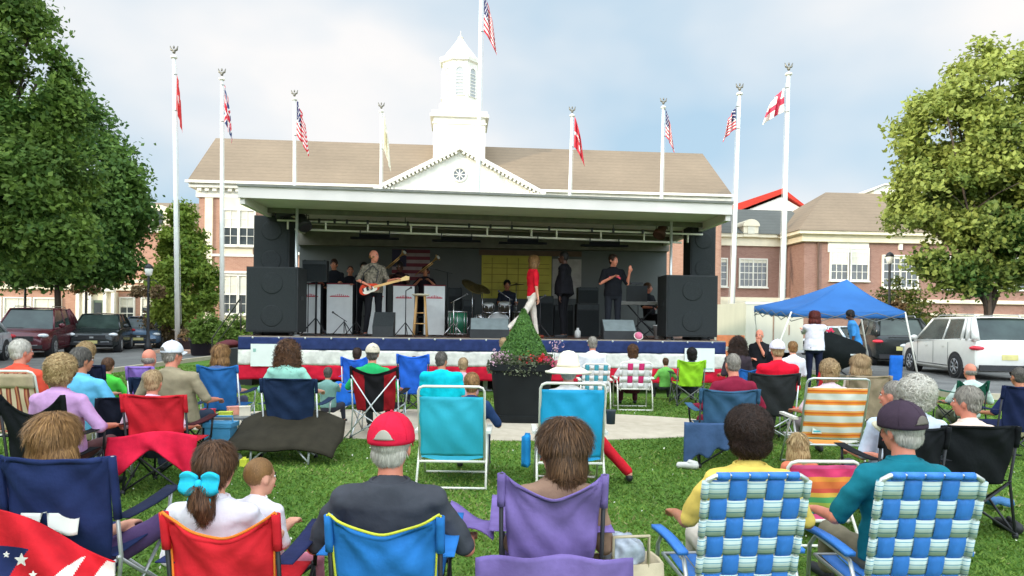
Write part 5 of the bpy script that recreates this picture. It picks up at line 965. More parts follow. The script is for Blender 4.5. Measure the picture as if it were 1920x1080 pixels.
def horn(px, y, z, d, label):
    t = thing('trombone', label, 'brass instrument', SMX @ V((sx(px, y, z), y, z)), SA, 'brass instruments'); d = V(d).normalized(); BR = mat('brass', C(190, 150, 90), rough=.3, metal=.6)
    MB().tube([-d*.3, d*.3], .012, 7).tube([d*.3+V((0, 0, -.05)), -d*.1+V((0, 0, -.05))], .012, 7).build('slide', BR, t, True); MB().tube([d*.28, d*.36, d*.42, d*.46], [.014, .025, .05, .09], 14, cap=False).build('bell', BR, t, True); MB().cyl(d*.45, d*.49, .05, .045).build('mute', mat('mute_pale', C(205, 205, 200)), t, True)
horn(733, 2.5, sz(733, 495, 2.5), (-1, -.3, -.9) and (.8, -.3, .65), 'brass horn raised beside the guitarist\'s neck'); horn(795, 2.5, sz(793, 503, 2.5), (.8, -.3, .6), 'brass horn pointing up in front of the wall flag')
onst('dark-haired player half hidden between the first two band fronts', 600, 3.1, FACE, pose='stand', k=.98, hair='short', hc='black', skin='tan', shirt=(28, 28, 32), pants=(20, 20, 24), arms=('hold', 'hold'))
onst('dark-clothed player standing just left of the guitarist', 655, 3.2, FACE+.3, pose='stand', k=1.0, hair='crop', hc='dbrown', skin='tan', shirt=(30, 28, 34), pants=(20, 20, 24), arms=('side', 'hold'))
onst('drummer in a dark shirt behind the drum kit', 950, 3.35, FACE, k=1.06, sh=.5, hair='short', hc='black', skin='tan', shirt=(40, 42, 52), pants=(20, 20, 24), arms=('hold', 'hold'))
onst('woman singer in a red T-shirt and white trousers striding on the stage', 997, .75, -1.25, pose='stand', k=1.07, hair='bob', hc='lbrown', skin='fair', shirt=(222, 30, 48), pants=(226, 214, 200), arms=('side', 'side'), wide=.84, bulk=.88, lean=2, legs=(((-.09, .08, .52), (-.10, .16, .09)), ((.09, -.22, .56), (.10, -.64, .20))), shoe=(130, 60, 44))
onst('tall heavy man in black standing turned to the singer in red', 1057, 1.2, 1.25, pose='stand', k=1.16, hair='crop', hc='black', skin='dark', shirt=(22, 21, 26), pants=(18, 18, 22), arms=('side', 'side'), wide=1.25, bulk=1.5, sleeve=1)
onst('man in a black T-shirt with a red print, one hand raised', 1148, .85, FACE+.1, pose='stand', k=1.11, hair='short', hc='dbrown', skin='pink', shirt=(24, 25, 30), pants=(34, 36, 42), arms=(((.12, .05, -.24), (.0, .12, .22)), ((.1, .06, -.24), (-.2, .16, .12))), yaw=-.6 if False else .5, wide=1.08, bulk=1.05)
o = MB().sheet(lambda u, v: (-.13+.26*u, 0, .03*math.sin(u*5)+.05*v+.05*u), 8, 3, .003).build('shirt_print', mat('print_pink', C(214, 70, 88)), bpy.data.objects[[x.name for x in COL.objects if x.name.startswith('person')][-1]]); o.location = (0.0, .146, 1.36)
onst('keyboard player in dark clothes seated at the right of the stage', 1219, 2.65, FACE+.5, k=1.04, sh=.46, hair='short', hc='brown', skin='pink', shirt=(26, 27, 32), pants=(20, 20, 24), arms=('keys', 'keys'), yaw=.5)
# ================= parked cars
TYRE = mat('tyre', (.025, .025, .026), rough=.9); RIM = mat('rim', C(176, 178, 180), rough=.3, metal=.8); CGL = mat('car_glass', (.03, .045, .04), rough=.1, spec=.5, var=.5, scale=1.5); TAIL = mat('tail_light', (.62, .03, .05), rough=.2); HEAD = mat('head_light', C(225, 228, 230), rough=.12, spec=.8); PLAS = mat('black_plastic', (.03, .03, .032), rough=.7)
def car(name, label, loc, head, col, L=4.7, W=1.86, H=1.74, suv=True, glassy=None):
    paint = mat('car_paint_%d_%d_%d' % col, C(*col), rough=.22, var=.03, metal=.15, spec=.6); t = thing(name, label, 'car', loc, head-PI/2, 'cars parked beside the lawn'); h2 = L/2; w2 = W/2; gz = .20
    belt = .60*H if suv else .64*H; hood = belt-.03; rt = H
    st = [(-h2, .80, .42, belt-.22), (-h2+.04, .93, .34, belt-.05), (-h2+.25, .985, .28, belt), (-h2*.6, 1, gz, belt), (-.2, 1, gz, belt-.01), (h2*.35, 1, gz, belt-.03), (h2*.5, 1, gz, hood-.02), (h2*.8, .97, .24, hood-.10), (h2*.94, .90, .28, hood-.20), (h2, .78, .36, hood-.34)]
    if not suv: st[0:3] = [(-h2, .80, .42, belt-.16), (-h2+.05, .92, .34, belt-.02), (-h2+.3, .97, .28, belt+.01)]
    if suv: st = [(y, k, a, b+(.10 if y < -.5 else .05 if y < 0 else 0)) for y, k, a, b in st]
    RB = .09 if suv else 0
    rs = []
    for y, k, a, b in st:
        w = w2*k; half = [(w*.86, a), (w*.98, a+.1), (w, a+(b-a)*.45), (w*.995, a+(b-a)*.72), (w*.95, b-.04), (w*.84, b), (w*.4, b+.018)]
        rs.append([V((x, y, z)) for x, z in half]+[V((-x, y, z)) for x, z in half[::-1]])
    smooth_by_angle(MB().rings(rs).build('body', paint, t, True), 42)
    r0 = -h2+.06 if suv else -h2+.62; r1 = -h2+.52 if suv else -h2+1.35; f1 = .18*L*.5+.0; f0 = f1+.86
    def gring(y, z, w): return [V((w, y, z)), V((-w, y, z))]
    g = MB(); lo = [(r0, belt-.02, w2*.88), (f0, belt-.05, w2*.90)]; hi = [(r1, rt-.05, w2*.70), (f1, rt-.06, w2*.70)]
    P = {'rl': V((-w2*.9, r0, belt-.03+RB)), 'rr': V((w2*.9, r0, belt-.03+RB)), 'fl': V((-w2*.92, f0, belt-.06)), 'fr': V((w2*.92, f0, belt-.06)), 'Rl': V((-w2*.72, r1, rt-.05)), 'Rr': V((w2*.72, r1, rt-.05)), 'Fl': V((-w2*.72, f1, rt-.06)), 'Fr': V((w2*.72, f1, rt-.06))}
    g.add([P[k] for k in ('rl', 'rr', 'fr', 'fl', 'Rl', 'Rr', 'Fr', 'Fl')], [(0, 1, 5, 4), (1, 2, 6, 5), (2, 3, 7, 6), (3, 0, 4, 7), (4, 5, 6, 7), (3, 2, 1, 0)]); g.build('windows', CGL, t)
    rf = MB(); rf.sheet(lambda u, v: ((2*u-1)*w2*.735, r1-.06+(f1-r1+.10)*v, rt-.045+.045*math.sin(PI*u)**.6*math.sin(PI*(.08+.84*v))**.5), 12, 12, .03).build('roof', paint, t, True)
    for s, a in ((-1, 'l'), (1, 'r')):
        pl = MB(); pl.tube([P['r'+a], P['r'+a].lerp(P['R'+a], .5)+V((s*.02, -.03, 0)), P['R'+a]], [.11, .10, .07] if suv else .055, 8).tube([P['f'+a], P['F'+a]], .035, 8); mid = [P['r'+a].lerp(P['f'+a], .50), P['R'+a].lerp(P['F'+a], .55)]; pl.tube(mid, .03, 6)
        if suv: pl.tube([P['r'+a].lerp(P['f'+a], .2), P['R'+a].lerp(P['F'+a], .14)], .06, 6); pl.tube([P['r'+a].lerp(P['f'+a], .1), P['R'+a].lerp(P['F'+a], .07)], .09, 6); pl.tube([P['r'+a]-V((0, 0, .0)), P['f'+a]+V((0, 0, -.01))], .045, 6)
        pl.tube([P['R'+a], P['F'+a]], .035, 8); pl.build('pillar', paint, t, True)
    if suv:
        for s in (-1, 1): MB().tube([(s*w2*.62, r1+.1, rt+.0), (s*w2*.62, r1+.2, rt+.06), (s*w2*.62, f1-.2, rt+.05), (s*w2*.62, f1-.05, rt-.01)], .018, 6).build('roof_rail', RIM, t, True)
    wr_ = .36 if suv else .32
    for s in (-1, 1):
        for y in (-L*.30, L*.30):
            MB().cyl((s*(w2-.25), y, wr_+.02), (s*(w2+.004), y, wr_+.02), wr_*1.17, n=26).build('wheel_arch', PLAS, t)
            w = MB().lathe([(wr_*.62, -.1), (wr_*.9, -.11), (wr_, -.07), (wr_, .07), (wr_*.9, .11), (wr_*.62, .10)], n=28).xf(MX.Translation((s*(w2-.085), y, wr_)) @ MX.Rotation(PI/2, 4, 'Y')).build('wheel', TYRE, t, True)
            q = MB().lathe([(.001, .105), (wr_*.16, .11), (wr_*.2, .096), (wr_*.6, .096), (wr_*.66, .112), (wr_*.62, .116), (wr_*.56, .06), (.001, .05)], n=28)
            for i in range(7): a = i*2*PI/7; q.box((math.cos(a)*wr_*.38, math.sin(a)*wr_*.38, .11), (wr_*.5, .05, .012), a)
            q.xf(MX.Translation((s*(w2-.085), y, wr_)) @ MX.Rotation(s*PI/2, 4, 'Y')).build('rim', RIM, w, True)
    for s in (-1, 1):
        MB().ell((s*w2*.80, h2-.15, hood-.25), (.17, .17, .075), 14, 8).build('headlight', HEAD, t, True); MB().box((s*w2*.5, h2-.015, .42), (.3, .08, .1)).build('fog_lamp', HEAD, t)
        MB().ell((s*w2*.84, -h2+.10, belt-.17), (.20, .17, .075), 14, 8).build('tail_light', TAIL, t, True)
        0 and MB().rings([[V((s*w2*x, y, z)) for x, y, z in ((.62, -h2-.02, belt-.24), (1.0, -h2+.12, belt-.23), (1.012, -h2+.30, belt-.16), (1.0, -h2+.28, belt-.06), (.93, -h2+.05, belt-.05), (.62, -h2+.0, belt-.10))], [V((s*w2*x, y+.06, z)) for x, y, z in ((.62, -h2-.02, belt-.24), (.93, -h2+.12, belt-.23), (.93, -h2+.30, belt-.16), (.93, -h2+.28, belt-.06), (.9, -h2+.05, belt-.05), (.62, -h2+.0, belt-.10))]]).build('tail_light', TAIL, t)
        MB().ell((s*(w2+.10), f0-.35, belt+.06), (.12, .06, .085), 12, 8).build('mirror', paint, t, True)
        for y in (.35, -.75): MB().box((s*(w2+.006), y, belt-.17), (.022, .17, .03)).build('door_handle', paint, t)
        dl = MB()
        for y in (.95, -.12, -1.05 if suv else -1.0): dl.box((s*(w2+.0015), y, (belt+.35)/2), (.004, .012, belt-.42))
        dl.box((s*(w2+.0015), -.05, .36), (.004, 2.0, .02)); dl.build('door_gap', PLAS, t)
    MB().box((0, h2-.01, hood-.36), (W*.52, .09, .17)).build('grille', PLAS, t); MB().box((0, h2+.0, .40), (W*.8, .1, .12)).build('bumper', PLAS, t); MB().box((0, -h2+.02, .38), (W*.82, .1, .16)).build('bumper', PLAS, t); PLT = mat('plate', C(206, 196, 130), var=.1)
    MB().box((0, h2+.055, .46), (.42, .015, .12)).build('number_plate', PLT, t); MB().box((0, -h2-.01, belt-.42), (.42, .02, .15)).build('number_plate', PLT, t); 
    if suv: MB().box((0, -h2+.035, belt-.02), (W*.5, .04, .05)).build('rear_trim', paint, t)
    MB().box((0, h2+.04, hood-.36), (.14, .02, .07)).build('front_emblem', RIM, t); MB().box((.3, (f0+.05), belt-.015), (.5, .02, .02), .1).build('wiper', PLAS, t)
    return t
def cpos(px, D, z=0): return gp(px, D, z)
car('parked_car', 'dark red SUV facing the lawn, nearest of the three cars at the left', gp(66, 26.4), R(-69), (88, 30, 40), 4.75, 1.92, 1.80)
car('parked_car', 'dark green-black car between the red SUV and the blue car', gp(192, 30.0), R(-69), (38, 44, 46), 4.6, 1.85, 1.62, suv=False)
car('parked_car', 'blue-grey sedan at the right end of the three left cars', gp(272, 34.2), R(-69), (96, 120, 146), 4.6, 1.82, 1.5, suv=False)
car('parked_car', 'pale car mostly cut off by the left picture edge', gp(-82, 21.5), R(-69), (196, 200, 204), 4.6, 1.85, 1.5, suv=False)
car('parked_car', 'large white SUV seen from behind at the right of the canopy', V((14.35, 22.0, 0)), R(83), (232, 230, 222), 4.95, 1.95, 1.84)
car('parked_car', 'black SUV with red tail light parked beyond the canopy', V((15.0, 27.9, 0)), R(76), (34, 38, 38), 4.8, 1.9, 1.84)
car('parked_car', 'pale blue-white car glimpsed under the canopy', gp(1572, 33), R(100), (200, 214, 222), 4.5, 1.8, 1.45, suv=False)
car('parked_car', 'black car roof showing beyond the white SUV', gp(1905, 30.5), R(78), (30, 32, 34), 4.7, 1.9, 1.78)
# ================= blue canopy
A4 = [gp(1722, 20.0), gp(1438, 20.3), gp(1424, 23.6), gp(1632, 23.6)]
ctr = sum(A4, V())/4; cn = thing('canopy', 'blue pop-up canopy with white slanting legs beside the stage', 'canopy', ctr); BLU = mat('canopy_blue', C(50, 112, 180), rough=.7, var=.08, scale=2, bump=.2, bscale=6, trans=.25)
ev = [at(1697, 584, 19.9), at(1484, 583, 20.2), at(1414, 574, 22.8), at(1612, 579, 23.0)]
ev = [e-ctr for e in ev]; ap = at(1588, 524, 21.4)-ctr
tp = MB(); va = MB()
for i in range(4):
    a, b = ev[i], ev[(i+1) % 4]
    tp.sheet(lambda u, v: (a.lerp(b, u)).lerp(ap, v)-V((0, 0, .10*math.sin(PI*v)*(1-.0)+.05*math.sin(PI*u)*(1-v))), 10, 10, .008)
    va.sheet(lambda u, v: a.lerp(b, u)-V((0, 0, .05*math.sin(PI*u)+.17*v+.01*math.sin(u*40)*v)), 24, 2, .006)
tp.build('roof', BLU, cn, True); va.build('valance', BLU, cn, True)
for i in range(4): a = A4[i]-ctr; MB().tube([a, ev[i]+V((0, 0, -.02))], .024, 8).build('leg', WPL if i != 2 else WPL, cn, True); MB().box(a+V((0, 0, .01)), (.12, .12, .02)).build('foot_plate', WPL, cn)
q = MB()
for i in range(4):
    a, b = ev[i]-V((0, 0, .05)), ev[(i+1) % 4]-V((0, 0, .05)); q.tube([a, a.lerp(b, .25)-V((0, 0, .25)), a.lerp(b, .5), b.lerp(a, .25)-V((0, 0, .25)), b], .013, 6).tube([a-V((0, 0, .25)), a.lerp(b, .25), a.lerp(b, .5)-V((0, 0, .2)), b.lerp(a, .25), b-V((0, 0, .25))], .013, 6)
    q.tube([ev[i]-V((0, 0, .2)), ap-V((0, 0, .25))], .013, 6)
q.build('truss', mat('truss_grey', C(120, 122, 120), metal=.4), cn, True)
# white trailer and boxes standing behind the canopy
t = thing('white_trailer', 'cream white cargo trailer standing behind the canopy\'s left legs', 'trailer', gp(1432, 27.5), R(4)); CRM = mat('trailer_cream', C(188, 186, 168), rough=.5, var=.08, scale=2, stretch=(1, 1, .3))
MB().bx(-.75, 1.6, 0, 3.4, .45, 2.35).build('body', CRM, t); MB().bx(-.78, 1.63, -.02, 3.42, .4, .5).bx(-.78, 1.63, -.02, .04, 2.3, 2.4).build('trim', ALU, t); MB().bx(.35, .40, -.02, .0, .5, 2.3).bx(1.0, 1.03, -.03, .0, 1.1, 1.5).build('door_seam', mat('rust', C(140, 116, 96)), t)
for x in (-.7, 1.5): MB().cyl((x, 1.4, .34), (x+.18, 1.4, .34), .34, n=20).build('wheel', TYRE, t)
t = thing('orange_barrier', 'orange barrier panel at the right end of the stage', 'barrier', gp(1362, 19.5), 0); OR = mat('orange_plastic', C(222, 130, 80), rough=.5); MB().bx(-.28, .5, 0, .05, .9, 1.22).bx(-.28, .5, 0, .05, .5, .78).build('board', OR, t); MB().bx(-.2, -.14, -.2, .25, 0, .95).bx(.36, .42, -.2, .25, 0, .95).build('leg', WPL, t)
t = thing('black_equipment_case', 'big black slanted equipment cover on legs under the canopy', 'equipment case', gp(1578, 19.0), R(-4))
MB().rings([[V((-.62, y, .72)), V((-.6, y, 1.28)), V((-.3, y, 1.34)), V((.45, y, 1.08)), V((.62, y, .9)), V((.6, y, .55)), V((.0, y, .35)), V((-.5, y, .5))] for y in (-.05, .1, .5)]).build('cover', fab(22, 26, 26), t, True)
MB().tube([(-.4, 0, 0), (.3, .2, .5)], .02).tube([(.4, 0, 0), (-.3, .2, .5)], .02).build('stand', BLKM, t, True); MB().bx(.2, .5, -.07, -.055, .72, .76).build('zip', ALU, t)
o = MB().sheet(lambda u, v: (-.13+.26*u, .02*math.sin(u*9), .03+.1*v*math.sin(PI*u)+.02*math.sin(u*14)), 10, 4, .02).build('pink_cloth', fab(226, 60, 92), None, True); o.location = gp(1560, 19.0, 1.32)+V((0, .1, 0)); tag(o, 'bright pink cloth lying on the black cover under the canopy', 'cloth')
# pots, step rail and bin near the left end of the stage
def pot(px, D, w, h, label, rust=False):
    t = thing('planter_pot', label, 'planter', gp(px, D), 0, 'dark pots by the hall'); MB().lathe([(w*.36, 0), (w*.42, .03), (w*.48, h-.08), (w*.52, h-.06), (w*.52, h), (w*.46, h), (w*.45, h-.05)], n=20).build('pot', mat('pot_dark', C(52, 44, 52)), t, True)
    P, T, N_ = crown_pts([((0, 0, h+.12), (w*.6, w*.6, .3))], 60, 26, .1, 2); np_quads('plants', leaves(P, .09, N_, 1), mat('leaf_rust', (.1, .1, .03)) if rust else LEAF_Y, t, T)
pot(382, 27.5, 1.1, .62, 'dark round pot of yellow plants before the young tree', False); pot(352, 30, .8, .6, 'small dark pot of reddish plants left of the yellow one', True)
t = thing('stair_rail', 'thin dark handrail climbing to the left end of the stage', 'railing', gp(420, 20), 0); 
a, b = at(398, 634, 20.0)-gp(420, 20), at(452, 558, 18.6)-gp(420, 20); MB().tube([a-V((0, 0, .6)), a, b, b-V((0, 0, .9))], .02, 7).tube([a-V((0, 0, .35)), b-V((0, 0, .35))], .015, 7).build('handrail', mat('rail_grey', C(96, 92, 88), metal=.3), t, True)
t = thing('stage_steps', 'dark steps leading up to the stage behind the left subwoofer', 'steps', SMX @ V((-.1, 1.2, 0)), SA)
for i in range(4): MB().bx(-.3*(4-i)+.0, -.3*(3-i)-.004, 0, 1.0, 0, .28*(i+1)).build('step', BLK, t)
o = MB().lathe([(.28, 0), (.33, .8), (.35, .8), (.35, .86), (.1, .95), (.01, .95)], n=20).build('litter_bin', mat('maroon_bin', C(92, 26, 34)), None, True); o.location = gp(431, 18.5); tag(o, 'dark maroon round bin at the left foot of the stage', 'bin')
# ================= flagpoles and flags
EAG = mat('finial_metal', C(120, 116, 104), rough=.35, metal=.6)
def flagcol(kind):
    W_, Rd, B_ = 0, 1, 2
    if kind == 'us': return lambda u, v: (B_ if (int(u*26) + int(v*26)) % 4 or u < .02 else W_) if u < .4 and v < .54 else (Rd if int(v*13) % 2 == 0 else W_)
    if kind == 'red': return lambda u, v: (0 if (u-.5)**2+(v-.45)**2 < .02 else 1)
    if kind == 'uk': return lambda u, v: Rd if abs(u-.5) < .07 or abs(v-.5) < .11 else W_ if abs(u-.5) < .12 or abs(v-.5) < .2 else Rd if abs(abs(u-.5)-abs(v-.5)) < .05 else W_ if abs(abs(u-.5)-abs(v-.5)) < .12 else B_
    if kind == 'cross': return lambda u, v: Rd if abs(u-.38) < .13 or abs(v-.5) < .14 else W_
    if kind == 'cream': return lambda u, v: W_ if (u-.5)**2+(v-.5)**2 > .05 else 1
    if kind == 'badge': return lambda u, v: W_ if (abs(v-.42-.3*abs(u-.4)) < .05 and u < .8) or ((u-.55)**2+(v-.75)**2 < .012) else Rd
def flagpole(px0, py0, px1, py1, D, wpx, label, fl, flabel, fpx, fpy0, fpy1, kind, cols, wid, side=1, group='white flagpoles around the stage', free=None):
    top = at(px0, py0, D); base = at(px1, py1, D)
    dirn = (base-top); base = top+dirn*((top.z)/(top.z-base.z)); t = thing('flagpole', label, 'flagpole', base, 0, group); L_ = top-base; r = wpx*.43*D/F
    MB().tube([V((0, 0, 0)), L_*.4, L_*.98], [r, r*.92, r*.62], 14).build('pole', mat('pole_white', C(216, 217, 210), rough=.45, var=.05), t, True); MB().lathe([(r*1.9, 0), (r*1.9, .06), (r*1.3, .14), (r*1.05, .2)], n=16).build('base_collar', WPL, t, True)
    n = MB().lathe([(r*.9, -.12), (r*1.25, -.1), (r*1.25, -.03), (r*.5, .0), (.03, .04), (.001, .06)], n=12).xf(MX.Translation(L_*.985)); n.build('truck', WPL, t, True)
    e = MB(); e.ell((0, 0, .16), (.07, .07, .08), 10, 8); e.tube([(-.17, 0, .42), (-.12, 0, .26), (0, 0, .2), (.12, 0, .26), (.17, 0, .42)], [.015, .05, .05, .05, .015], 8); e.ell((0, -.02, .36), (.04, .05, .07), 8, 6); e.xf(MX.Translation(L_*.985)); e.build('eagle_finial', EAG, t, True)
    MB().tube([V((r*1.3*side, -.02, 1.2)), L_*.95+V((r*1.1*side, -.02, 0))], .008, 4).build('halyard', mat('rope', C(190, 188, 180)), t)
    a, b = at(fpx, fpy0, D), at(fpx, fpy1, D); ax = top.lerp(base, (top.z-a.z)/(top.z-base.z)); H = a.z-b.z; w_ = wid*D/F
    ft = thing('flag', flabel, 'flag', ax, 0, 'flags hanging from the poles'); fm = [fab(*c) for c in cols]; drop = H*.42; ho = H-drop; cf = flagcol(kind); mb = MB()
    sp = free or 0
    def fn(u, v):
        fold = math.sin(u*15+v*1.5+len(flabel))*.5+math.sin(u*27+v*3)*.22; x = side*(r+.02+w_*(u**.9)*(.62+.38*v+.0)+.05*w_*fold)
        return (x+0, .14*fold*min(1, u*4)*w_*2.2-.02, -ho*v*(1-.10*u)-drop*u**1.15+.0*v)
    mb.sheet(fn, 40, 39, .006, mf=cf).build('cloth', fm, ft, True)
    for zc in (0, -ho): MB().tube([V((0, -r-.0, zc)), V((side*(r+.03), -.02, zc))], .015, 6).build('clip', EAG, ft)
UScol = [(226, 220, 214), (206, 52, 66), (52, 58, 98)]
flagpole(326, 96, 333, 640, 30, 11, 'tallest white flagpole at the far left with a red flag', 'red', 'limp red flag on the tallest left flagpole', 331, 140, 256, 'red', [(226, 220, 214), (200, 60, 60), (60, 90, 60)], 11)
flagpole(416, 138, 416, 640, 32, 10, 'second white flagpole from the left with a red, white and blue cross flag', 'uk', 'limp blue, white and red crossed flag on the second pole from the left', 420, 160, 277, 'uk', [(222, 218, 216), (206, 60, 72), (62, 76, 116)], 17)
flagpole(552, 177, 552, 640, 36, 9, 'white flagpole behind the left end of the stage roof', 'us', 'red and white striped flag above the left end of the stage roof', 556, 188, 302, 'us', UScol, 25)
flagpole(715, 200, 713, 640, 38, 8, 'white flagpole with a cream flag left of the pediment', 'cream', 'limp cream flag left of the white pediment', 718, 210, 330, 'cream', [(226, 220, 200), (206, 196, 160), (60, 90, 60)], 15)
flagpole(904, -130, 896, 360, 34, 11, 'tallest flagpole standing in front of the white cupola', 'us', 'large red and white striped flag beside the cupola', 906, -12, 112, 'us', UScol, 26)
flagpole(1073, 208, 1068, 370, 37, 9, 'white flagpole right of the pediment with a red flag', 'badge', 'red flag with white marks right of the pediment', 1075, 218, 318, 'badge', [(226, 205, 200), (196, 60, 70), (60, 90, 60)], 20)
flagpole(1244, 192, 1240, 375, 36, 9, 'white flagpole behind the right end of the stage roof', 'us', 'striped flag hanging both sides of the pole above the right end of the stage roof', 1245, 206, 292, 'us', UScol, 17)
flagpole(1387, 166, 1372, 600, 32, 11, 'white flagpole just right of the stage', 'us', 'small striped flag blown left of the pole just right of the stage', 1384, 200, 272, 'us', UScol, 26, side=-1)
flagpole(1479, 128, 1466, 600, 30, 12, 'tallest white flagpole at the right with a white and red cross flag', 'cross', 'white flag with a red cross blown left of the tallest right pole', 1475, 165, 243, 'cross', [(228, 222, 210), (210, 70, 90), (60, 60, 80)], 46, side=-1)
# ================= big planter with a clipped conifer
D_ = 1300*1.6/(797-599.5); D_ += .45; pb = gp(977, D_); t = thing('planter', 'large black tapered planter with a cone-shaped evergreen and red flowers before the stage', 'planter', pb, 0)
k = (D_-.45)/F; zt_ = zz(977, 684, D_-.45); w1, w0 = 61*k, 53*k
smooth_by_angle(MB().rings([[V((math.copysign(abs(math.cos(a))**.55, math.cos(a))*w, math.copysign(abs(math.sin(a))**.55, math.sin(a))*w, z)) for a in [2*PI*(j+.5)/32 for j in range(32)]] for z, w in ((0, w0*.96), (.03, w0), (.12, w0), (.125, w0*.97), (zt_-.1, w1*.97), (zt_-.095, w1*1.03), (zt_, w1*1.03), (zt_, w1*.93), (zt_-.06, w1*.92))]).build('pot', mat('planter_black', (.010, .012, .012), rough=.7, spec=.2, var=.3, scale=2), t, True), 30)
MB().lathe([(.001, zt_-.05), (w1*.93, zt_-.05), (w1*.93, zt_-.07), (.001, zt_-.07)], n=24).build('soil', mat('soil', (.05, .035, .025), rough=1), t)
ht = zz(990, 582, D_); N = 17000; u = np.random.rand(N)**.75; a = np.random.rand(N)*2*PI; hh = (ht-zt_+.02); rr_ = (.02+.385*(1-(1-u)**1.25)*1)*np.clip(1.05-.12*np.abs(u-.75)*2, .6, 1.1); rad = rr_*np.random.uniform(.72, 1.03, N)
P = np.stack([np.cos(a)*rad+.02, np.sin(a)*rad, zt_+hh*(1-u)], 1); nr = np.stack([np.cos(a), np.sin(a), np.full(N, .4)], 1)
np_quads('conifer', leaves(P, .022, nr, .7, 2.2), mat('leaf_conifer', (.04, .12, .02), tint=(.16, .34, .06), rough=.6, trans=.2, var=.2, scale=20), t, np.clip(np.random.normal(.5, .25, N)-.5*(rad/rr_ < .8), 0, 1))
MB().cyl((.02, 0, zt_-.05), (.02, 0, ht-.15), .035, .01).build('trunk', BARK, t)
N = 5000; a = np.random.rand(N)*2*PI; rd = np.random.uniform(.5, 1.12, N)*w1; P = np.stack([np.cos(a)*rd, np.sin(a)*rd, zt_+np.random.uniform(-.06, .14, N)-.10*(rd > w1*1.0)], 1); np_quads('foliage', leaves(P, .035), mat('leaf_silver', (.05, .07, .035), tint=(.22, .24, .14), rough=.7, trans=.2), t, np.random.rand(N))
def blooms(name, pts, col, n=26, r=.035, s=.03):
    for p in pts: np_quads(name[:-1] if name.endswith('s') else name, leaves(np.array(p)+np.random.normal(size=(n, 3))*r, s), mat('petal_%s' % name, C(*col), rough=.6, trans=.3), t)
fx = lambda px, py, dy=-.42: tuple(at(px, py, D_+dy)-pb)
blooms('red_flowers', [fx(976, 674), fx(992, 673), fx(1018, 669), fx(1012, 672)], (214, 38, 48)); blooms('pink_flowers', [fx(1026, 674), fx(1036, 678), fx(1042, 681)], (226, 92, 128)); blooms('pale_flowers', [fx(930, 668), fx(940, 664), fx(950, 668), fx(925, 678), fx(942, 676), fx(1040, 650), fx(1045, 645)], (214, 176, 190), 18, .045)
MB().tube([fx(1038, 685), fx(1040, 665), fx(1044, 645)], .004, 4).build('flower_stem', LEAF_G, t); MB().tube([fx(1030, 685), fx(1036, 668), fx(1038, 650)], .004, 4).build('flower_stem', LEAF_G, t)
# ================= the audience.  s = pixels per metre at the chair's back
def place(px, s, z=.6): D = F/s; return V((gx(px, D, z), D+.30, 0))
def chp(px, s, top, wpx): D = F/s; return dict(zt=zz(px, top, D), W=wpx/s-.03)
def aud(label, px, s, top, k=.97, sh=None, dy=0, **kw):
    D = F/s+.22+dy; z = zz(px, top, D); yaw = kw.get('yaw', 0); hairadd = {'curly': .02, 'wavy': .012}.get(kw.get('hair'), .0)
    s_h = z-hairadd-.10-.811*k*kw.get('hs', 1); kw.pop('hs', None); rz = kw.pop('rz', 0); vox = .0105 if s > 300 else (.013 if s > 160 else .016)
    return person(label, V((gx(px, D, z), D+.17, 0)), rz, k=k, sh=s_h, vox=vox, **kw)
# ---- front row
f1 = (300, 300, 300)
camp_chair('large navy folding chair at the bottom left with a torn white paper pinned on it', place(108, 385), R(2), col=(38, 50, 92), sag=.02, **chp(108, 385, 850, 218), sh=.40, seed=3, frame=ALU, arm=True, armcol=(30, 36, 60), wrap=.32)
aud('woman with light brown hair whose head shows above the navy chair at the bottom left', 90, 400, 783, k=.97, hair='bob', hc='lbrown', skin='fair', shirt=(110, 84, 130), pants=(96, 74, 116), hairk=1.12, arms=('lap', 'rest'), rz=-.1, legs=(((-.13, .38, .42), (-.14, .42, .09)), ((.40, .30, .46), (.44, .38, .09))))
pp = MB().sheet(lambda u, v: (-.14+.28*u, .004*math.sin(u*12), -.05*(1-v)*1.9*(1-.0)*(0 if abs(u-.42) < .07 else 1)-.01*math.sin(u*9)*(1-v)), 16, 6, .002).build('pinned_paper', mat('paper', C(226, 226, 216), var=.05), None, True); o = pp
p_ = at(95, 962, F/385-.03); o.location = p_; o.rotation_euler = (R(-12), 0, R(2)); tag(o, 'torn white paper sheet pinned to the back of the navy chair', 'paper')
q = MB(); [q.bx(-.12+.03*i, -.105+.03*i, -.008, -.006, -.03, -.026) for i in (0, 1)]; 
def starblanket(u, v):
    w = u*1.0+.15*v
    return 0
bm = [fab(206, 34, 44), fab(34, 44, 84), fab(230, 224, 212)]
def bmf(u, v):
    x = u+.35*(1-v)
    if x < .52-.0 and v < .52: return 1
    if x < .84 or v > .96 or v < .03: return 0
    return 2 if int((x-.84)*7+v*1.2) % 2 == 0 else 0
Dq = F/385-.26
def bfn(u, v):
    p = at(-30+245*u, 1100-150*v*(1-.62*u)-10*math.sin(u*5), Dq+.10*math.sin(u*7+v*3)*.5+.14*v); return p-at(60, 1090, Dq)
bl = MB().sheet(bfn, 90, 60, .008, mf=bmf).build('flag_blanket', bm, None, True); bl.location = at(60, 1090, Dq); tag(bl, 'red, white and navy star-spangled blanket hanging at the bottom left corner', 'blanket')
for px, py, r in ((40, 1050, .030), (12, 1040, .014), (62, 1078, .018)):
    st_ = []
    for i in range(10): a = PI/2+i*PI/5; rr = r if i % 2 == 0 else r*.42; st_.append((rr*math.cos(a), rr*math.sin(a)))
    MB().prism(st_, -.003, .003).xf(MX.Translation(at(px, py, Dq-.055)-bl.location)).build('star', bm[2], bl)
D0 = F/450
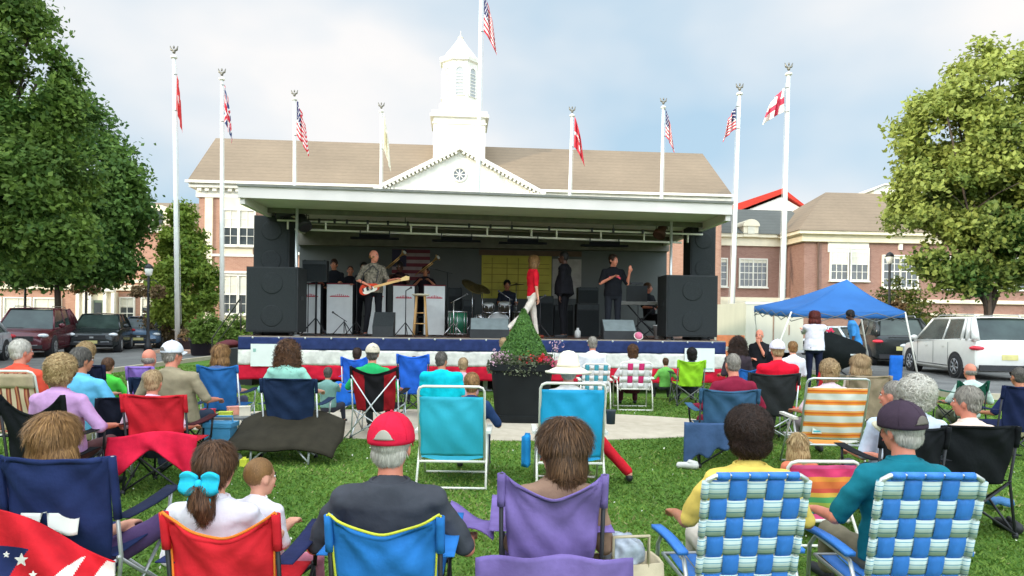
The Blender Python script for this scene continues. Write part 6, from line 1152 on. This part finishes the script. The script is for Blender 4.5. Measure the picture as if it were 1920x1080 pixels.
camp_chair('red folding chair with orange piping holding the girl with the blue bow', place(417, 450, .8), R(0), col=(214, 40, 50), trim=(236, 130, 50), sag=.115, **chp(417, 450, 957, 222), sh=.36, seed=1, arm=True, armcol=(40, 46, 84), bottom=.3)
camp_chair('blue folding chair with yellow-green piping holding the man in the red cap', place(722, 450, .8), R(0), col=(44, 116, 188), trim=(206, 206, 70), sag=.085, **chp(722, 450, 963, 222), sh=.40, seed=2, arm=True, bottom=.32)
camp_chair('purple folding chair with black frame in the middle of the front row', place(1036, 400, .8), R(0), col=(124, 104, 164), sag=.115, **chp(1036, 400, 884, 204), sh=.40, seed=5, bottom=.42)
girl, GM, GJ = aud('girl with brown ponytail tied with a big turquoise bow, arm around a baby', 392, 440, 842, k=.86, hair='pony', hc='brown', skin='fair', shirt=(226, 220, 226), pants=(60, 60, 80), arms=('rest', ((.10, .12, -.17), (.02, .22, .02))), hscale=1.12, wide=1.12, yaw=-.08)
bw = MB()
for s in (-1, 1):
    bw.sheet(lambda u, v: (s*(.012+.105*u), -.012*math.sin(PI*u)-.01*math.sin(v*7), (v-.5)*(.05+.085*math.sin(PI*min(1, u*.75+.1)))+.012), 8, 6, .02); bw.sheet(lambda u, v: (s*(.01+.06*u)+.0, .0, -.02-.085*u+(v-.5)*.05), 5, 3, .012)
bw.ell((0, -.01, .01), (.022, .025, .026), 10, 8); bw.xf(GM @ MX.Translation((0, -.165, -.045)) @ MX.Scale(.80, 4)); bw.build('hair_bow', fab(44, 186, 214), girl, True)
aud('baby with fine reddish hair and white top held on the girl\'s right', 481, 430, 876, k=.62, hair='baby', hc='lbrown', skin='fair', shirt=(232, 226, 230), pants=(214, 130, 150), arms='lap', hscale=1.28, yaw=-.35, wide=1.1, dy=.12, rz=-.3)
aud('man in a red cap and charcoal T-shirt sitting in the blue folding chair', 730, 440, 790, k=1.02, hair='short', hc='white', skin='pink', shirt=(66, 68, 74), pants=(70, 74, 70), arms='wide', wide=1.22, bulk=1.05, hat=cap_hat((214, 32, 62), opening='white', size=1.05), hscale=1.04, yaw=-.12)
aud('woman with highlighted brown bob turned left, sitting in the purple chair', 1053, 415, 797, k=.98, hair='bob', hc='hilite', skin='fair', shirt=(150, 120, 100), pants=(60, 60, 70), hairk=1.14, arms='rest', yaw=1.25, hscale=1.05)
BLW = mat('web_blue', C(60, 128, 212), rough=.5, var=.06, scale=30, bump=.2, bscale=200); WGS = stripemat('web_stripe', [(0, C(196, 212, 206)), (.55, C(96, 150, 170)), (.75, C(206, 218, 210))], axis=2, per=.0244)
for px, lab in ((1399, 'blue and white woven lawn chair holding the person with dark curly hair'), (1727, 'blue and white woven lawn chair at the right holding the man in the dark cap')):
    c = chp(px, 382, 886, 208); web_chair(lab, place(px, 382, .8), R(5 if px < 1500 else 2), W=c['W'], zt=c['zt'], sh=.27, mv=BLW, mh=WGS, nc=5, nr=6, tophue=BLW, arms=BLW, frame=ALU)
aud('person with dark curly hair and yellow top in the left woven lawn chair', 1412, 375, 770, k=1.0, hair='curly', hc='dbrown', skin='tan', shirt=(226, 196, 96), pants=(200, 190, 176), hairk=1.08, arms='wide', wide=1.1)
aud('man in a dark plum cap and teal shirt in the right woven lawn chair', 1704, 375, 766, k=1.02, hair='short', hc='white', skin='pink', shirt=(24, 112, 126), pants=(120, 112, 92), arms='wide', wide=1.15, hat=cap_hat((66, 52, 64), opening='grey', brim=(214, 204, 176), size=1.07), yaw=.35, tilt=-.08, hscale=1.04)
# purple carry cover hung behind the purple chair
o = MB().sheet(lambda u, v: (-.36+.72*u, -.05*math.sin(PI*u)+.03*math.sin(u*14)*v, -.22*(1-v)+.03*math.sin(PI*u)+.05*(1-abs(2*u-1)**3)*0), 20, 10, .008).build('chair_cover', fab(124, 104, 164), None, True); o.location = at(1040, 1048, F/400-.1); tag(o, 'purple cloth cover hanging low behind the purple folding chair', 'cloth')
o = MB().sheet(lambda u, v: (-.24*u-.0, .30*v+.10*u, .06*u+.02*math.sin(u*5+v*3)), 8, 6, .008).build('side_flap', fab(124, 104, 164), None, True); o.location = at(925, 1012, F/400+.1); tag(o, 'purple cloth flap sticking out left of the purple chair', 'cloth')
t = thing('tote_bag', 'beige tote bag with a crumpled white plastic bag in it, right of the purple chair', 'bag', gp(1170, F/400+.25), R(8)); h = .40
MB().rings([[V((sx_*.17*k_, sy_*.09*k_, z)) for sx_, sy_ in ((-1, -1), (0, -1.2), (1, -1), (1.05, 0), (1, 1), (0, 1.1), (-1, 1), (-1.05, 0))] for z, k_ in ((0, .9), (.15, 1.08), (h, 1), (h, .9), (.1, .9))]).build('bag_body', fab(190, 176, 146), t, True); MB().tube([(-.09, -.09, h-.02), (-.09, -.1, h+.14), (.09, -.1, h+.14), (.09, -.09, h-.02)], .009, 6).build('handle', fab(190, 176, 146), t, True)
P_ = MB().ell((0.0, 0, h+.03), (.10, .08, .11), 16, 12); pend(P_, 'plastic_bag', mat('plastic_film', C(168, 176, 186), rough=.25, var=.4, scale=14), t, .01, 1, wrinkle(.028, 34, (1, 1, 1), 3))
# ---- second row, turquoise sling chairs
TQ1 = mat('sling_turquoise', C(64, 204, 226), rough=.7, var=.06, scale=3, bump=.2, bscale=12, trans=.25); TQ2 = mat('sling_blue', C(36, 176, 226), rough=.7, var=.06, scale=3, bump=.2, bscale=12, trans=.12)
a = place(848, 200, .8); c = chp(848, 200, 722, 128); sling_chair('turquoise sling chair with white rail, left of the planter', a, 0, TQ1, W=c['W'], zt=c['zt'], sh=.28, bar=.10)
a = place(1072, 205, .8); c = chp(1072, 205, 716, 126); sling_chair('blue-turquoise sling chair holding the person in the white sun hat', a, 0, TQ2, W=c['W'], zt=c['zt'], sh=.31, bar=.06)
aud('brown-haired child or woman low in the left turquoise sling chair, arm on the rest', 884, 196, 702, k=.86, hair='short', hc='lbrown', skin='tan', shirt=(40, 60, 96), pants=(60, 70, 90), arms=('rest', 'wide'), hscale=1.05)
aud('person in a wide white sun hat and red trousers, one leg stretched to the right', 1067, 205, 674, k=.95, hair='short', hc='white', skin='fair', shirt=(226, 220, 214), pants=(196, 32, 44), arms='rest', hat=sun_hat(), legs=((( -.14, .35, .42), (-.14, .42, .09)), ((.34, .16, .40), (.62, .02, .10))), dy=.05, hs=1)
o = MB().sheet(lambda u, v: (.02*math.sin(u*8), -.09+.18*u, -.28*v+.02*math.sin(u*7)), 6, 8, .05).build('sandal_bag', fab(34, 130, 190), None, True); o.location = gp(986, F/205+.2, .50); tag(o, 'small blue pouch hanging from the left arm of the sun-hat chair', 'bag')
o = MB().lathe([(.04, 0), (.045, .11), (.05, .12), (.05, .13), (.001, .13)], n=14).build('drink_cup', mat('cup_dark', C(60, 66, 72)), None, True); o.location = gp(1145, F/205+.15, .63); tag(o, 'dark cup on the right arm of the sun-hat chair', 'cup')
# orange striped and rainbow chairs
ORS = stripemat('orange_stripes', [(0, C(232, 226, 206)), (.10, C(240, 150, 50)), (.17, C(226, 110, 30)), (.25, C(240, 160, 70)), (.32, C(220, 220, 206)), (.60, C(238, 150, 50)), (.68, C(226, 108, 30)), (.76, C(240, 170, 90)), (.84, C(224, 224, 214))], axis=2, per=.24)
RBS = stripemat('rainbow_stripes', [(0, C(232, 120, 60)), (.12, C(238, 150, 60)), (.20, C(226, 60, 110)), (.34, C(230, 90, 140)), (.42, C(60, 178, 196)), (.56, C(110, 200, 196)), (.64, C(196, 206, 90)), (.74, C(92, 176, 110)), (.84, C(240, 190, 80)), (.92, C(226, 90, 70))], axis=2, per=.42)
a = place(1566, 178, .8); c = chp(1566, 178, 708, 118); sling_chair('orange and white striped beach chair with aluminium rail', a, R(-3), ORS, W=c['W'], zt=c['zt'], sh=.34, bar=.10, rail=ALU)
sn = MB().bx(-.05, .05, -.004, .004, -.07, .07).build('cooler_label', mat('label_white', C(226, 226, 210)), None); sn.location = at(1532, 800, F/178+.03); MB().lathe([(.001, -.003), (.035, -.003), (.035, .003), (.001, .003)], n=16).xf(MX.Translation((0, -.008, .02)) @ MX.Rotation(PI/2, 4, 'X')).build('sun_mark', mat('label_yellow', C(236, 200, 50)), sn); MB().bx(-.04, .04, -.008, -.005, -.055, -.04).build('teal_strip', mat('label_teal', C(60, 170, 180)), sn); tag(sn, 'white tag with a yellow round mark on the orange striped chair', 'label')
a = place(1537, 262, .7); c = chp(1537, 262, 862, 140); sling_chair('low rainbow striped beach chair between the two woven lawn chairs', a, R(2), RBS, W=c['W'], zt=c['zt'], sh=.20, bar=.03)
aud('small blonde child lying back in the rainbow striped beach chair', 1508, 262, 822, k=.62, hair='long', hc='blonde', skin='fair', shirt=(214, 120, 90), pants=(120, 60, 60), hscale=1.2, arms='rest', yaw=-.4)
aud('wavy-haired blonde woman in the orange striped beach chair', 1560, 168, 677, k=.96, hair='wavy', hc='sandy', skin='pink', shirt=(222, 196, 200), pants=(120, 110, 110), arms=('wide', 'rest'), hairk=1.1)
aud('woman with straight sandy blonde hair in the tan chair behind the orange striped one', 1618, 146, 667, k=.96, hair='bob', hc='sandy', skin='fair', shirt=(196, 186, 170), pants=(90, 90, 96), hairk=1.2)
camp_chair('tan folding chair behind the orange striped beach chair', place(1628, 148), R(-2), col=(150, 132, 108), sag=.01, **chp(1628, 148, 703, 84), seed=8, frame=ALU)
# left block
camp_chair('red folding chair with a bright red jacket hung behind it', place(288, 212), R(2), col=(206, 38, 50), sag=.015, **chp(288, 212, 738, 122), sh=.42, seed=4, armcol=(60, 16, 22))
o = MB().sheet(lambda u, v: (-.38+.78*u-.02*math.sin(v*5), -.07-.05*math.sin(PI*u)*(1-v)+.03*math.sin(u*16+v*4)*(1-v), -(.20+.17*abs(2*u-1)**1.5+.05*math.sin(u*8))*(1-v)-.03*math.cos(u*5)), 30, 14, .012).build('red_jacket', fab(222, 34, 66), None, True); o.location = at(287, 812, F/212-.02); tag(o, 'bright red jacket draped across the back of the red folding chair', 'jacket')
aud('person with thin sandy hair and lilac top in the red folding chair', 280, 208, 696, k=.9, hair='short', hc='sandy', skin='pink', shirt=(222, 190, 206), pants=(70, 76, 96), arms='wide', hairk=1)
camp_chair('navy folding chair right behind the red one, its corners showing beside the sandy head', place(296, 172), 0, col=(32, 46, 70), sag=.0, **chp(296, 172, 707, 104), seed=6)
aud('man in a white cap and olive shirt leaning right in the left block', 318, 182, 643, k=1.03, hair='short', hc='grey', skin='pink', shirt=(150, 138, 112), pants=(50, 58, 74), arms='wide', wide=1.3, bulk=1.2, hat=cap_hat((226, 228, 234), opening='grey'), yaw=-.5)
aud('bald man left of the white cap', 274, 158, 655, k=1.0, hair='bald', hc='grey', skin='pink', shirt=(150, 120, 170), pants=(60, 60, 70))
camp_chair('lavender folding chair left of the man in the olive shirt', place(262, 160), R(4), col=(142, 112, 186), sag=.0, **chp(262, 160, 686, 52), seed=7, frame=ALU)
aud('woman with brown bob in the mid-blue folding chair before the stage\'s left end', 410, 145, 648, k=.96, hair='bob', hc='lbrown', skin='fair', shirt=(90, 110, 150), pants=(70, 70, 90), hairk=1.08)
camp_chair('mid-blue folding chair left of the navy wide one', place(410, 146), 0, col=(44, 104, 164), sag=.05, **chp(410, 146, 683, 78), seed=9, frame=ALU, armcol=(24, 40, 70), wrap=.1)
aud('woman with long curly brown hair in the wide navy chair', 537, 162, 641, k=1.0, hair='longwavy', hc='brown', skin='fair', shirt=(150, 204, 184), pants=(80, 90, 90), arms='wide', hairk=1.15, wide=1.05)
camp_chair('wide navy folding chair with pale rear braces', place(542, 166), 0, col=(30, 46, 72), sag=.0, **chp(542, 166, 709, 108), seed=11, frame=ALU, armcol=(30, 46, 72), bottom=.42, xleg=None)
MBx = MB(); ol = thing('folding_stool', 'low frame draped with a dark olive cover behind the wide navy chair', 'covered seat', gp(535, F/172+.1), R(1))
def olf(u, v):
    x = (-.62+1.24*u)*(1-.12*abs(v-.5)); return (x, -.28+.62*v, .33+.16*v-.25*abs(2*u-1)**3*(1.0-.6*v)+.012*math.sin(u*13+v*5)+.02*math.sin(v*8)-(.17*(1-v)**2)*(1-abs(2*u-1)**2))
MB().sheet(olf, 28, 16, .02).build('cover', fab(50, 46, 36), ol, True)
for s in (-1, 1): MB().tube([(s*.31, -.22, .01), (s*.31, -.18, .2)], .014, 7).build('leg', ALU, ol, True); MB().tube([(s*.31, -.22, .03), (s*.14, -.16, .19)], .010, 7).build('brace', ALU, ol, True)
aud('man in a beige cap and green shirt in the black and red folding chair', 697, 142, 647, k=1.0, hair='short', hc='dgrey', skin='pink', shirt=(40, 168, 96), pants=(50, 60, 60), arms='wide', hat=cap_hat((216, 204, 180)), wide=1.1)
camp_chair('black and red folding chair with crossed white rear legs', place(704, 143), R(-2), col=(30, 28, 30), col2=(150, 26, 34), sag=.10, **chp(704, 143, 686, 92), seed=12, frame=ALU, xleg=ALU, panel=lambda u, v: 1 if abs(2*u-1) > .42 and v < .92 and not (abs(2*u-1) < .5+.5*(v-.4)*0) else 0, armcol=(24, 24, 26))
aud('dark-haired person hidden behind the beige cap', 668, 111, 653, k=.9, hair='short', hc='dbrown', skin='tan', shirt=(60, 80, 150), pants=(60, 60, 70))
camp_chair('blue folding chair left of the black and red one', place(662, 112), R(4), col=(40, 96, 196), sag=.06, **chp(662, 112, 668, 50), seed=13, frame=ALU)
camp_chair('empty-looking blue folding chair right of the black and red one', place(776, 117), R(-2), col=(42, 100, 200), sag=.05, **chp(776, 117, 663, 62), seed=14, frame=BLKM)
aud('small child whose hair tip shows over the right blue chair', 775, 110, 669, k=.66, hair='short', hc='brown', skin='fair', shirt=(200, 80, 100), pants=(60, 60, 70))
aud('grey-haired man in a bright cyan shirt left of the planter', 828, 128, 661, k=1.0, hair='short', hc='dgrey', skin='tan', shirt=(10, 190, 206), pants=(60, 60, 70), wide=1.5, bulk=1.25, yaw=-.5)
o = MB().sheet(lambda u, v: (-.17+.34*u, .06*math.sin(PI*u), -.16+.32*v+.03*math.sin(u*9)), 8, 8, .12).build('blue_bag', fab(40, 110, 206), None, True); o.location = gp(648, 10.6, .42); tag(o, 'bright blue bag hanging from the arm of the black and red chair', 'bag')
aud('pink-faced person beside the man in the cyan shirt', 868, 122, 672, k=.9, hair='short', hc='sandy', skin='pink', shirt=(210, 170, 176), pants=(60, 60, 70))
aud('dark-haired child low beside the navy wide chair, reaching out', 612, 135, 690, k=.7, hair='short', hc='dgrey', skin='tan', shirt=(120, 160, 150), pants=(60, 60, 70), arms='fwd')
# far left block
BSL = stripemat('slat_stripes', [(0, C(214, 190, 156)), (.45, C(150, 66, 46)), (.62, C(196, 130, 90)), (.8, C(120, 56, 44))], axis=0, per=.085)
a = place(28, 185, .9); c = chp(28, 185, 694, 92); t = sling_chair('beige beach chair with brown vertical stripes at the left picture edge', a, R(3), BSL, W=c['W'], zt=c['zt'], sh=.38, bar=.02); 
hd_ = MB().sheet(lambda u, v: ((2*u-1)*c['W']*.49, -.22-.30*(c['zt']-.16+.14*v-.38)-.02, c['zt']-.17+.14*v), 6, 4, .03).build('headrest', fab(190, 170, 140), t, True)
aud('white-haired man in an orange-red shirt in the beige striped chair', 32, 182, 638, k=1.02, hair='short', hc='white', skin='pink', shirt=(222, 84, 62), pants=(90, 90, 90), yaw=-.5, wide=1.15)
camp_chair('black folding chair with a deep dip holding the woman with curly blonde hair', place(60, 238), R(3), col=(24, 26, 28), sag=.16, **chp(60, 238, 738, 122), sh=.42, seed=16, bottom=.36, tw=1.0)
aud('woman with curly blonde hair and lilac sleeves at the left edge', 105, 232, 668, k=.98, hair='curly', hc='blonde', skin='pink', shirt=(198, 152, 196), pants=(90, 60, 60), arms=('rest', 'wide'), hairk=1.1, wide=1.1, sleeve=.6)
aud('dark grey-haired person in a sky blue shirt behind the curly blonde woman', 146, 192, 653, k=1.02, hair='short', hc='dgrey', skin='tan', shirt=(104, 184, 220), pants=(200, 190, 160), arms=('rest', 'wide'), wide=1.15, yaw=-.5, hairk=1)
camp_chair('narrow dark navy chair in front of the sky blue shirt', place(176, 196), R(35), col=(24, 28, 40), sag=.0, **chp(176, 196, 745, 66), seed=17, frame=ALU)
aud('blonde person behind the grey-haired one, at the road edge', 155, 165, 643, k=.95, hair='wavy', hc='blonde', skin='fair', shirt=(50, 60, 80), pants=(60, 60, 70))
camp_chair('tall dark navy folding chair at the road edge', place(172, 170), R(10), col=(28, 32, 52), sag=.0, **chp(168, 170, 683, 36), seed=18)
aud('person in a bright green shirt mostly hidden behind the tall navy chair', 196, 150, 672, k=.82, hair='short', hc='brown', skin='fair', shirt=(80, 200, 70), pants=(60, 60, 70), arms='wide')
# centre right
TEL = mat('web_teal', C(70, 160, 176), rough=.6); WWH = mat('web_white', C(220, 218, 214), rough=.6, var=.05); PNK = mat('web_pink', C(214, 44, 112), rough=.6)
aud('grey-haired person in a white shirt sitting close to the stage, right of the planter', 1112, 106, 632, k=1.0, hair='short', hc='grey', skin='pink', shirt=(226, 224, 226), pants=(60, 60, 70), wide=1.1)
c = chp(1118, 108, 682, 52); web_chair('teal and white woven lawn chair right of the planter', place(1118, 108), 0, W=c['W'], zt=c['zt'], sh=.38, mv=[TEL, WWH, TEL, WWH, TEL], mh=WWH, nc=5, nr=5)
aud('brown-haired woman in the pink and white woven lawn chair', 1188, 104.5, 647, k=.96, hair='wavy', hc='brown', skin='fair', shirt=(226, 216, 216), pants=(70, 30, 40), arms='wide', hairk=1.02)
c = chp(1192, 106, 679, 62); web_chair('white woven lawn chair with two bright pink straps', place(1192, 106), 0, W=c['W'], zt=c['zt'], sh=.40, mv=[WWH, PNK, WWH, PNK, WWH], mh=WWH, nc=5, nr=4)
aud('black-haired person in the lime green folding chair', 1299, 98.5, 653, k=.94, hair='wavy', hc='black', skin='dark', shirt=(60, 60, 70), pants=(60, 60, 70), arms='rest')
camp_chair('lime green folding chair with grey legs before the right end of the stage', place(1296, 100), 0, col=(150, 206, 44), sag=.05, **chp(1296, 100, 674, 54), seed=19, frame=mat('frame_grey', C(110, 112, 108), metal=.4), armcol=(40, 70, 40))
aud('person in a green top with an arm out, left of the lime chair', 1250, 96, 672, k=.7, hair='short', hc='brown', skin='fair', shirt=(120, 190, 90), pants=(60, 60, 60), arms='wide')
aud('pale-haired person hidden behind the planter\'s left side', 944, 100, 634, k=.95, hair='short', hc='sandy', skin='pink', shirt=(214, 176, 190), pants=(60, 60, 70))
aud('grey-haired man in a maroon shirt in the slate blue folding chair', 1376, 169, 664, k=1.03, hair='crop', hc='grey', skin='pink', shirt=(132, 32, 56), pants=(110, 28, 44), arms='wide', wide=1.2, sleeve=1, rz=.12)
camp_chair('slate blue folding chair with its cover hanging behind', place(1370, 172), R(-3), col=(58, 92, 120), sag=.03, **chp(1370, 172, 728, 112), sh=.42, seed=20, armcol=(58, 92, 120))
o = MB().sheet(lambda u, v: (-.36+.64*u, -.06*math.sin(PI*u)+.03*math.sin(u*15)*(1-v), -(.12+.30*(1-u)**.6)*(1-v)*(1+.1*math.sin(u*20))), 24, 12, .012).build('chair_cover', fab(66, 90, 126), None, True); o.location = at(1345, 792, F/172-.03); tag(o, 'slate blue chair cover hanging low behind the slate blue chair', 'cloth')
aud('man in a white cap and red T-shirt in the charcoal folding chair', 1461, 140, 640, k=1.04, hair='short', hc='sandy', skin='pink', shirt=(222, 22, 48), pants=(60, 60, 70), wide=1.25, bulk=1.15, hat=cap_hat((222, 216, 230)))
camp_chair('charcoal folding chair holding the man in the red T-shirt', place(1449, 144), 0, col=(44, 46, 46), sag=.03, **chp(1449, 144, 698, 98), seed=21, armcol=(30, 30, 32), frame=ALU)
aud('small child with sandy hair and white shirt right of the red T-shirt', 1491, 132, 641, k=.78, hair='short', hc='lbrown', skin='fair', shirt=(226, 226, 232), pants=(40, 44, 60))
camp_chair('narrow red folded camp chair beside the sandy-haired child', place(1506, 138), R(60), col=(214, 50, 56), sag=.0, **chp(1506, 138, 690, 34), seed=22, arm=False)
aud('woman with long dark brown hair right of the stage end', 1386, 116, 634, k=.97, hair='longwavy', hc='dbrown', skin='tan', shirt=(60, 50, 56), pants=(50, 60, 80), hairk=1.15)
camp_chair('small mid-blue folding chair beside the long dark hair', place(1402, 122), 0, col=(40, 104, 176), sag=.04, **chp(1402, 122, 690, 40), seed=23)
aud('bald man in black facing the camera with a hand on his mouth', 1427, 92, 618, k=1.0, hair='bald', hc='grey', skin='pink', shirt=(26, 26, 30), pants=(40, 40, 46), rz=PI*.8, arms=('chin', 'lap'))
camp_chair('black folding chair turned sideways under the bald man', place(1442, 92), R(150), col=(34, 36, 44), sag=.0, W=.55, zt=.98, seed=24)
# right block
aud('woman with fluffy white hair near the right edge', 1729, 256, 711, k=.97, hair='curly', hc='white', skin='pink', shirt=(206, 214, 222), pants=(80, 80, 90), hairk=1.22, arms='rest')
aud('pink-faced man half hidden behind the fluffy white hair', 1684, 236, 716, k=1.0, hair='crop', hc='grey', skin='pink', shirt=(196, 206, 220), pants=(80, 80, 90), yaw=.7)
aud('grey-haired man in a pale peach shirt in the black chair with a white emblem', 1822, 245, 727, k=1.0, hair='short', hc='grey', skin='pink', shirt=(232, 208, 190), pants=(80, 80, 90), arms=('hold', 'rest'), yaw=.6, rz=.1)
camp_chair('black folding chair with a small white emblem at the right edge', place(1835, 250), 0, col=(22, 24, 26), sag=.0, **chp(1835, 250, 797, 148), sh=.42, seed=25, bottom=.40)
em = MB(); em.prism([(-.03, 0), (-.012, .008), (0, .03), (.012, .008), (.03, 0), (.008, -.004), (.006, -.016), (-.006, -.016), (-.008, -.004)], -.003, .003); em = em.build('chair_emblem', mat('emblem_grey', C(170, 172, 172)), None); em.location = at(1864, 818, F/250-.035); tag(em, 'small pale emblem on the black chair at the right edge', 'emblem')
camp_chair('black folding chair behind the dark plum cap', place(1712, 262), 0, col=(26, 27, 30), sag=.02, **chp(1712, 262, 798, 130), sh=.42, seed=26, bottom=.40)
aud('balding man in a dark green vest beside the white car', 1825, 126.5, 682, k=1.0, hair='bald', hc='grey', skin='pink', shirt=(190, 206, 196), pants=(110, 110, 90), arms='wide', wide=1.1)
camp_chair('dark green folding chair with a deep dip beside the white car', place(1824, 128), 0, col=(22, 74, 56), sag=.12, **chp(1824, 128, 713, 60), seed=27)
aud('person in a navy shirt cut by the right picture edge', 1918, 150, 690, k=1.0, hair='crop', hc='dgrey', skin='tan', shirt=(30, 38, 76), pants=(150, 140, 110), arms='wide')
camp_chair('navy folding chair cut by the right picture edge', place(1915, 160), 0, col=(26, 34, 66), sag=.02, **chp(1915, 160, 722, 80), seed=28)
o = MB().sheet(lambda u, v: (-.12+.24*u, .02*math.sin(u*6), -.07+.14*v), 5, 4, .05).build('blue_sandal', mat('sandal_blue', C(70, 120, 170)), None, True); o.location = gp(1868, F/250+.8, .08); o.rotation_euler = (PI/2, 0, .3); tag(o, 'blue sandal on the grass under the black chair at the right', 'shoe')
for px, D, lab in ((1888, 5.4, 'black sandal on the grass at the right edge'),): o = MB().cap((0, -.1, .05), (0, .1, .04), .05, .04).cap((0, -.08, .08), (0, -.02, .1), .03, .02).build('sandal', SHOE, None, True); o.location = gp(px, D); tag(o, lab, 'shoe')
# standing by the canopy
D = 16.5; kz = (zz(1524, 584, D))/1.745
person('auburn-haired woman in a long white T-shirt standing by the canopy', gp(1526, D), -.15, k=kz, pose='stand', hair='bob', hc='auburn', skin='fair', shirt=(232, 226, 238), pants=(26, 30, 52), arms=('fwd', 'fwd'), hairk=1.1, wide=1.05, bulk=1.25, vox=.016, group='people standing beside the canopy')
D = 19.6; kz = (zz(1590, 584, D)+.0)/1.70
person('man in a blue T-shirt leaning over under the canopy', gp(1606, D), 1.2, k=kz, pose='stand', hair='short', hc='black', skin='dark', shirt=(60, 130, 190), pants=(30, 40, 70), arms=('side', 'side'), wide=1.1, lean=14, nod=-.4, vox=.016, group='people standing beside the canopy')
o = MB().sheet(lambda u, v: (-.13+.26*u+.04*v, .03*math.sin(u*6), .8*v), 6, 8, .06).build('folded_chair', fab(34, 100, 190), None, True); o.location = gp(1677, 16.4, .05); tag(o, 'blue folded chair bag standing by the right canopy leg', 'chair bag')
# small things on the grass
t = thing('side_table', 'low folding table cluttered with food boxes between the red and navy chairs', 'table', gp(428, 8.4), R(5)); MB().bx(-.3, .3, -.2, .2, .36, .385).build('tabletop', mat('table_grey', C(110, 112, 110)), t)
for a in (-.26, .26):
    for b in (-.17, .17): MB().cyl((a, b, 0), (a, b, .36), .011).build('leg', ALU, t)
for i, (x, y, w_, d_, h_, c_, lb) in enumerate(((-.2, -.1, .14, .12, .08, (196, 40, 50), 'small red box on the cluttered low table'), (0, -.08, .16, .1, .05, (196, 206, 70), 'yellow-green box on the cluttered low table'), (.18, .05, .13, .12, .1, (226, 214, 190), 'cream carton on the cluttered low table'), (.02, .1, .14, .1, .09, (220, 150, 130), 'pink tub on the cluttered low table'))):
    bb = MB().box((0, 0, h_/2), (w_, d_, h_), taper=.92).box((0, 0, h_+.004), (w_*1.0, d_*1.0, .012)).build('food_box', mat('box_%d_%d_%d' % c_, C(*c_), rough=.5), None); bb.location = gp(428, 8.4, .386)+V((x, y, 0)); bb.rotation_euler.z = .2*i; tag(bb, lb, 'box', 'food boxes on the low table')
bb = MB().box((0, 0, .19), (.3, .22, .3), taper=.95).box((0, 0, .36), (.32, .24, .05)).tube([(-.13, 0, .37), (-.13, 0, .45), (.13, 0, .45), (.13, 0, .37)], .012).build('cool_box', mat('cool_blue', C(70, 140, 180), rough=.5), None); bb.location = gp(414, 7.9); tag(bb, 'light blue cool box on the grass under the low table', 'cool box')
bb = MB().box((0, 0, .04), (.075, .075, .08)).cyl((0, 0, .08), (0, 0, .10), .02).build('yellow_box', mat('yellow_card', C(214, 216, 70), rough=.5), None); bb.location = gp(458, 7.35); tag(bb, 'small bright yellow box on the grass left of the olive cover', 'box')
for px, D, lab in ((437, 7.6, 'pale grey shoe on the grass beside the yellow box'), (1290, 7.5, 'white shoe on the grass under the slate blue cover')): o = MB().cap((0, -.07, .045), (0, .09, .035), .045, .036).cap((0, -.07, .06), (0, -.02, .075), .04, .03).build('shoe', mat('shoe_white', C(206, 204, 196)), None, True); o.location = gp(px, D); o.rotation_euler.z = 1.2; tag(o, lab, 'shoe')
finish_pending()
